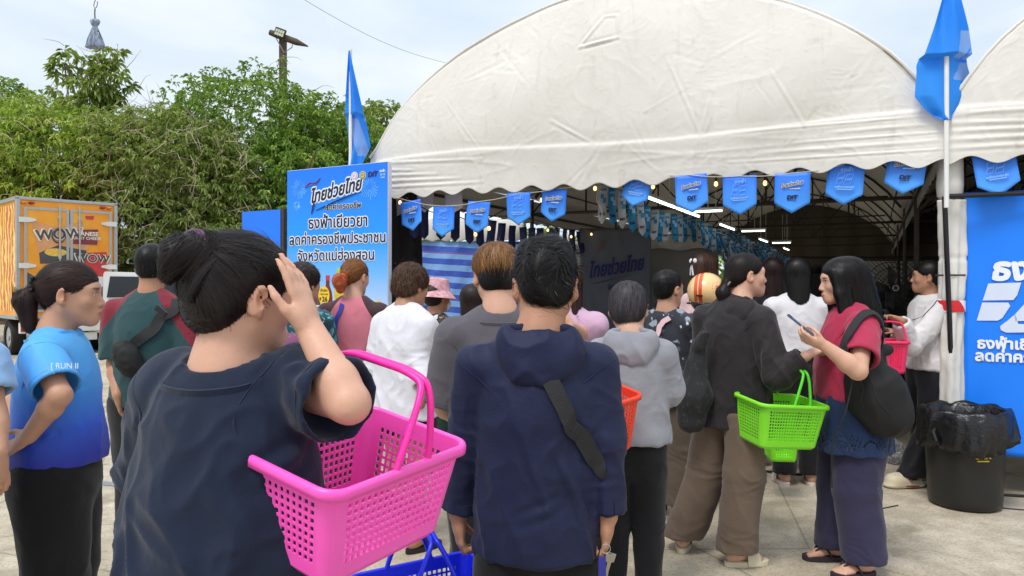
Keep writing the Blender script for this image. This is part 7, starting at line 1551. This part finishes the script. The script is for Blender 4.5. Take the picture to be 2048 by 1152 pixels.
for z in (zt0, zt1): m.box(T(tw_ / 2, .02, z), (tw_ + .07, .09, .06), rot=Mt, bev=.01)
for z in (zt0, zt1): m.box(T(0, Lb / 2, z), (.07, Lb, .07), rot=Mt)
m.build('corner_rails', ALU, tk)
for k in (0, 1):
    x0, x1 = (.09, tw_ / 2 - .01) if k == 0 else (tw_ / 2 + .01, tw_ - .09); d = MB(); d.box(T((x0 + x1) / 2, -.028, (zt0 + zt1) / 2 - .03), (x1 - x0, .03, zt1 - zt0 - .26), rot=Mt); do = d.build('door', ORG, tk)
    m = MB()
    for x in (x0 + .025, x1 - .025): m.box(T(x, -.049, (zt0 + zt1) / 2 - .03), (.05, .012, zt1 - zt0 - .27), rot=Mt)
    for z in (zt0 + .13, zt1 - .19): m.box(T((x0 + x1) / 2, -.0485, z), (x1 - x0 - .102, .012, .045), rot=Mt)
    m.build('door_frame', ALU, do); xr = x1 - .17 if k == 0 else x0 + .17; m = MB(); m.tube([T(xr, -.075, zt0 + .1), T(xr, -.075, zt1 - .1)], .018, 8)
    for z in (zt0 + .5, zt0 + 1.2, zt1 - .35): m.box(T(xr, -.065, z), (.06, .04, .07), rot=Mt, bev=.008)
    m.build('lock_bar', ALU, do, smooth=True); xh = x0 if k == 0 else x1; s_ = 1 if k == 0 else -1
    for z in (zt0 + .28, zt0 + 1.02, zt1 - .42): m = MB(); m.prism([(-.09 * s_, -.05), (.06 * s_, -.05), (.20 * s_, -.02), (.20 * s_, .02), (.06 * s_, .05), (-.09 * s_, .05)][::s_], T(xh, -.075, z), A3, Z_, .03); m.build('hinge', TWH, do)
    lo_ = zt0 + .14; cv = [(x0 + .055, lo_), (x1 - .055, lo_)] + [(x1 - .055 - (x1 - x0 - .11) * i / 8, lo_ + (.62 - .10 * math.sin(math.pi * i / 8) + (.22 if k == 0 else .18) * ((i / 8) if k == 0 else 1 - i / 8) * .6)) for i in range(9)]
    m = MB(); m.prism(cv, T(0, -.0445, 0), A3, Z_, .003); m.build('dark_panel', TGREY, do)
def tprint(poly, mat, nm, lift): m = MB(); m.prism(poly, T(0, -lift, 0), A3, Z_, .003); return m.build(nm, mat, tk)
TX = lambda x_: (x_ - 36) / 195 * tw_; TZ = lambda y_: zt1 - (y_ - 397) / 262 * (zt1 - zt0)
tprint([(TX(x), TZ(y)) for x, y in ((60, 446), (112, 458), (160, 440), (172, 500), (168, 530), (76, 536))][::-1], TPEACH, 'packet_print', .048)
tprint([(TX(x), TZ(y)) for x, y in ((120, 505), (160, 514), (210, 510), (210, 574), (128, 580))][::-1], TRED, 'packet_print', .050)
tprint([(TX(x), TZ(y)) for x, y in ((74, 516), (110, 498), (168, 508), (166, 536), (76, 540))][::-1], TGREY, 'bowl_print', .0515)
tprint([(TX(106 + 22 * math.cos(a)), TZ(514 + 9 * math.sin(-a))) for a in np.linspace(0, 6.0, 16)], plain('noodle_yellow', C('e2b850'), .5, .25, 18), 'noodles_print', .0535)
tprint([(TX(x), TZ(y)) for x, y in ((186, 568), (204, 568), (202, 592), (188, 592))][::-1], TWH, 'cup_print', .052)
tprint([(TX(x), TZ(y)) for x, y in ((138, 462), (192, 458), (190, 494), (140, 494))][::-1], plain('print_maroon', C('7a3438'), .5), 'label_print', .0535)
tprint([(TX(x), TZ(y)) for x, y in ((165, 428), (184, 427), (182, 436), (167, 436))][::-1], TRED, 'label_print', .048)
def ttext(s_, x, y, sz, mat, bold=.02, lift=.056, tilt=0., **k):
    e1 = A3 * math.cos(tilt) + Z_ * math.sin(tilt); e2 = -A3 * math.sin(tilt) + Z_ * math.cos(tilt); return text(s_, sz, mat, 'lettering', tk, frame(T(TX(x), -lift, TZ(y)), e1, e2), bold=bold, **k)
CREAMW = plain('print_cream', C('e4dccc'), .5)
ttext('WOW', 113, 474, .30, CREAMW, .07, .0555, .10); ttext('WOW', 113, 474, .285, TGREY, .025, .0585, .10); ttext('WOW', 180, 527, .235, CREAMW, .06, .0545, -.03); ttext('WOW', 180, 527, .225, TGREY, .025, .0575, -.03)
ttext('JAPANESE', 165, 470, .115, CREAMW, .03); ttext('CURRY CHEESE', 166, 480, .085, CREAMW, .02)
m = MB(); m.tube([T(TX(112) + .12 * math.cos(a), -.060, TZ(476) + .15 * math.sin(a)) for a in np.linspace(0, 6.283, 30)], .022, 6, flat=.2); m.build('ring_print', TGREY, tk, smooth=True)
AMB, RLENS = plain('amber_lens', C('d07818'), .25), plain('red_lens', C('8e1c20'), .25)
for x in (46, 60, 202, 216): m = MB(); m.ball(T(TX(x), -.03, zt1 - .085), (.07, .035, .028), 10); m.build('marker_lamp', RLENS if x in (60, 202) else AMB, tk, smooth=True)
for x in (55, 222): m = MB(); m.box(T(TX(x), -.050, zt0 + .22), (.13, .01, .16), rot=Mt); m.build('reflector', AMB, tk)
m = MB(); m.box(T(tw_ / 2, Lb / 2, zt0 - .12), (tw_ * .5, Lb, .16), rot=Mt); m.build('chassis', STEEL, tk)
m = MB(); m.box(T(tw_ * .5, .0, .58), (tw_ * .98, .12, .22), rot=Mt, bev=.02); m.box(T(tw_ * .55, .05, .36), (.9, .08, .16), rot=Mt, bev=.02); m.build('rear_bumper', TWH, tk)
for x in (.16, tw_ - .16): m = MB(); m.box(T(x, -.068, .58), (.26, .02, .14), rot=Mt, bev=.01); m.build('tail_lamp', RLENS, tk)
def wheel(parent, c, ax, r, wd, name='wheel'):
    ax = nrm(ax); e1 = nrm(np.cross(ax, Z_)); e2 = np.cross(ax, e1); prof = [(r * .62, -wd / 2), (r * .93, -wd / 2), (r, -wd * .36), (r, wd * .36), (r * .93, wd / 2), (r * .62, wd / 2)]; m = MB(); n = 28
    V = [c + ax * z + (e1 * math.cos(2 * math.pi * j / n) + e2 * math.sin(2 * math.pi * j / n)) * rr for rr, z in prof for j in range(n)]; m.add(V, [(i * n + j, i * n + (j + 1) % n, (i + 1) * n + (j + 1) % n, (i + 1) * n + j) for i in range(5) for j in range(n)]); o = m.build(name, TBLACK, parent, smooth=True)
    m = MB(); m.tube([c - ax * wd * .42, c + ax * wd * .42], r * .63, 20); m.tube([c - ax * wd * .5, c + ax * wd * .5], r * .2, 12); m.build('rim', ALU, o, smooth=True)
for x in (.16, tw_ - .16):
    for y in (.9, Lb + .9): wheel(tk, T(x, y, .36), A3, .36, .24)
m = MB(); m.box(T(tw_ / 2, Lb + .95, 1.15), (tw_ * .92, 1.5, 1.2), rot=Mt, bev=.12); m.box(T(tw_ / 2, Lb + .8, 1.9), (tw_ * .86, 1.1, .5), rot=Mt, bev=.15); m.build('cab', TWH, tk, smooth=True)
# ---- parked pickup behind the crowd
cr = thing('parked_car', 'white pickup parked behind the truck, its dark window showing', 'car', px(330, 0, 16.4) * (1, 1, 0), .08); CW = plain('car_white', C('dcdedf'), .25, .03); GL = plain('dark_window', C('1a2228'), .08, .1)
prof = [(-2.5, .42), (2.5, .42), (2.55, .9), (2.3, 1.02), (1.2, 1.10), (.55, 1.66), (-.9, 1.70), (-1.25, 1.12), (-2.45, 1.06), (-2.55, .9)]
m = MB(); m.prism(prof, (0, .85, 0), (1, 0, 0), (0, 0, 1), -1.7); m.build('body', CW, cr)
for a_ in (-.86, .86): m = MB(); m.prism([(-.85, 1.16), (.98, 1.16), (.48, 1.58), (-.78, 1.60)], (0, a_, 0), (1, 0, 0), (0, 0, 1), -.02 if a_ < 0 else .02); m.build('window', GL, cr)
for x in (-1.55, 1.6):
    for y in (-.78, .78): wheel(cr, np.array([x, y, .34]), (0, 1, 0), .34, .2)
for x in (-2.53, 2.53): m = MB(); m.box((x, 0, .85), (.05, 1.4, .16), bev=.01); m.build('lamp_bar', RLENS if x < 0 else TWH, cr)
# ---- lamp post
LY = 23.0; lp = thing('lamp_post', 'weathered timber post with a crooked arm and a flat floodlight, above the trees', 'lamp post', px(566, 0, LY) * (1, 1, 0)); q_ = lambda x, y, dy=0.: px(x, y, LY) - px(566, 0, LY) * (1, 1, 0) + np.array([0, dy, 0])
WOOD = plain('weathered_wood', C('5a4c40'), .9, .35, 8, .6); m = MB(); m.box(((0, 0, q_(566, 80)[2] / 2)), (.20, .20, q_(566, 80)[2]), bev=.02); m.build('post', WOOD, lp)
m = MB(); a_, b_ = q_(543, 68, -.16), q_(619, 96, -.16); m.tube([a_, a_ + (b_ - a_) * .2, a_ + (b_ - a_) * .7, b_], [.085, .105, .10, .02], 10); m.build('arm', WOOD, lp, smooth=True)
m = MB(); dl = nrm(b_ - a_); m.box(q_(566, 72, -.30), (.34, .09, .27), rot=np.stack([dl, [0, 1, 0], np.cross(dl, [0, 1, 0])], 1), bev=.02); fl = m.build('floodlight', plain('lamp_black', C('2c2828'), .5), lp); m = MB()
for i in range(4):
    for j in range(2): m.box(q_(566, 73, -.352) + dl * (i - 1.5) * .072 + np.cross(dl, [0, 1, 0]) * (j - .5) * .10, (.062, .008, .085), rot=np.stack([dl, [0, 1, 0], np.cross(dl, [0, 1, 0])], 1))
m.build('lens', plain('lamp_lens', C('c6cab2'), .2), fl)
m = MB(); m.tube([q_(556, 80, -.22), q_(571, 108, -.13), q_(587, 98, -.16), q_(588, 92, -.16)], .018, 6); m.build('brace', ALU, lp, smooth=True)
# ---- hanging bag of water
HB = px(190, 96, 5.2); hbz = 3.9; hb_ = thing('hanging_bag', 'knotted grey plastic bag of water hanging from a wire hook', 'bag', HB); s_ = 5.2 / F_PX
q = NT('bag_film'); v = q.coord(scale=(1, 1, .25)); q.set(q.ramp(q.noise(v, 60, 4, .6, 1.), [(.3, C('3c4660')), (.5, C('7f8ca4')), (.7, C('b6c0d0'))]), .18); q.b.inputs['Transmission Weight'].default_value = .25; q.bump(q.noise(v, 90, 3), .6, .01); FILM = q.m
prof = [(.0, .0), (15.5, .0), (18, 2.), (17.4, 6), (13.5, 18), (9, 30), (5, 41), (4, 43), (6.5, 46), (9, 52), (8, 56), (3, 59), (0, 59)]
m = MB(); m.lathe([(r * s_, z * s_) for r, z in prof], 36, wob=lambda a, z: (.10 * math.sin(7 * a) + .06 * math.sin(13 * a + 2)) * min(1, z / (20 * s_)) + .10 * math.cos(2 * a)); m.v = [(x, y * .62, z + .018 * x) for x, y, z in m.v]; m.build('bag', FILM, hb_, smooth=True)
m = MB(); m.tube([(0, 0, 57 * s_), (-.002, 0, 70 * s_), (0, 0, 79 * s_)], .0045, 6); m.build('string', plain('brown_string', C('6a5c58'), .8), hb_)
m = MB(); pts = [(.018, 0, 93 * s_), (.016, 0, 84 * s_), (.006, 0, 79 * s_), (-.006, 0, 80 * s_), (-.010, 0, 86 * s_), (.0, 0, 94 * s_), (.006, 0, 100 * s_), (.004, 0, 120 * s_), (0, 0, 200 * s_)]; m.tube(resample(np.array(pts), 40, 1), .0028, 6); m.build('hook', plain('hook_wire', C('7a7c84'), .4, .1, metal=.8), hb_, smooth=True)
m = MB(); zc = HB[2] + 200 * s_; m.tube([(-9, 5.2, zc + .5), (HB[0], 5.2, zc), (6, 5.2, zc + 1.2)], .006, 6); tag(m.build('support_wire', STEEL), 'wire stretched overhead that the bag hook hangs from', 'wire')
a_, b_ = px(560, -30, 16), px(900, 128, 24); m = MB(); m.tube([a_ + (b_ - a_) * t + np.array([0, 0, -.25 * math.sin(math.pi * t)]) for t in np.linspace(0, 1, 30)], .005, 5); tag(m.build('overhead_wire', STEEL), 'thin overhead wire slanting down behind the tent roof', 'wire')
a_, b_ = px(1800, 176, 26), px(2100, 168, 26); m = MB(); m.tube([a_, b_], .012, 5); tag(m.build('overhead_wire', STEEL), 'short run of wire behind the flag between the tents', 'wire')

# ================================================================ bin, fans, cables, litter
bc_ = px(1929, 1018, 4.78); bn = thing('rubbish_bin', 'black plastic rubbish bin lined with a folded-over black bag', 'bin', (px(1929, 0, 4.90)[0], 4.90, 0)); BINB = plain('bin_black', C('1d1d1c'), .42, .12, 8, .2, bscale=40)
m = MB(); m.lathe([(.0, .004), (.195, .004), (.212, .02), (.216, .05), (.232, .40), (.240, .60), (.252, .605), (.252, .63), (.236, .63), (.20, .05), (.0, .05)], 48); m.build('body', BINB, bn, smooth=True)
q = NT('bin_liner'); q.set(C('141416'), .26); q.bump(q.noise(q.coord(), 22, 4, .6, 1.5), .5, .012); LINER = q.m
n_, V = 96, []
def lw(a, k): return .012 * math.sin(5 * a + k) + .010 * math.sin(11 * a + 2 * k) + .006 * math.sin(23 * a + k)
rows = [(.198, .20), (.205, .34), (.212, .46), (.218, .56), (.236, .628), (.256, .645), (.268, .628), (.276, .57), (.282, .50), (.280, .455), (.276, .425)]
for k, (r, z) in enumerate(rows):
    for j in range(n_):
        a = 2 * math.pi * j / n_; edge = max(0, k - 6) / 4; rr = r + lw(a, k * .5) * (.4 + .9 * edge) * (1 if k > 4 else .8); zz = z + edge * (-.05 * math.sin(a * 1. + 4.0) - .02 * math.sin(3 * a)); V.append((rr * math.cos(a), rr * math.sin(a), zz + .008 * math.sin(9 * a + k) * (k in (4, 5))))
i = np.arange(n_ * len(rows)).reshape(len(rows), n_); Q = np.stack([i[:-1], np.roll(i[:-1], -1, 1), np.roll(i[1:], -1, 1), i[1:]], 2).reshape(-1, 4); mk('liner', V, Q, LINER, bn, smooth=True).modifiers.new('thick', 'SOLIDIFY').thickness = .002
m = MB(); m.tube([(-.23, -.12, .42), (-.265, -.13, .45), (-.275, -.11, .50), (-.25, -.10, .53)], [.01, .018, .02, .01], 8); m.build('liner_knot', LINER, bn, smooth=True)
text('DNN', .045, plain('print_bin_yellow', C('d8b81c'), .5), 'lettering', bn, frame((-.028, -.2405, .372), (1, .1, 0), (0, .06, 1)), bold=.06); m = MB(); m.box((-.028, -.2395, .342), (.075, .002, .008)); m.build('underline', plain('print_bin_yellow_bar', C('d8b81c'), .5), bn)
FANB = plain('fan_black', C('101012'), .45, .1)
for i, (x, y, r, Yf) in enumerate(((1782, 576, 52, 8.2), (1838, 590, 44, 8.6))):
    c = px(x, y, Yf); rr = r * Yf / F_PX; ft = thing('standing_fan', ('large black standing fan with a pale hub, behind the black drawstring bag', 'second standing fan, half behind the person in white')[i], 'fan', (c[0], Yf, 0)); z = c[2]
    m = MB(); m.tube([(0, .08, 0), (0, .08, z)], .02, 8); m.lathe([(0, 0), (.24, 0), (.24, .03), (.05, .05), (0, .05)], 20, (0, .08, 0)); m.build('stand', FANB, ft); m = MB()
    for a in np.linspace(0, 6.283, 37)[:-1]: m.tube([(rr * .18 * math.cos(a), -.06, z + rr * .18 * math.sin(a)), (rr * .7 * math.cos(a), -.07, z + rr * .7 * math.sin(a)), (rr * math.cos(a), 0, z + rr * math.sin(a))], .003, 4, caps=False)
    for k in (.5, .8, 1.): m.tube([(rr * k * math.cos(a), -.065 * (1 - k ** 6), z + rr * k * math.sin(a)) for a in np.linspace(0, 6.283, 30)], .004, 4, caps=False)
    m.build('cage', FANB, ft); m = MB()
    for a in (0, 1.57, 3.14, 4.71): m.prism([(.03, -.02), (rr * .9 * .6, -rr * .25), (rr * .9, rr * .1), (.05, .04)], (0, -.02, z), (math.cos(a), .1, math.sin(a)), (-math.sin(a), .1, math.cos(a)), .006)
    m.build('blades', FANB, ft); m = MB(); m.ball((0, -.07, z), (.05, .03, .05), 14); m.build('hub', FANB, ft, smooth=True); m = MB(); m.tube([(.030 * math.cos(a), -.10, z + .030 * math.sin(a)) for a in np.linspace(0, 6.283, 24)], .003, 6); m.build('badge', LOGO_WHITE, ft)
def gp(x, y): Yg = HC * F_PX / (y - Y0); p_ = px(x, y, Yg); p_[2] = .010; return p_
for i, (pts, lab, r) in enumerate((([(1530, 945), (1600, 952), (1660, 953), (1740, 962), (1850, 972), (2000, 992), (2060, 996)], 'black cable running along the ground past the bin', .010), ([(1690, 915), (1740, 920), (1785, 914), (1800, 928)], 'short black cable by the crumpled plastic bag', .008), ([(1745, 1022), (1775, 1016), (1796, 1012)], 'thin black stick-like cord end lying on the concrete', .004), ([(1990, 1014), (2010, 1018), (2048, 1021), (2080, 1022)], 'thin dark cord on the concrete right of the bin', .004))):
    m = MB(); P_ = np.array([gp(*k) for k in pts]); P_[:, 2] = r; m.tube(resample(P_, 40, 2), r, 8); tag(m.build('ground_cable', TIEBLACK, None, smooth=True), lab, 'cable', 'cables on the ground')
q = NT('clear_film'); q.set(C('b8bac0'), .15); q.b.inputs['Transmission Weight'].default_value = .6; q.b.inputs['Alpha'].default_value = .8; c = gp(1790, 928); f = Field(c - .22, c + .22, .008); f.ell(c + (0, 0, .09), (.07, .06, .10), 0); f.ell(c + (.03, -.02, .05), (.08, .06, .05), .03); V, Q = f.mesh(1); V = V + vnormals(V, Q) * (.022 * (ridge(V * 13) - .4) + .012 * (ridge(V * 30) - .4))[:, None]; V[:, 2] = np.maximum(V[:, 2], .004)
tag(mk('plastic_bag', V, Q, q.m, smooth=True), 'crumpled clear plastic bag left on the concrete', 'plastic bag')
